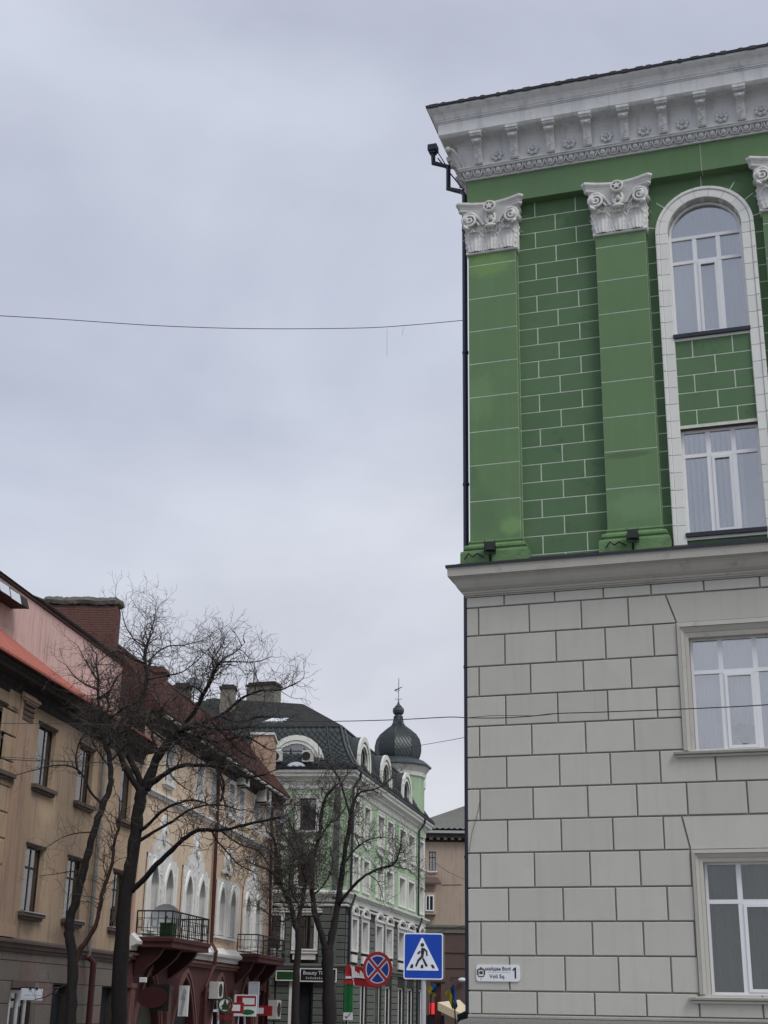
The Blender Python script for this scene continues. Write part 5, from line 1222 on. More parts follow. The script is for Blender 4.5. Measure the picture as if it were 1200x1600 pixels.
for k, (a, b) in enumerate(fw4):
    fwin(gb, a, b, 10.58, 12.28, sur='mint_trim', sw=.22, curt='pole' if k == 0 else None, cuts=() if k == 0 else (.5,), trans=(.64,), fw=.06, sill='mint_trim', pl_kw=FR_)
    fwin(gb, a, b, 7.70, 9.32, sur='mint_trim', sw=.16, trans=(.66,), fw=.06, pl_kw=FR_)
    part('arch_relief', MB().ring([((a + b) / 2 + .8 * cos(pi * q / 10), 9.62 + .45 * sin(pi * q / 10)) for q in range(11)], [((a + b) / 2 + .62 * cos(pi * q / 10), 9.64 + .30 * sin(pi * q / 10)) for q in range(11)], -.08, 0), 'mint_trim', gb, **FR_)
    fwin(gb, a, b + .1, 4.55, 6.22, sur='gothic_white', sw=.16, trans=(.66,), fw=.06, pl_kw=FR_, curt='curtain_grey')
    c = (a + b) / 2 + .05
    part('pediment', MB().ring([(c - .95, 6.50), (c + .95, 6.50), (c, 6.86)], [(c - .62, 6.56), (c + .62, 6.56), (c, 6.76)], -.14, .02).box(c - .9, c + .9, -.12, .02, 6.36, 6.46), 'gothic_white', gb, **FR_)
    part('apron_panel', MB().box(a - .1, b + .2, -.10, .02, 4.02, 4.30).box(a - .2, b + .3, -.16, .02, 4.32, 4.42), 'gothic_white', gb, **FR_)
for k in range(9):
    z = 3.82 + .35 * k
    if z + .33 > 6.95: break
    edges = [-FL] + sorted(v for a, b in fw4 for v in (a - .22, b + .32)) + [-.02]
    for p, q in zip(edges[::2], edges[1::2]): part('rusticated_block', MB().pillow(p + .02, q - .02, -.03, .03, z + .015, z + .335, .02), 'slate_wall', gb, **FR_)
for k in range(11):
    z = -.05 + .345 * k
    if z + .33 > 3.75: break
    for p, q in ((-3.55, -2.82), (-1.62, -.55), (-.5, -.02), (-6.5, -3.6)):
        part('rusticated_block', MB().pillow(p + .02, q - .02, -.04, .03, z + .015, z + .33, .02), 'slate_wall', gb, **FR_)
part('door_jamb', MB().box(-2.84, -2.70, -.06, .1, -.1, 2.95), 'gothic_white', gb, **FR_)
part('door', MB().box(-2.66, -1.70, .2, .24, -.1, 2.9), 'interior_dark', gb, **FR_)
GP = [fl, (0, 0), (GL, 0), (GL, 8)]
part('ledge', MB().sweep(GP, [(0, 6.90), (.06, 6.93), (.07, 7.02), (.05, 7.04), (.05, 7.16), (.16, 7.20), (.18, 7.26), (.30, 7.30), (.32, 7.40), (.0, 7.52)]), 'mint_trim', gb)
part('lower_moulding', MB().sweep(GP, [(0, 6.98 - .3), (.07, 6.70), (.09, 6.77), (.0, 6.83)]), 'mint_trim', gb)
part('belt', MB().sweep(GP, [(0, 3.52), (.08, 3.56), (.10, 3.68), (.16, 3.71), (.16, 3.78), (0, 3.84)]), 'slate_wall', gb)
part('cornice', MB().sweep(GP, [(0, 12.75), (.05, 12.78), (.05, 13.12), (.14, 13.16), (.18, 13.28), (.40, 13.40), (.42, 13.52), (.50, 13.60), (.52, 13.72), (0, 13.78)]), 'mint_trim', gb)
dm = MB().box(-.09, .09, -.10, -.04, 12.84, 13.12).mesh('dentil', 'gothic_white')
for k in range(52): place('dentil', dm, gb, (.2 + k * .42, 0, 0))
for k in range(14): 
    a_ = .2 + k * .42; place('dentil', dm, gb, (cos(FD) * a_, sin(FD) * a_, 0), rz=R(-83.5))
part('gutter', MB().sweep(GP, [(.50, 13.74), (.58, 13.76), (.60, 13.86), (.54, 13.90), (.3, 13.92)]), 'dark_metal', gb)
for s in (.35, 19.3): part('drainpipe', MB().tube([(s, -.56, 13.7), (s + .1, -.5, 13.4), (s, -.16, 12.9), (s, -.14, 7.5), (s + .2, -.36, 7.3), (s, -.14, 6.6), (s, -.12, 0)], .07, 7), 'dark_metal', gb)
part('corner_strip', MB().box(-.75, -.45, -.06, .0, 0, 13.2), 'slate_wall', gb, **FR_)

# mansard: flared slate faces with diamond slates
mp_ = [(.50, 13.9), (.22, 14.12), (-.10, 14.6), (-.42, 15.3), (-.72, 16.28)]
core = MB().sweep(GP, [(o - .03, z) for o, z in mp_], cap=False)
part('mansard', core, 'slate_roof', gb)
def sweeppt(path, i, u, v):
    """point on the mansard above path segment i; u along, v up (0..1)"""
    k = v * (len(mp_) - 1); j = min(int(k), len(mp_) - 2); f_ = k - j
    o = mp_[j][0] + (mp_[j + 1][0] - mp_[j][0]) * f_; z = mp_[j][1] + (mp_[j + 1][1] - mp_[j][1]) * f_
    def corner(q):
        p = Vector(path[q]); ds = []
        if q > 0: ds.append((p - Vector(path[q - 1])).normalized())
        if q < len(path) - 1: ds.append((Vector(path[q + 1]) - p).normalized())
        ns = [Vector((d.y, -d.x)) for d in ds]
        nn_ = ns[0] if len(ns) == 1 else (ns[0] + ns[1]) / (1 + ns[0].dot(ns[1]))
        return p + nn_ * o
    a, b = corner(i), corner(i + 1); p = a + (b - a) * u
    d = (Vector(path[i + 1]) - Vector(path[i])).normalized(); nv = Vector((d.y, -d.x, .35)).normalized()
    return Vector((p.x, p.y, z)), nv
def diamonds(i, nu, nv):
    mb = MB()
    for r_ in range(nv * 2 - 1):
        for c_ in range(nu):
            uc = (c_ + (.5 if r_ % 2 else 0) + .25) / nu; vc = (r_ + 1) / (2 * nv)
            hu, hv = .5 / nu * .96, .5 / nv * .98
            if uc - hu < 0 or uc + hu > 1: continue
            P = []
            for du, dv, l in ((0, -hv, .075), (hu, 0, .03), (0, hv, .002), (-hu, 0, .03)):
                p, n_ = sweeppt(GP, i, uc + du, min(1, max(0, vc + dv))); P.append(tuple(p + n_ * l))
            mb.add(P, [(0, 1, 2, 3)])
    return tag(part('diamond_slates', mb, 'slate_roof', gb), kind='stuff')
diamonds(0, 40, 9); diamonds(1, 62, 9)
for q, dq_ in ((1, 0), (2, 0)):
    pts = []
    for k in range(9):
        p, n_ = sweeppt(GP, q - 1, 1, k / 8); pts.append(p + Vector((0, 0, .03)))
    part('hip_rib', MB().tube(pts, .07, 6), 'dome_metal', gb)
pts = [sweeppt(GP, 0, 1 - 1.15 / FL + .35 * k / 8 / FL, k / 8)[0] + Vector((-.03, 0, .03)) for k in range(9)]
part('hip_rib', MB().tube(pts, .06, 6), 'dome_metal', gb)
pts = [sweeppt(GP, 1, (1.3 - .5 * k / 8) / GL, k / 8)[0] + Vector((0, -.03, .03)) for k in range(9)]
part('hip_rib', MB().tube(pts, .06, 6), 'dome_metal', gb)
# upper hipped roof, shingle courses
b0 = sweeppt(GP, 0, 0, 1)[0]; b1 = sweeppt(GP, 0, 1, 1)[0]; b2 = sweeppt(GP, 1, 1, 1)[0]
rg1 = local_to(gb, at(470, 1101, 82.0)); rg0 = local_to(gb, at(330, 1092, 84.0)); rg2 = rg1 + Vector((14.5, -.2, .15)); rg2.x = GL - 3.5
b3 = Vector((GL - .7, 9, 16.28))
def courses(A, B, C_, D, n, m):
    """stepped courses between lower edge A-B and upper edge D-C"""
    mb = MB(); nrm = (B - A).cross(D - A).normalized()
    if nrm.z < 0: nrm = -nrm
    for k in range(n):
        t0, t1 = k / n, (k + 1) / n
        p, q, r_, s_ = A.lerp(D, t0), B.lerp(C_, t0), B.lerp(C_, t1), A.lerp(D, t1)
        mb.quad(p + nrm * .11, q + nrm * .11, r_, s_); mb.quad(p, q, q + nrm * .11, p + nrm * .11)
    return part(m[1], mb, m[0], gb)
courses(b0 + Vector((0, 0, -.02)), b1, rg1, rg0, 17, ('slate_upper', 'shingle_roof'))
courses(b1, b2, rg2, rg1, 17, ('slate_upper', 'shingle_roof'))
part('roof_back', MB().add([tuple(b2), tuple(rg2), tuple(rg1), tuple(rg0), (rg0.x + 6, rg0.y + 2, 16), (GL, 12, 16)], [(0, 1, 5), (1, 2, 3), (1, 3, 5), (3, 4, 5)]), 'slate_upper', gb)
part('hip_cap', MB().tube([b0, b1, rg1, rg0], .06, 5).tube([b1 + Vector((0, 0, .03)), b2 + Vector((0, 0, .03))], .08, 5), 'slate_roof', gb)
# skylight
sk = local_to(gb, at(428, 1123, 76.6))
n_ = (b1 - b0).cross(rg0 - b0).normalized(); n_ = -n_ if n_.z < 0 else n_; ux = (b1 - b0).normalized(); uy = n_.cross(ux); uy = -uy if uy.z < 0 else uy
t_ = (b0 - sk).dot(n_); sk = sk + n_ * (t_ + .10)
P = [sk - ux * .55 - uy * .6, sk + ux * .45 - uy * .6, sk + ux * .75 + uy * .5, sk - ux * .2 + uy * .5]
part('skylight', MB().add([tuple(p) for p in P] + [tuple(p - n_ * .12) for p in P], [(0, 1, 2, 3), (0, 4, 5, 1), (1, 5, 6, 2), (2, 6, 7, 3), (3, 7, 4, 0)]), 'sign_white', gb)
p = at(357, 1078, 80); chim('chimney', p.x, 80, 15.5, p.z, .85, .8, 'plaster_old', 'eave_dark', gb)
p = at(404, 1074, 84); c_ = chim('chimney', p.x + .35, 84, 16, p.z, 1.9, 1.0, 'plaster_old', 'eave_dark', gb); c_.rotation_euler.z += R(-20)
an = thing('roof_antenna', 'thin metal antenna standing on the wide plaster chimney left of the slate roof', 'antenna', at(396, 1070, 84), 0)
part('mast', MB().tube([(0, 0, -.2), (0, 0, 1.4)], .03, 5), 'iron', an)
for k in range(4): part('dipole', MB().tube([(-.12, 0, .75 + .1 * k), (.12, 0, .78 + .1 * k)], .012, 4), 'iron', an)

# dormers on the street side
def dormer(c, w=1.25, z0=13.72, z1=16.1, kw=None, arch='round', win=.72, wz0=14.1, wz1=15.62, back=1.9):
    kw = kw or {}
    O = outline(c - w, c + w, z0, z1, arch); I = outline(c - win, c + win, wz0, wz1, arch)
    d = part('dormer', MB().ring(O, I, 0.0, .10), 'mint_wall', gb, **kw)
    part('cheek', MB().ring(outline(c - w + .02, c + w - .02, z0, z1 - .02, arch), outline(c - w + .1, c + w - .1, z0 + .05, z1 - .1, arch), .1, back), 'mint_wall', d)
    part('dormer_roof', MB().ring(outline(c - w - .05, c + w + .05, z0 + .9, z1 + .06, arch), outline(c - w + .01, c + w - .01, z0 + .95, z1 + .0, arch), .05, back), 'slate_roof', d)
    part('hood_moulding', MB().ring(outline(c - w - .08, c + w + .08, z0, z1 + .08, arch), outline(c - w + .2, c + w - .2, z0, z1 - .2, arch), -.10, .04), 'mint_trim', d)
    part('arch_moulding', MB().ring(outline(c - win - .16, c + win + .16, wz0 - .02, wz1 + .16, arch), I, -.05, .03), 'mint_trim', d)
    wdw = part('dormer_window', MB().ring(outline(c - win, c + win, wz0, wz1, arch, .01), outline(c - win, c + win, wz0, wz1, arch, .08), .06, .14), 'mint_trim', d)
    for f_ in (.36, .68): part('mullion', MB().box(c - win + 2 * win * f_ - .03, c - win + 2 * win * f_ + .03, .05, .13, wz0 + .06, wz1 - .25), 'wood_dark', wdw)
    part('pane', MB().prism(outline(c - win, c + win, wz0, wz1, arch, .05), .10, .11), 'glass_far', wdw)
    part('backing', MB().prism(outline(c - win, c + win, wz0, wz1, arch, .02), .30, .32), 'sign_white', wdw)
    return d
for c in (3.3, 9.2, 15.6): dormer(c, 1.45, win=.95)
d = dormer(-2.95, 1.5, z0=13.9, z1=15.60, kw=FR_, arch='round', win=1.14, wz0=13.95, wz1=15.22, back=1.6)
# onion dome tower
TC = local_to(gb, Vector((at(622, 1150, 94.4).x, 94.4, 0)))
tz = lambda y: at(621, y, 94.4).z
tw = place('tower', MB().lathe([(1.85, 12.6), (1.85, tz(1212))], 12, tuple(TC), a0=.2).mesh('tower', 'mint_wall'), gb)
part('tower_cornice', MB().lathe([(1.86, tz(1218)), (1.95, tz(1216)), (1.98, tz(1210)), (2.15, tz(1204)), (2.25, tz(1200)), (1.8, tz(1198))], 12, tuple(TC), a0=.2), 'mint_trim', tw)
part('skirt_roof', MB().lathe([(2.32, tz(1201)), (2.34, tz(1199)), (2.0, tz(1192)), (1.6, tz(1188)), (1.4, tz(1186))], 12, tuple(TC), a0=.2), 'dome_metal', tw)
dpz = [(1.38, 1188), (1.50, 1183), (1.58, 1175), (1.58, 1166), (1.47, 1156), (1.24, 1148), (.84, 1140.5), (.46, 1134.5), (.34, 1130), (.29, 1124), (.27, 1119)]
dome = part('onion_dome', MB().lathe([(r_, tz(y)) for r_, y in dpz], 8, tuple(TC), a0=pi / 8 + .45), 'dome_metal', tw)
# diamond scales on the dome facets
mb = MB()
for f_ in range(8):
    a0 = pi / 8 + .45 + f_ * pi / 4; a1 = a0 + pi / 4
    zz = [(r_, tz(y)) for r_, y in dpz[:10]]; tot = len(zz) - 1
    def dp_(u, v, l):
        k = min(max(v, 0), 1) * tot; j = min(int(k), tot - 1); q = k - j
        r_ = zz[j][0] + (zz[j + 1][0] - zz[j][0]) * q + l; z = zz[j][1] + (zz[j + 1][1] - zz[j][1]) * q
        A = Vector((r_ * cos(a0), r_ * sin(a0))); B = Vector((r_ * cos(a1), r_ * sin(a1))); p = A.lerp(B, u)
        return (TC.x + p.x, TC.y + p.y, z)
    for r_ in range(19):
        for c_ in range(5):
            uc = (c_ + (.5 if r_ % 2 else 0) + .25) / 5; vc = (r_ + 1) / 20
            if uc - .1 < -.05 or uc + .1 > 1.05: continue
            mb.add([dp_(uc, vc - .048, .085), dp_(min(1, uc + .095), vc, .03), dp_(uc, vc + .048, .0), dp_(max(0, uc - .095), vc, .03)], [(0, 1, 2, 3)])
tag(part('dome_scales', mb, 'dome_metal', tw), kind='stuff')
for f_ in range(8):
    a0 = pi / 8 + .45 + f_ * pi / 4
    part('dome_rib', MB().tube([(TC.x + (r_ + .02) * cos(a0), TC.y + (r_ + .02) * sin(a0), tz(y)) for r_, y in dpz], .035, 5), 'dome_metal', tw)
part('finial', MB().lathe([(.28, tz(1120)), (.24, tz(1117)), (.36, tz(1115)), (.41, tz(1111)), (.38, tz(1107)), (.25, tz(1105)), (.27, tz(1104.5)), (.12, tz(1101)), (.05, tz(1097)), (.02, tz(1092))], 16, tuple(TC)), 'dome_metal', tw)
vane = part('weather_vane', MB().tube([(TC.x, TC.y, tz(1097)), (TC.x, TC.y, tz(1060))], .022, 5), 'iron', tw)
cr_ = MB(); dv = Vector((cos(-RG), sin(-RG), 0))
tcx = Vector((TC.x, TC.y, 0))
cr_.tube([tcx - dv * .28 + Vector((0, 0, tz(1079))), tcx + dv * .26 + Vector((0, 0, tz(1073)))], [.055, .02], 5).tube([tcx - dv * .18 + Vector((0, 0, tz(1081))), tcx + dv * .08 + Vector((0, 0, tz(1078)))], .02, 4)
part('arrow', cr_, 'iron', vane)
cr_ = MB()
for sgn in (-1, 1): cr_.tube([tcx + Vector((0, 0, tz(1094))), tcx + dv * .1 * sgn + Vector((0, 0, tz(1092))), tcx + dv * .2 * sgn + Vector((0, 0, tz(1093))), tcx + dv * .22 * sgn + Vector((0, 0, tz(1091)))], .02, 4)
part('scroll', cr_, 'iron', vane)
part('tower_window', MB().ring(outline(-.28, .28, tz(1232), tz(1217), 'round'), outline(-.28, .28, tz(1232), tz(1217), 'round', .09), -1.92, -1.78), 'mint_trim', tw, loc=(TC.x, TC.y, 0), rz=R(15))

# things on the green building
dish(GK + Matrix.Rotation(R(-6), 3, 'Z') @ Vector((-3.75, -.4, 10.75)), .42, 'grey satellite dish on the mint green front wall next to the red gutter pipe')
t = thing('satellite_dish', 'pale dome shaped dish lying on the parapet below the arched front dormer', 'satellite dish', GK + Matrix.Rotation(R(-6), 3, 'Z') @ Vector((-2.85, -.45, 13.72)), R(-6), 'satellite dishes')
part('reflector', MB().add([( .58 * cos(pi * k / 14), y_, .42 * sin(pi * k / 14)) for y_ in (-.05, .06) for k in range(15)], [tuple(range(15)), tuple(range(29, 14, -1))] + [(k, k + 15, (k + 1) % 15 + 15, (k + 1) % 15) for k in range(15)]), 'sign_white', t)
part('foot', MB().box(-.08, .08, -.02, .05, -.12, .02), 'iron', t)
ac_unit(GK + Matrix.Rotation(R(-6), 3, 'Z') @ Vector((-2.25, -.15, 14.15)), R(-6), 'white air conditioner in front of the arched front dormer, right one of two', .62, .62, .3)
ac_unit(GK + Matrix.Rotation(R(-6), 3, 'Z') @ Vector((-3.95, -.15, 14.15)), R(-6), 'white air conditioner at the left end of the arched front dormer', .6, .6, .3)
def fpos(x, o, z): return GK + Matrix.Rotation(R(-6), 3, 'Z') @ Vector((x, -o, z))
t = panel_sign('shop_fascia', 'black shop fascia with white edge and pale lettering on the dark ground floor', 0, 0, 0, 1.85, .60, 'black', 'sign_plain', pos=fpos(-1.33, .2, 3.27), rz=R(-6))
text_mesh('Beauty Time', .26, 'sign_plain', t, (-.12, -.058, .10), FR, depth=.004); 
for k in range(9): part('worn_letter_stroke', MB().box(-.62 + k * .11, -.56 + k * .11, -.058, -.052, -.2, -.09 - .03 * (k % 2)), 'pole', t)
panel_sign('shop_fascia', 'short dark green shop fascia left of the black one', 0, 0, 0, 1.0, .44, 'dim_green', 'gothic_white', pos=fpos(-3.0, .2, 3.22), rz=R(-6))
# ================================================================== FAR BEIGE BUILDING
FY = 118.0
f0 = at(662, 1400, FY); f0.z = 0
fb = thing('beige_building', 'plain beige building at the street end with brown ground floor and grey roof', 'building', f0, R(-2))
fz = lambda y: at(690, y, FY).z
fx = lambda x: (at(x, 1400, FY).x - f0.x)
bh_ = [(fx(670), fx(680.5), fz(1361), fz(1331)), (fx(664), fx(678.5), fz(1424), fz(1399)), (6.5, 8, fz(1361), fz(1331)), (9.5, 11, fz(1361), fz(1331))]
part('upper_wall', wall(-1.5, 14, fz(1452), fz(1311), bh_, .25), 'beige_wall', fb)
part('lower_wall', wall(-1.5, 14, -.1, fz(1452), [], .2, .03), 'brown_wall', fb)
part('side_wall', MB().quad((14, 0, 0), (14, 10, 0), (14, 10, 16), (14, 0, 16)).quad((-1.5, 10, 0), (-1.5, 0, 0), (-1.5, 0, 16), (-1.5, 10, 16)), 'beige_wall', fb)
part('room', MB().quad((-1.5, .8, 0), (14, .8, 0), (14, .8, 15), (-1.5, .8, 15)), 'interior_dark', fb)
for i, (a, b, c, d) in enumerate(bh_):
    fwin(fb, a, b, c, d, frame='pvc' if i == 1 else 'wood_dark', sill='gothic_white', reveal=.25, trans=(.7,), fw=.06)
part('band', MB().sweep([(-1.5, 0), (14, 0)], [(0, fz(1452) - .3), (.08, fz(1452) - .28), (.1, fz(1452)), (.22, fz(1449)), (.24, fz(1446)), (0, fz(1444))]), 'plaster_old', fb)
part('lower_string', MB().box(-1.5, 14, -.06, .03, 6.2, 6.32).box(-1.5, 14, -.05, .03, 5.0, 5.08), 'brown_wall', fb)
part('bay', MB().box(fx(660), fx(681), -.7, 0, fz(1430), fz(1396) - .0), 'beige_wall', fb)
part('bay_window', MB().ring(outline(fx(665), fx(678), fz(1425), fz(1400)), outline(fx(665), fx(678), fz(1425), fz(1400), None, .09), -.78, -.7).box(fx(671) - .04, fx(671) + .04, -.78, -.71, fz(1424), fz(1401)), 'pvc', fb)
part('bay_glass', MB().box(fx(665) + .05, fx(678) - .05, -.73, -.72, fz(1424), fz(1401)), 'interior_dark', fb)
part('bay_roof', MB().add([(fx(655), -.9, fz(1380)), (fx(689), -.9, fz(1381)), (fx(684), 0, fz(1371)), (fx(655), 0, fz(1370)), (fx(655), -.9, fz(1383)), (fx(689), -.9, fz(1384))], [(0, 1, 2, 3), (4, 5, 1, 0), (1, 5, 2)]), 'brown_wall', fb)
ev = fz(1311)
part('cornice', MB().sweep([(-1.5, 8), (-1.5, 0), (14, 0), (14, 8)], [(0, ev - .25), (.1, ev - .2), (.12, ev), (.5, ev + .05), (.55, ev + .35), (.6, ev + .42), (0, ev + .6)]), 'eave_dark', fb)
MOD = MB().box(-.14, .14, -.52, -.08, ev - .12, ev + .06).mesh('modillion', 'brown_trim')
for k in range(26): place('modillion', MOD, fb, (-1.2 + k * .6, 0, 0))
part('gutter', MB().sweep([(-1.5, 8), (-1.5, 0), (14, 0), (14, 8)], [(.55, ev + .40), (.68, ev + .42), (.70, ev + .62), (.5, ev + .66)]), 'pole', fb)
zr = fz(1297); mb = MB()
A_, B_, C_, D_ = Vector((-2.1, -.7, zr)), Vector((14.6, -.7, zr)), Vector((9.5, 5, zr + 3.6)), Vector((5.6, 5, zr + 3.4))
nr = 34
for k in range(nr):       # corrugated sheets: ridges running up the slope
    u0, u1, um = k / nr, (k + 1) / nr, (k + .5) / nr
    p, q, m_ = A_.lerp(B_, u0), A_.lerp(B_, u1), A_.lerp(B_, um) + Vector((0, -.03, .10)); r_, s_, m2 = D_.lerp(C_, u0), D_.lerp(C_, u1), D_.lerp(C_, um) + Vector((0, -.02, .06))
    mb.quad(p, m_, m2, r_); mb.quad(m_, q, s_, m2)
mb.add([tuple(A_), tuple(D_), (-2.1, 11, zr), tuple(B_), tuple(C_), (14.6, 11, zr)], [(0, 1, 2), (3, 5, 4), (1, 4, 5, 2)])
part('roof', mb, 'corrugated', fb)
part('chimney', MB().box(4.1, 4.9, 3.2, 4.0, zr + 1.6, zr + 3.9), 'plaster_old', fb)
part('vent_pipe', MB().tube([(4.5, 3.6, zr + 3.9), (4.5, 3.6, zr + 5.2)], .06, 5), 'iron', fb)
part('crack_seam', MB().tube([(fx(690), -.01, fz(1383)), (fx(722), -.01, fz(1382))], .03, 4), 'brown_wall', fb)
lt = thing('wall_lamp', 'small white wall lamp high on the brown wall beyond the blue crossing sign', 'lamp', at(722, 1531, FY - .3), 0)
part('shade', MB().ball((0, -.15, 0), .34, .2, .17, 10, 6), 'sign_plain', lt); part('arm', MB().tube([(-.9, .2, .15), (-.3, -.1, .15), (0, -.1, .1)], .03, 5), 'iron', lt)

# market tents and canopies low at the end of the street
def tent(x0, x1, y0, y1, Y, lab, m, name='market_tent'):
    a, b = at(x0, y1, Y), at(x1, y1, Y); h = at(x0, y0, Y).z
    t = thing(name, lab, 'tent', (a.x, Y, 0), R(-10)); w = b.x - a.x
    part('canopy', MB().add([(0, 0, a.z + .55), (w, 0, a.z), (w, 3, a.z), (0, 3, a.z + .4), (w * .55, 1.5, h)], [(0, 1, 4), (1, 2, 4), (2, 3, 4), (3, 0, 4)]), m, t)
    part('valance', MB().quad((0, -.01, a.z + .25), (w, -.01, a.z - .3), (w, -.01, a.z), (0, -.01, a.z + .55)).quad((w + .01, 0, a.z - .3), (w + .01, 3, a.z - .3), (w + .01, 3, a.z), (w + .01, 0, a.z)), m, t)
    for px_ in (.05, w - .05): part('post', MB().tube([(px_, .05, 0), (px_, .05, a.z)], .03, 5), 'iron', t)
    return t
tent(684, 734, 1561, 1589, 58, 'cream canvas market tent beneath the leaning flag at the corner of the street', 'cream_cloth')
wg = thing('awning_side', 'dark teal slanting canopy edge beside the foot of the grey corner wall', 'canopy', at(731, 1600, 34), 0)  # modelled as the side of a dark awning
q = lambda x, y: at(x, y, 34) - at(731, 1600, 34)
P = [q(716, 1585), q(722, 1583), q(734, 1577), q(734, 1591), q(717, 1597)]
part('cloth', MB().prism([(v.x, v.z) for v in P], -.1, .6), 'teal_dark', wg); part('pole', MB().tube([(-.1, .2, -1.4), (-.1, .2, .2)], .03, 6), 'iron', wg)
rs = thing('lit_sign', 'glowing red sign box below the yellow flag, right of the crossing sign pole', 'sign', at(680, 1576, 62), R(-8))
sx_, sz_ = (at(689, 1576, 62).x - at(671, 1576, 62).x) / 2, (at(680, 1567, 62).z - at(680, 1585, 62).z) / 2
part('face', MB().pillow(-sx_, sx_, -.08, .0, -sz_, sz_, .02), 'red_lit', rs); part('case', MB().box(-sx_ - .03, sx_ + .03, .0, .2, -sz_ - .03, sz_ + .03), 'black', rs)
part('stand', MB().box(-.4, .4, .05, .2, -2.0, -sz_ - .03), 'black', rs)
pk = thing('kiosk_post', 'dark maroon post standing between the red lit sign and the brown wall', 'post', (at(684, 1590, 61).x, 61, 0), 0)
part('shaft', MB().box(-.13, .13, -.1, .1, 0, at(684, 1536, 61).z), 'dull_red', pk); part('cap', MB().box(-.3, .3, -.2, .2, at(684, 1537, 61).z, at(684, 1534, 61).z), 'black', pk)
def flag(pts_pole, cloth, lab, Y):
    b = at(*pts_pole[0], Y); t = thing('flag', lab, 'flag', b, 0)
    part('pole', MB().tube([(0, 0, -1.2), tuple(at(*pts_pole[1], Y) - b)], .025, 5), 'wood_dark', t)
    for nm, m, quad in cloth:
        a, b_, c_, d_ = [at(x, y, Y) - b for x, y in quad]; n = 8; vs = []; 
        for i in range(n + 1):
            for j in range(5):
                u, v = i / n, j / 4; p = a.lerp(b_, v).lerp(d_.lerp(c_, v), u); vs.append((p.x, p.y + .10 * sin(u * 7 + v * 3) - .02, p.z))
        part(nm, MB().add(vs, [(i * 5 + j, i * 5 + j + 1, i * 5 + j + 6, i * 5 + j + 5) for i in range(n) for j in range(4)]), m, t, smooth=True)
    return t
flag([(714, 1584), (708.5, 1538)], [('blue_half', 'flag_blue', [(702.5, 1544), (708.5, 1538), (715, 1572), (712.5, 1578)]), ('yellow_half', 'flag_yellow', [(695.5, 1551), (702.5, 1543.5), (712.5, 1577), (706.5, 1576)])], 'blue and yellow flag hanging slantwise in front of the brown wall above the cream tent', 50)
flag([(672, 1572), (674, 1538)], [('yellow_half', 'flag_yellow', [(667, 1544), (673, 1539), (682, 1556), (672, 1558)]), ('blue_half', 'flag_blue', [(673, 1539), (681, 1537), (683, 1552), (676, 1552)])], 'partly furled yellow and blue flag right beside the crossing sign pole', 50)
# red corner shop sign and green pharmacy board by the green building
def gpos(x, y, Y): return at(x, y, Y)
t = thing('red_corner_sign', 'red folded corner shop sign with white lettering behind the round no stopping sign', 'sign', gpos(541, 1539, 71.5), R(-12))
sc71 = 71.5 / F * 1.06
def rel(x, y): return ((x - 541) * sc71, (1539 - y) * sc71)
part('side_panel', MB().prism([rel(540, 1537), rel(553, 1539), rel(547, 1512), rel(540, 1512)], -.05, .3), 'sign_red', t)
part('long_panel', MB().prism([rel(552.5, 1539), rel(586, 1543), rel(586, 1519), rel(548, 1513)], -.12, .2), 'shop_red', t)
part('white_edge', MB().prism([rel(552, 1539), rel(553.5, 1539), rel(549, 1514), rel(547.5, 1513)], -.14, -.121), 'sign_plain', t)
for k, (x0_, x1_, yt) in enumerate([(549, 553, 1514), (554, 556.5, 1521), (557.5, 560, 1523), (561, 563, 1520), (564, 566.5, 1522.5), (567.5, 569.5, 1522)]):
    part('letter', MB().prism([rel(x0_ + 1, 1529), rel(x1_ + 1.5, 1530), rel(x1_, yt + .5), rel(x0_, yt)], -.16, -.121), 'sign_plain', t)
part('underline', MB().prism([rel(552, 1528), rel(571, 1531), rel(570, 1529), rel(553, 1526.5)], -.155, -.121), 'sign_plain', t)
t = thing('pharmacy_board', 'tall green vertical board with red top and white foot at the green building corner', 'sign', gpos(543.5, 1595, 71.4), R(-8))
sc_ = sc71
part('board', MB().pillow(-6.3 * sc_, 6.3 * sc_, -.08, .08, 11 * sc_, 47 * sc_, .02), 'shop_green', t)
part('foot_panel', MB().box(-6.3 * sc_, 6.1 * sc_, -.08, .08, 1 * sc_, 10.8 * sc_), 'sign_plain', t)
part('tick', MB().prism([(-3.5 * sc_, 6 * sc_), (-1.5 * sc_, 3 * sc_), (4.5 * sc_, 9.6 * sc_), (3.6 * sc_, 9.9 * sc_), (-1.4 * sc_, 4.6 * sc_), (-2.8 * sc_, 6.6 * sc_)], -.10, -.081), 'black', t)
part('red_head', MB().box(-7.5 * sc_, 7 * sc_, -.12, .1, 48 * sc_, 53 * sc_), 'sign_red', t)
part('lamp', MB().box(-4 * sc_, 4 * sc_, -.15, .1, 55 * sc_, 58 * sc_), 'sign_plain', t)
for k in range(11): part('green_letter', MB().box(-1.6 * sc_ + .6 * sc_ * (k % 2), 1.4 * sc_, -.09, -.0805, (14 + 2.8 * k) * sc_, (15.4 + 2.8 * k) * sc_), 'dim_green', t)
part('support', MB().box(-.5 * sc_, .5 * sc_, -.05, .05, -1.7, 1 * sc_), 'pole', t)

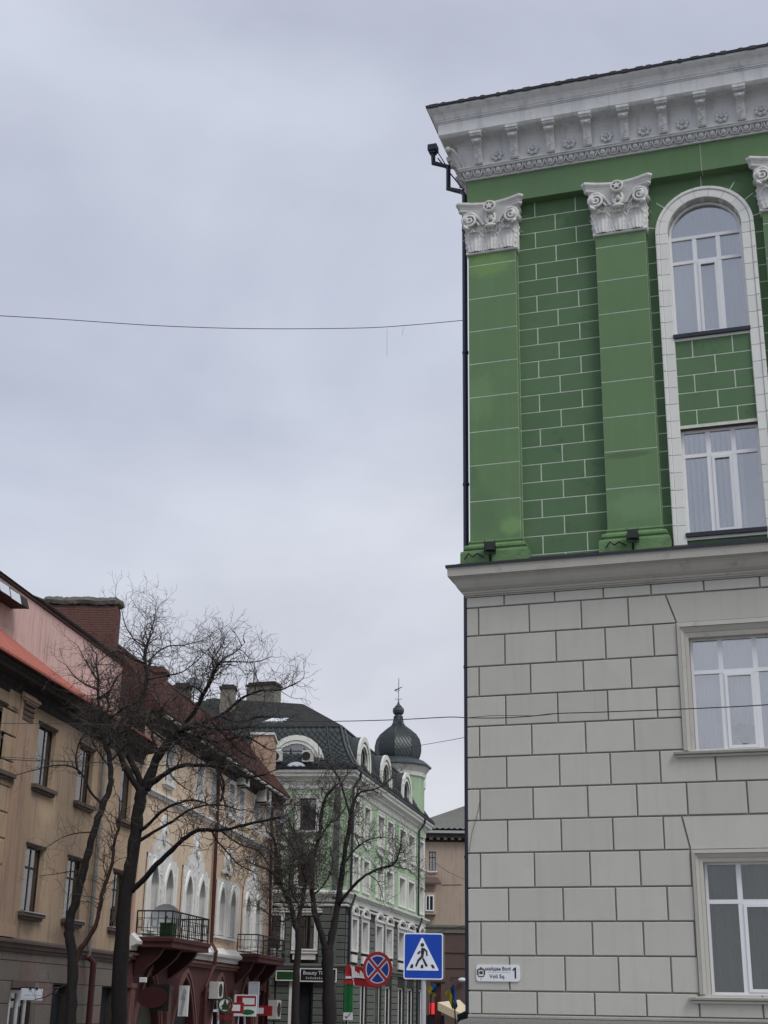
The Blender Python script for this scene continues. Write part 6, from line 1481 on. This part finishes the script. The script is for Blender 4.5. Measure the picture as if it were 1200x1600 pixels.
# ================================================================== ROAD SIGNS
t = thing('crossing_sign', 'square blue pedestrian crossing sign with white triangle on a grey pole', 'road sign', (at(661.5, 1500, 21).x, 21, 0), R(-3))
pcx, pcz = 0, at(661, 1494, 21).z
H = (at(630, 1494, 21) - at(691.5, 1494, 21)).length / 2
pos = lambda x, y: ((x - 745) * (2 * H / 370), pcz + (305 - y) * (2 * H / 395) * 1.07)
def SQ(h, r_, n=5):
    return [(x, pcz + z * 1.12) for x, z in rrect(h, h * 1.0, r_, n)]
part('plate', MB().prism(SQ(H, .03), -.02, .0), 'sign_white', t)
part('back_plate', MB().prism([(x + .03, z - .0) for x, z in SQ(H * .985, .03)], .03, .05), 'pole_dull', t)
part('blue_field', MB().prism(SQ(H - .016, .022), -.0225, -.0202), 'sign_blue', t)
part('triangle', MB().prism([pos(733, 140), pos(741, 146), pos(888, 424), pos(884, 433), pos(590, 433), pos(585, 424), pos(725, 146)], -.026, -.0227), 'sign_white', t)
fig = part('walking_figure', MB().prism([(pos(735, 205)[0] + .026 * cos(-2 * pi * k / 16), pos(735, 205)[1] + .027 * sin(-2 * pi * k / 16)) for k in range(16)], -.030, -.0262), 'black', t)
def stroke(pts, w, y0=-.0300):
    m_ = MB(); P = [Vector(pos(*p)) for p in pts]; k = len(P); L_, R_ = [], []
    w = [w] * k if not isinstance(w, (list, tuple)) else w
    for i in range(k):
        d = (P[min(i + 1, k - 1)] - P[max(i - 1, 0)]).normalized(); n_ = Vector((-d.y, d.x)); h = w[i] * (2 * H / 370) / 2 * 1.25
        L_.append(tuple(P[i] + n_ * h)); R_.append(tuple(P[i] - n_ * h))
    return m_.prism(L_ + R_[::-1], y0, -.0262)
part('torso', stroke([(741, 232), (738, 262), (736, 312)], [24, 26, 17]), 'black', fig)
part('arm', stroke([(748, 238), (775, 262), (780, 302)], [14, 12, 11], -.0302), 'black', fig)
part('arm', stroke([(716, 262), (692, 286)], 13, -.0298), 'black', fig)
part('leg', stroke([(737, 306), (698, 344), (686, 372), (676, 397)], [18, 16, 14, 15], -.0304), 'black', fig)
part('leg', stroke([(741, 324), (757, 356), (778, 396)], [14, 15, 17], -.0296), 'black', fig)
for P in ([(620, 412), (627, 386), (640, 376), (652, 380), (649, 412)], [(720, 412), (722, 388), (733, 378), (745, 386), (746, 412)], [(815, 380), (838, 380), (853, 411), (830, 412)]):
    part('stripe', MB().prism([pos(*p) for p in P], -.0299, -.0262), 'black', t)
part('pole', MB().tube([(.005, .035, -.12), (.005, .035, pcz + H)], .038, 12), 'pole', t)
part('clamp', MB().box(-.06, .06, -.0, .085, pcz - .18, pcz - .14).box(-.06, .06, -.0, .085, pcz + .14, pcz + .18), 'pole_dull', t)
NY = 28.0
t = thing('no_stopping_sign', 'round red and blue no stopping sign with a red cross on a dull pole', 'road sign', (at(590, 1514, NY).x, NY, 0), R(-2))
nz_ = at(590, 1514.5, NY).z; nr_ = (at(613.5, 1514, NY).x - at(567, 1514, NY).x) / 2
CC = lambda r_, n=40: [(r_ * cos(2 * pi * k / n), nz_ + r_ * 1.13 * sin(2 * pi * k / n)) for k in range(n)]
part('disc', MB().prism(CC(nr_)[::-1], -.02, .0), 'sign_red', t)
def wedge(a0, rr, gap, y0, y1, m, name):
    """quarter sector between the arms of the cross"""
    P = []; half = R(45); g_ = gap / sin(half)
    for k in range(11):
        lim = half - math.asin(min(.99, gap / rr)); a = -lim + 2 * lim * k / 10
        P.append((rr * cos(a), rr * sin(a)))
    P.append((g_, 0))
    Q = [(x * cos(a0) - z * sin(a0), nz_ + 1.13 * (x * sin(a0) + z * cos(a0))) for x, z in P]
    part(name, MB().prism(Q[::-1], y0, y1), m, t)
for k in range(4):
    wedge(k * pi / 2, nr_ * .80, nr_ * .085, -.0235, -.0202, 'sign_white', 'white_border'); wedge(k * pi / 2, nr_ * .735, nr_ * .15, -.0265, -.0237, 'sign_blue_dark', 'blue_sector')
part('pole', MB().tube([(-.01, .04, -.12), (-.01, .04, nz_ + nr_)], .035, 10), 'pole_dull', t)
part('clamp', MB().box(-.05, .05, -.0, .09, nz_ - .05, nz_ + .0), 'pole_dull', t)

# ================================================================== CABLES
def cable(pts, r_, lab, m='cable', group='overhead cables', n=6):
    P = [at(x, y, Y) for x, y, Y in pts]; Q = []
    for i in range(len(P) - 1):       # gentle curve through the measured points
        p0, p1, p2, p3 = P[max(i - 1, 0)], P[i], P[i + 1], P[min(i + 2, len(P) - 1)]
        for k in range(n):
            u = k / n; Q.append(.5 * ((2 * p1) + (p2 - p0) * u + (2 * p0 - 5 * p1 + 4 * p2 - p3) * u * u + (-p0 + 3 * p1 - 3 * p2 + p3) * u ** 3))
    Q.append(P[-1]); o = Q[0].copy(); mb = MB().tube([q - o for q in Q], r_, 5)
    c = part('cable', mb, m); c.location = o
    return tag(c, lab, 'cable', group)
cable([(-420, 470, 18), (-60, 490, 21), (90, 498.5, 22.4), (250, 509, 23), (400, 513.5, 23.6), (560, 512.5, 24.3), (640, 508, 24.7), (723, 500.5, 25.1)], .0075, 'long thin cable sagging across the open sky to the green corner wall')
cable([(605, 514, 24.5), (604.5, 535, 24.5), (604.8, 558, 24.5)], .0025, 'longer of two loose threads hanging from the sky cable', 'cable_light')
cable([(632, 509, 24.6), (629, 518, 24.6), (628.5, 524, 24.6)], .0025, 'shorter of two loose threads hanging from the sky cable', 'cable_light')
cable([(300, 1128, 40), (420, 1127, 34), (522, 1127, 28), (620, 1124.5, 25), (700, 1120.5, 23.4), (728, 1121.5, 23.1), (760, 1122, 22.9), (790, 1121.5, 22.8), (830, 1119, 22.6), (868, 1115, 22.3), (930, 1113, 21.8), (1010, 1110, 21.2), (1110, 1106, 20.6), (1210, 1100.5, 20), (1500, 1080, 18)], .0085, 'dark cable crossing in front of the grey wall and its upper window')
cable([(728, 1121.8, 23.12), (765, 1118.5, 22.95), (800, 1118, 22.75), (840, 1118.2, 22.5), (868, 1115.2, 22.28)], .005, 'second thin strand twisted along the cable on the grey wall')
cable([(430, 1190, 60), (560, 1180, 50), (660, 1164, 42), (729, 1151.5, 37), (800, 1135, 34)], .008, 'thin wire rising from behind the onion dome towards the grey corner')
cable([(-40, 1130, 30), (50, 1130.5, 31), (140, 1131.5, 33), (210, 1134, 36)], .008, 'upper thin wire in front of the ochre building windows')
cable([(-40, 1183, 29), (60, 1189, 31), (160, 1191.5, 34), (300, 1197, 39), (430, 1192, 46)], .010, 'lower wire passing the ochre building windows into the large bare tree')
cable([(-40, 1180, 29.4), (60, 1186, 31.4), (125, 1191, 33)], .006, 'short companion strand above the lower wire at the ochre building')
cable([(680, 1348, 100), (700, 1362, 100), (731, 1376, 96)], .02, 'pale twisted wire across the beige wall at the end of the street', 'cable_light')
cable([(672, 1462, 90), (700, 1452, 85), (731, 1446, 80)], .02, 'dark wire below the band of the beige wall', 'cable')
cable([(751, 1248, 24.9), (748, 1262, 24.93), (744, 1280, 24.93), (738, 1300, 24.95), (733, 1330, 24.97)], .004, 'short loose wire on the grey blocks near the corner edge', 'cable')

# ================================================================== TREES
def smooth_pts(P, n=4):
    Q = []
    for i in range(len(P) - 1):
        p0, p1, p2, p3 = P[max(i - 1, 0)], P[i], P[i + 1], P[min(i + 2, len(P) - 1)]
        for k in range(n):
            u = k / n; Q.append(.5 * ((2 * p1) + (p2 - p0) * u + (2 * p0 - 5 * p1 + 4 * p2 - p3) * u * u + (-p0 + 3 * p1 - 3 * p2 + p3) * u ** 3))
    Q.append(P[-1]); return Q
class Tree:
    def __init__(s, lab, Y, base, seed, group='bare street trees'):
        b = at(base[0], base[1], Y); s.Y = Y; s.o = Vector((b.x, b.y, -.02)); s.rng = random.Random(seed)
        s.root = thing('bare_tree', lab, 'tree', s.o, 0, group); s.mbs = {}; s.crown = MB(); s.n = 0
    def limb(s, pts, r0, r1, name='limb', m='bark', dy=0.0, sprout=None, drift=None):
        if name == 'limb': r0 *= .80
        """pts traced in the picture; each limb leaves the picture plane by dy (metres) at its tip"""
        k = len(pts); P = []
        for i, (x, y) in enumerate(pts): P.append(at(x, y, s.Y + (drift or 0) + dy * (i / (k - 1)) ** 1.1) - s.o)
        Q = smooth_pts(P); n = len(Q)
        Q = [q + Vector((s.rng.uniform(-1, 1), s.rng.uniform(-1, 1), s.rng.uniform(-1, 1))) * min(.022, r0 * .15) if 0 < i < n - 1 else q for i, q in enumerate(Q)]
        rs = [(r0 + (r1 - r0) * (i / (n - 1)) ** .85) * (1 + .10 * s.rng.uniform(-1, 1)) for i in range(n)]
        part(name, MB().tube(Q, rs, 9 if r0 > .1 else 6), m, s.root, smooth=True)
        if sprout:
            cnt, L, depth, start = sprout; cnt = int(cnt * (1.7 if s.Y < 50 else 2.5))
            for c in range(cnt):
                t = start + (1 - start) * (c + s.rng.random()) / cnt; i = min(int(t * (n - 1)), n - 2); p = Q[i].lerp(Q[i + 1], t * (n - 1) - i)
                d0 = (Q[i + 1] - Q[i]).normalized(); a = Vector((s.rng.gauss(0, 1), s.rng.gauss(0, 1), s.rng.gauss(.35, .8))).normalized()
                d = (a - d0 * a.dot(d0) * .6 + d0 * .35).normalized()
                s.twig(p, d, L * s.rng.uniform(.6, 1.15), min(rs[i] * .55, .006 + .012 * L), depth)
            s.twig(Q[-1], (Q[-1] - Q[-3]).normalized(), L * .9, r1 * .9, depth)
    def twig(s, p, d, L, r_, depth):
        n = max(3, int(L / .13)); P = [p.copy()]; dd = d.copy(); st = L / n
        kids = []
        for i in range(n):
            dd = (dd + Vector((s.rng.gauss(0, .33), s.rng.gauss(0, .33), s.rng.gauss(.07, .28)))).normalized()
            P.append(P[-1] + dd * st)
            if depth > 0 and i >= max(0, n * .15) and s.rng.random() < (.85 if depth > 1 else .70):
                a = Vector((s.rng.gauss(0, 1), s.rng.gauss(0, 1), s.rng.gauss(.1, 1))).normalized()
                kids.append((P[-1], (dd * .75 + a * .85).normalized(), L * s.rng.uniform(.35, .62)))
        s.crown.tube(P, [max(.0032 if s.Y < 50 else .007, r_ * (1 - .80 * i / n)) for i in range(n + 1)], 4 if r_ > .02 else 3, False); s.n += 1
        for q, dk, l in kids: s.twig(q, dk, l, max(.0032 if s.Y < 50 else .007, r_ * .55), depth - 1)
    def done(s, m='twig'): tag(part('crown', s.crown, m, s.root), kind='stuff'); return s

# the large tree in front of the pair of old houses
T2 = Tree('largest bare tree with thick dark trunk where ochre building and gothic house meet', 40, (186, 1640), 3)
T2.limb([(186, 1668), (186, 1600), (187, 1540), (190, 1470), (196, 1400), (206, 1340), (213, 1290), (218, 1255), (223, 1232)], .235, .165, 'trunk')
T2.limb([(223, 1242), (205, 1215), (192, 1190), (184, 1165), (178, 1140)], .13, .07, dy=-.5, sprout=(12, 1.0, 2, .3))
T2.limb([(225, 1238), (213, 1205), (200, 1180), (192, 1155), (201, 1130), (215, 1105), (226, 1080), (229, 1050), (226, 1026), (231, 1004)], .13, .045, dy=.4, sprout=(26, 1.25, 2, .45))
T2.limb([(227, 1235), (240, 1197), (255, 1170), (268, 1153), (282, 1138)], .20, .10, dy=-.4, sprout=(12, 1.0, 2, .4))
T2.limb([(266, 1156), (290, 1130), (305, 1110), (318, 1085), (330, 1062), (336, 1044), (346, 1034)], .10, .045, dy=-.9, sprout=(24, 1.1, 2, .3))
T2.limb([(276, 1146), (310, 1131), (345, 1118), (380, 1090), (410, 1079), (438, 1078), (462, 1068)], .08, .018, dy=-1.4, sprout=(22, .95, 2, .3))
T2.limb([(230, 1230), (250, 1215), (268, 1203), (285, 1196), (320, 1196), (350, 1200), (385, 1214), (415, 1210)], .11, .025, dy=-1.6, sprout=(20, .9, 2, .35))
T2.limb([(214, 1300), (230, 1290), (250, 1270), (275, 1256), (305, 1250), (335, 1262)], .075, .02, dy=-1.2, sprout=(12, .8, 1, .3))
T2.limb([(212, 1318), (240, 1300), (270, 1283), (300, 1264), (340, 1257), (375, 1266)], .065, .018, dy=-.6, sprout=(14, .8, 2, .3))
T2.limb([(206, 1392), (225, 1374), (245, 1350), (270, 1328), (285, 1312), (308, 1297), (330, 1297), (352, 1296), (395, 1286), (438, 1277)], .12, .03, dy=-1.8, sprout=(24, .85, 2, .35))
T2.limb([(331, 1297), (338, 1312), (352, 1328), (372, 1350), (396, 1362)], .04, .012, dy=-.6, drift=-1.0, sprout=(14, .8, 2, .2))
T2.limb([(345, 1252), (350, 1225), (342, 1200), (352, 1178), (372, 1160), (398, 1152)], .05, .015, dy=.5, drift=-1.0, sprout=(18, .8, 2, .1))
T2.limb([(229, 1012), (214, 1003), (203, 990), (194, 972), (190, 950)], .03, .012, dy=-.3, sprout=(8, .95, 2, .25))
T2.limb([(228, 1036), (208, 1030), (190, 1019), (172, 1020), (160, 1030)], .035, .012, dy=.3, sprout=(9, .7, 1, .25))
T2.limb([(231, 1004), (236, 985), (242, 962), (244, 942)], .03, .010, dy=.5, sprout=(10, .95, 2, .1))
T2.limb([(229, 1046), (240, 1025), (262, 1010), (288, 1008), (318, 1000)], .035, .012, dy=.8, sprout=(12, .95, 2, .25))
T2.limb([(229, 1062), (258, 1056), (284, 1050), (304, 1036), (330, 1010)], .035, .012, dy=-.5, sprout=(12, .95, 2, .25))
T2.limb([(336, 1044), (331, 1033), (345, 1012), (352, 995)], .03, .012, dy=.3, drift=-.9, sprout=(10, .95, 2, .1))
T2.limb([(346, 1034), (372, 1034), (400, 1034), (425, 1026)], .03, .010, dy=.2, drift=-.9, sprout=(12, .8, 2, .2))
T2.limb([(270, 1152), (300, 1150), (340, 1160), (380, 1150), (415, 1168)], .06, .02, dy=-.4, drift=-.3, sprout=(20, .8, 2, .1))
T2.limb([(250, 1178), (238, 1150), (244, 1120), (262, 1095)], .06, .02, dy=.8, sprout=(18, .9, 2, .2))
T2.limb([(300, 1140), (322, 1160), (335, 1190), (345, 1225), (352, 1262)], .045, .02, dy=-.8, drift=-.6, sprout=(18, .7, 2, .1))
for pts, r0_, dy_, dr_, cn in (([(190, 1165), (172, 1140), (160, 1118), (150, 1108)], .05, .4, -.3, 26), ([(196, 1150), (208, 1128), (196, 1112), (182, 1104)], .05, -.4, 0, 26), ([(262, 1160), (236, 1140), (222, 1122), (212, 1118)], .05, .5, 0, 24),
        ([(282, 1140), (300, 1150), (322, 1148), (342, 1140)], .06, .5, -.3, 30), ([(305, 1130), (330, 1138), (360, 1140), (392, 1136)], .05, -.5, -.6, 28), ([(330, 1128), (352, 1150), (378, 1176), (402, 1188)], .05, .3, -.8, 26),
        ([(285, 1150), (262, 1180), (268, 1212), (290, 1232)], .04, -.6, -.4, 16), ([(300, 1160), (318, 1185), (356, 1190), (396, 1206)], .045, .6, -.6, 24), ([(345, 1120), (372, 1128), (410, 1120), (440, 1122)], .04, .3, -.7, 22),
        ([(318, 1085), (300, 1072), (284, 1082), (268, 1096)], .035, .3, -.5, 16), ([(345, 1298), (372, 1318), (404, 1330), (420, 1352)], .03, .4, -1.2, 16)):
    T2.limb(pts, r0_, .014, dy=dy_, drift=dr_, sprout=(cn, .62, 2, .05))
T2.done()
# the thinner tree left of it
T1 = Tree('slimmer two stemmed bare tree before the ochre building, left of the largest tree', 36, (110, 1640), 8)
T1.limb([(106, 1670), (110, 1610), (113, 1555), (113, 1500), (108, 1466), (109, 1440), (117, 1412), (128, 1374), (138, 1334), (148, 1296), (158, 1264), (169, 1240), (174, 1215), (171, 1186), (164, 1163)], .15, .06, 'trunk')
T1.limb([(114, 1520), (124, 1487), (138, 1466), (150, 1445), (155, 1420), (160, 1395), (168, 1370), (176, 1345), (178, 1318), (185, 1296), (186, 1278)], .095, .035, m='bark_brown', dy=-.8, sprout=(16, .9, 2, .35))
T1.limb([(165, 1166), (158, 1140), (155, 1110), (153, 1082), (154, 1060), (150, 1038)], .07, .03, dy=.3, sprout=(26, .85, 2, .05))
T1.limb([(154, 1066), (143, 1048), (132, 1030), (122, 1010)], .03, .012, dy=.4, sprout=(8, .7, 2, .1))
T1.limb([(155, 1092), (172, 1078), (182, 1060), (192, 1050)], .035, .012, dy=-.4, sprout=(10, .75, 2, .1))
T1.limb([(154, 1078), (136, 1070), (118, 1058), (104, 1040)], .03, .012, dy=-.2, sprout=(9, .7, 2, .1))
T1.limb([(160, 1130), (178, 1118), (195, 1105), (212, 1098)], .05, .02, dy=-.3, sprout=(18, .75, 2, .1))
T1.limb([(162, 1258), (142, 1238), (130, 1212), (112, 1198), (85, 1196), (55, 1203), (24, 1211)], .05, .010, dy=-1.0, sprout=(12, .6, 1, .3))
T1.limb([(124, 1210), (118, 1190), (124, 1160), (138, 1140)], .03, .012, dy=-.5, drift=-.4, sprout=(12, .7, 1, .1))
T1.limb([(112, 1538), (95, 1542), (75, 1556), (55, 1562)], .03, .008, dy=-.5, sprout=(7, .5, 1, .3))
T1.limb([(146, 1300), (120, 1302), (95, 1310), (70, 1325)], .025, .006, dy=-.5, sprout=(9, .6, 1, .2))
T1.limb([(132, 1360), (108, 1362), (85, 1366), (64, 1368)], .02, .006, dy=-.5, sprout=(8, .6, 1, .2))
T1.limb([(172, 1200), (150, 1170), (140, 1150)], .03, .012, dy=.4, sprout=(14, .7, 2, .1))
for pts in ([(168, 1165), (182, 1150), (196, 1142), (210, 1140)], [(166, 1160), (150, 1148), (140, 1128), (134, 1112)], [(158, 1120), (170, 1104), (168, 1088), (176, 1072)], [(172, 1190), (190, 1172), (204, 1160), (214, 1150)]):
    T1.limb(pts, .045, .014, dy=.3, sprout=(20, .6, 2, .05))
T1.done()

# two trees before the green building
T3 = Tree('thinner bare forked tree before the dark shop front of the green house', 60, (461, 1640), 13)
T3.limb([(460, 1640), (462, 1560), (464, 1500), (466, 1462), (461, 1442)], .17, .135, 'trunk')
T3.limb([(462, 1450), (455, 1418), (444, 1394), (436, 1372), (434, 1340), (428, 1310)], .15, .05, dy=-.6, sprout=(20, 1.3, 2, .2))
T3.limb([(463, 1450), (470, 1420), (475, 1395), (480, 1368), (484, 1335)], .15, .05, dy=.6, sprout=(18, 1.3, 2, .2))
T3.limb([(438, 1380), (420, 1360), (400, 1352), (385, 1345)], .06, .02, dy=-.4, drift=-.4, sprout=(12, 1.1, 2, .1))
T3.limb([(478, 1378), (468, 1345), (455, 1320), (440, 1300)], .06, .02, dy=-.4, sprout=(14, 1.1, 2, .1))
T3.limb([(458, 1432), (440, 1440), (424, 1432), (410, 1420)], .05, .015, dy=-.4, sprout=(12, 1.0, 2, .1))
T3.limb([(470, 1418), (456, 1396), (452, 1368), (460, 1340)], .06, .02, dy=-.4, sprout=(16, 1.1, 2, .1))
T3.done()
T4 = Tree('bare forked tree with wide reaching branches nearest the corner of the green house', 66, (514, 1640), 17)
T4.limb([(516, 1640), (514, 1560), (512, 1505), (511, 1478)], .33, .26, 'trunk')
T4.limb([(500, 1312), (512, 1290), (528, 1278), (540, 1262)], .05, .02, dy=-.6, sprout=(14, 1.0, 2, .1))
T4.limb([(490, 1345), (472, 1332), (452, 1322), (436, 1330)], .05, .02, dy=-.8, drift=-.3, sprout=(16, 1.1, 2, .1))
T4.limb([(488, 1400), (508, 1380), (520, 1352), (516, 1330)], .05, .02, dy=-.8, sprout=(16, 1.0, 2, .1))
T4.limb([(509, 1484), (501, 1456), (493, 1430), (488, 1400), (487, 1368), (491, 1335), (500, 1300), (502, 1270), (510, 1245), (526, 1226)], .21, .06, dy=-.8, sprout=(28, 1.2, 2, .35))
T4.limb([(514, 1484), (521, 1450), (527, 1415), (533, 1375), (538, 1335), (545, 1300), (548, 1272), (554, 1250)], .23, .08, dy=.5, sprout=(18, 1.1, 2, .3))
T4.limb([(553, 1252), (563, 1238), (585, 1233), (600, 1226), (614, 1214)], .075, .02, dy=-.5, drift=.5, sprout=(14, .9, 2, .1))
T4.limb([(548, 1276), (538, 1243), (530, 1217), (520, 1202), (512, 1190), (500, 1188)], .08, .02, dy=-.9, drift=.4, sprout=(14, 1.0, 1, .2))
T4.limb([(530, 1412), (545, 1393), (565, 1372), (590, 1358), (612, 1352), (622, 1338), (626, 1318)], .12, .03, dy=-1.0, sprout=(18, 1.0, 2, .4))
T4.limb([(536, 1352), (556, 1326), (576, 1312), (600, 1308)], .06, .02, dy=-.6, sprout=(14, 1.0, 2, .2))
T4.limb([(607, 1352), (640, 1360), (655, 1378)], .03, .012, dy=-.2, drift=-.9, sprout=(8, .8, 1, .1))
T4.limb([(576, 1366), (590, 1378), (596, 1394), (600, 1412)], .03, .012, dy=-.2, drift=-.6, sprout=(8, .8, 1, .1))
T4.limb([(490, 1385), (476, 1350), (470, 1315), (455, 1290), (446, 1262)], .07, .02, dy=-.7, drift=-.3, sprout=(20, 1.1, 2, .2))
T4.limb([(502, 1280), (482, 1262), (466, 1258)], .05, .02, dy=-.3, drift=-.5, sprout=(12, 1.0, 2, .1))
T4.done()
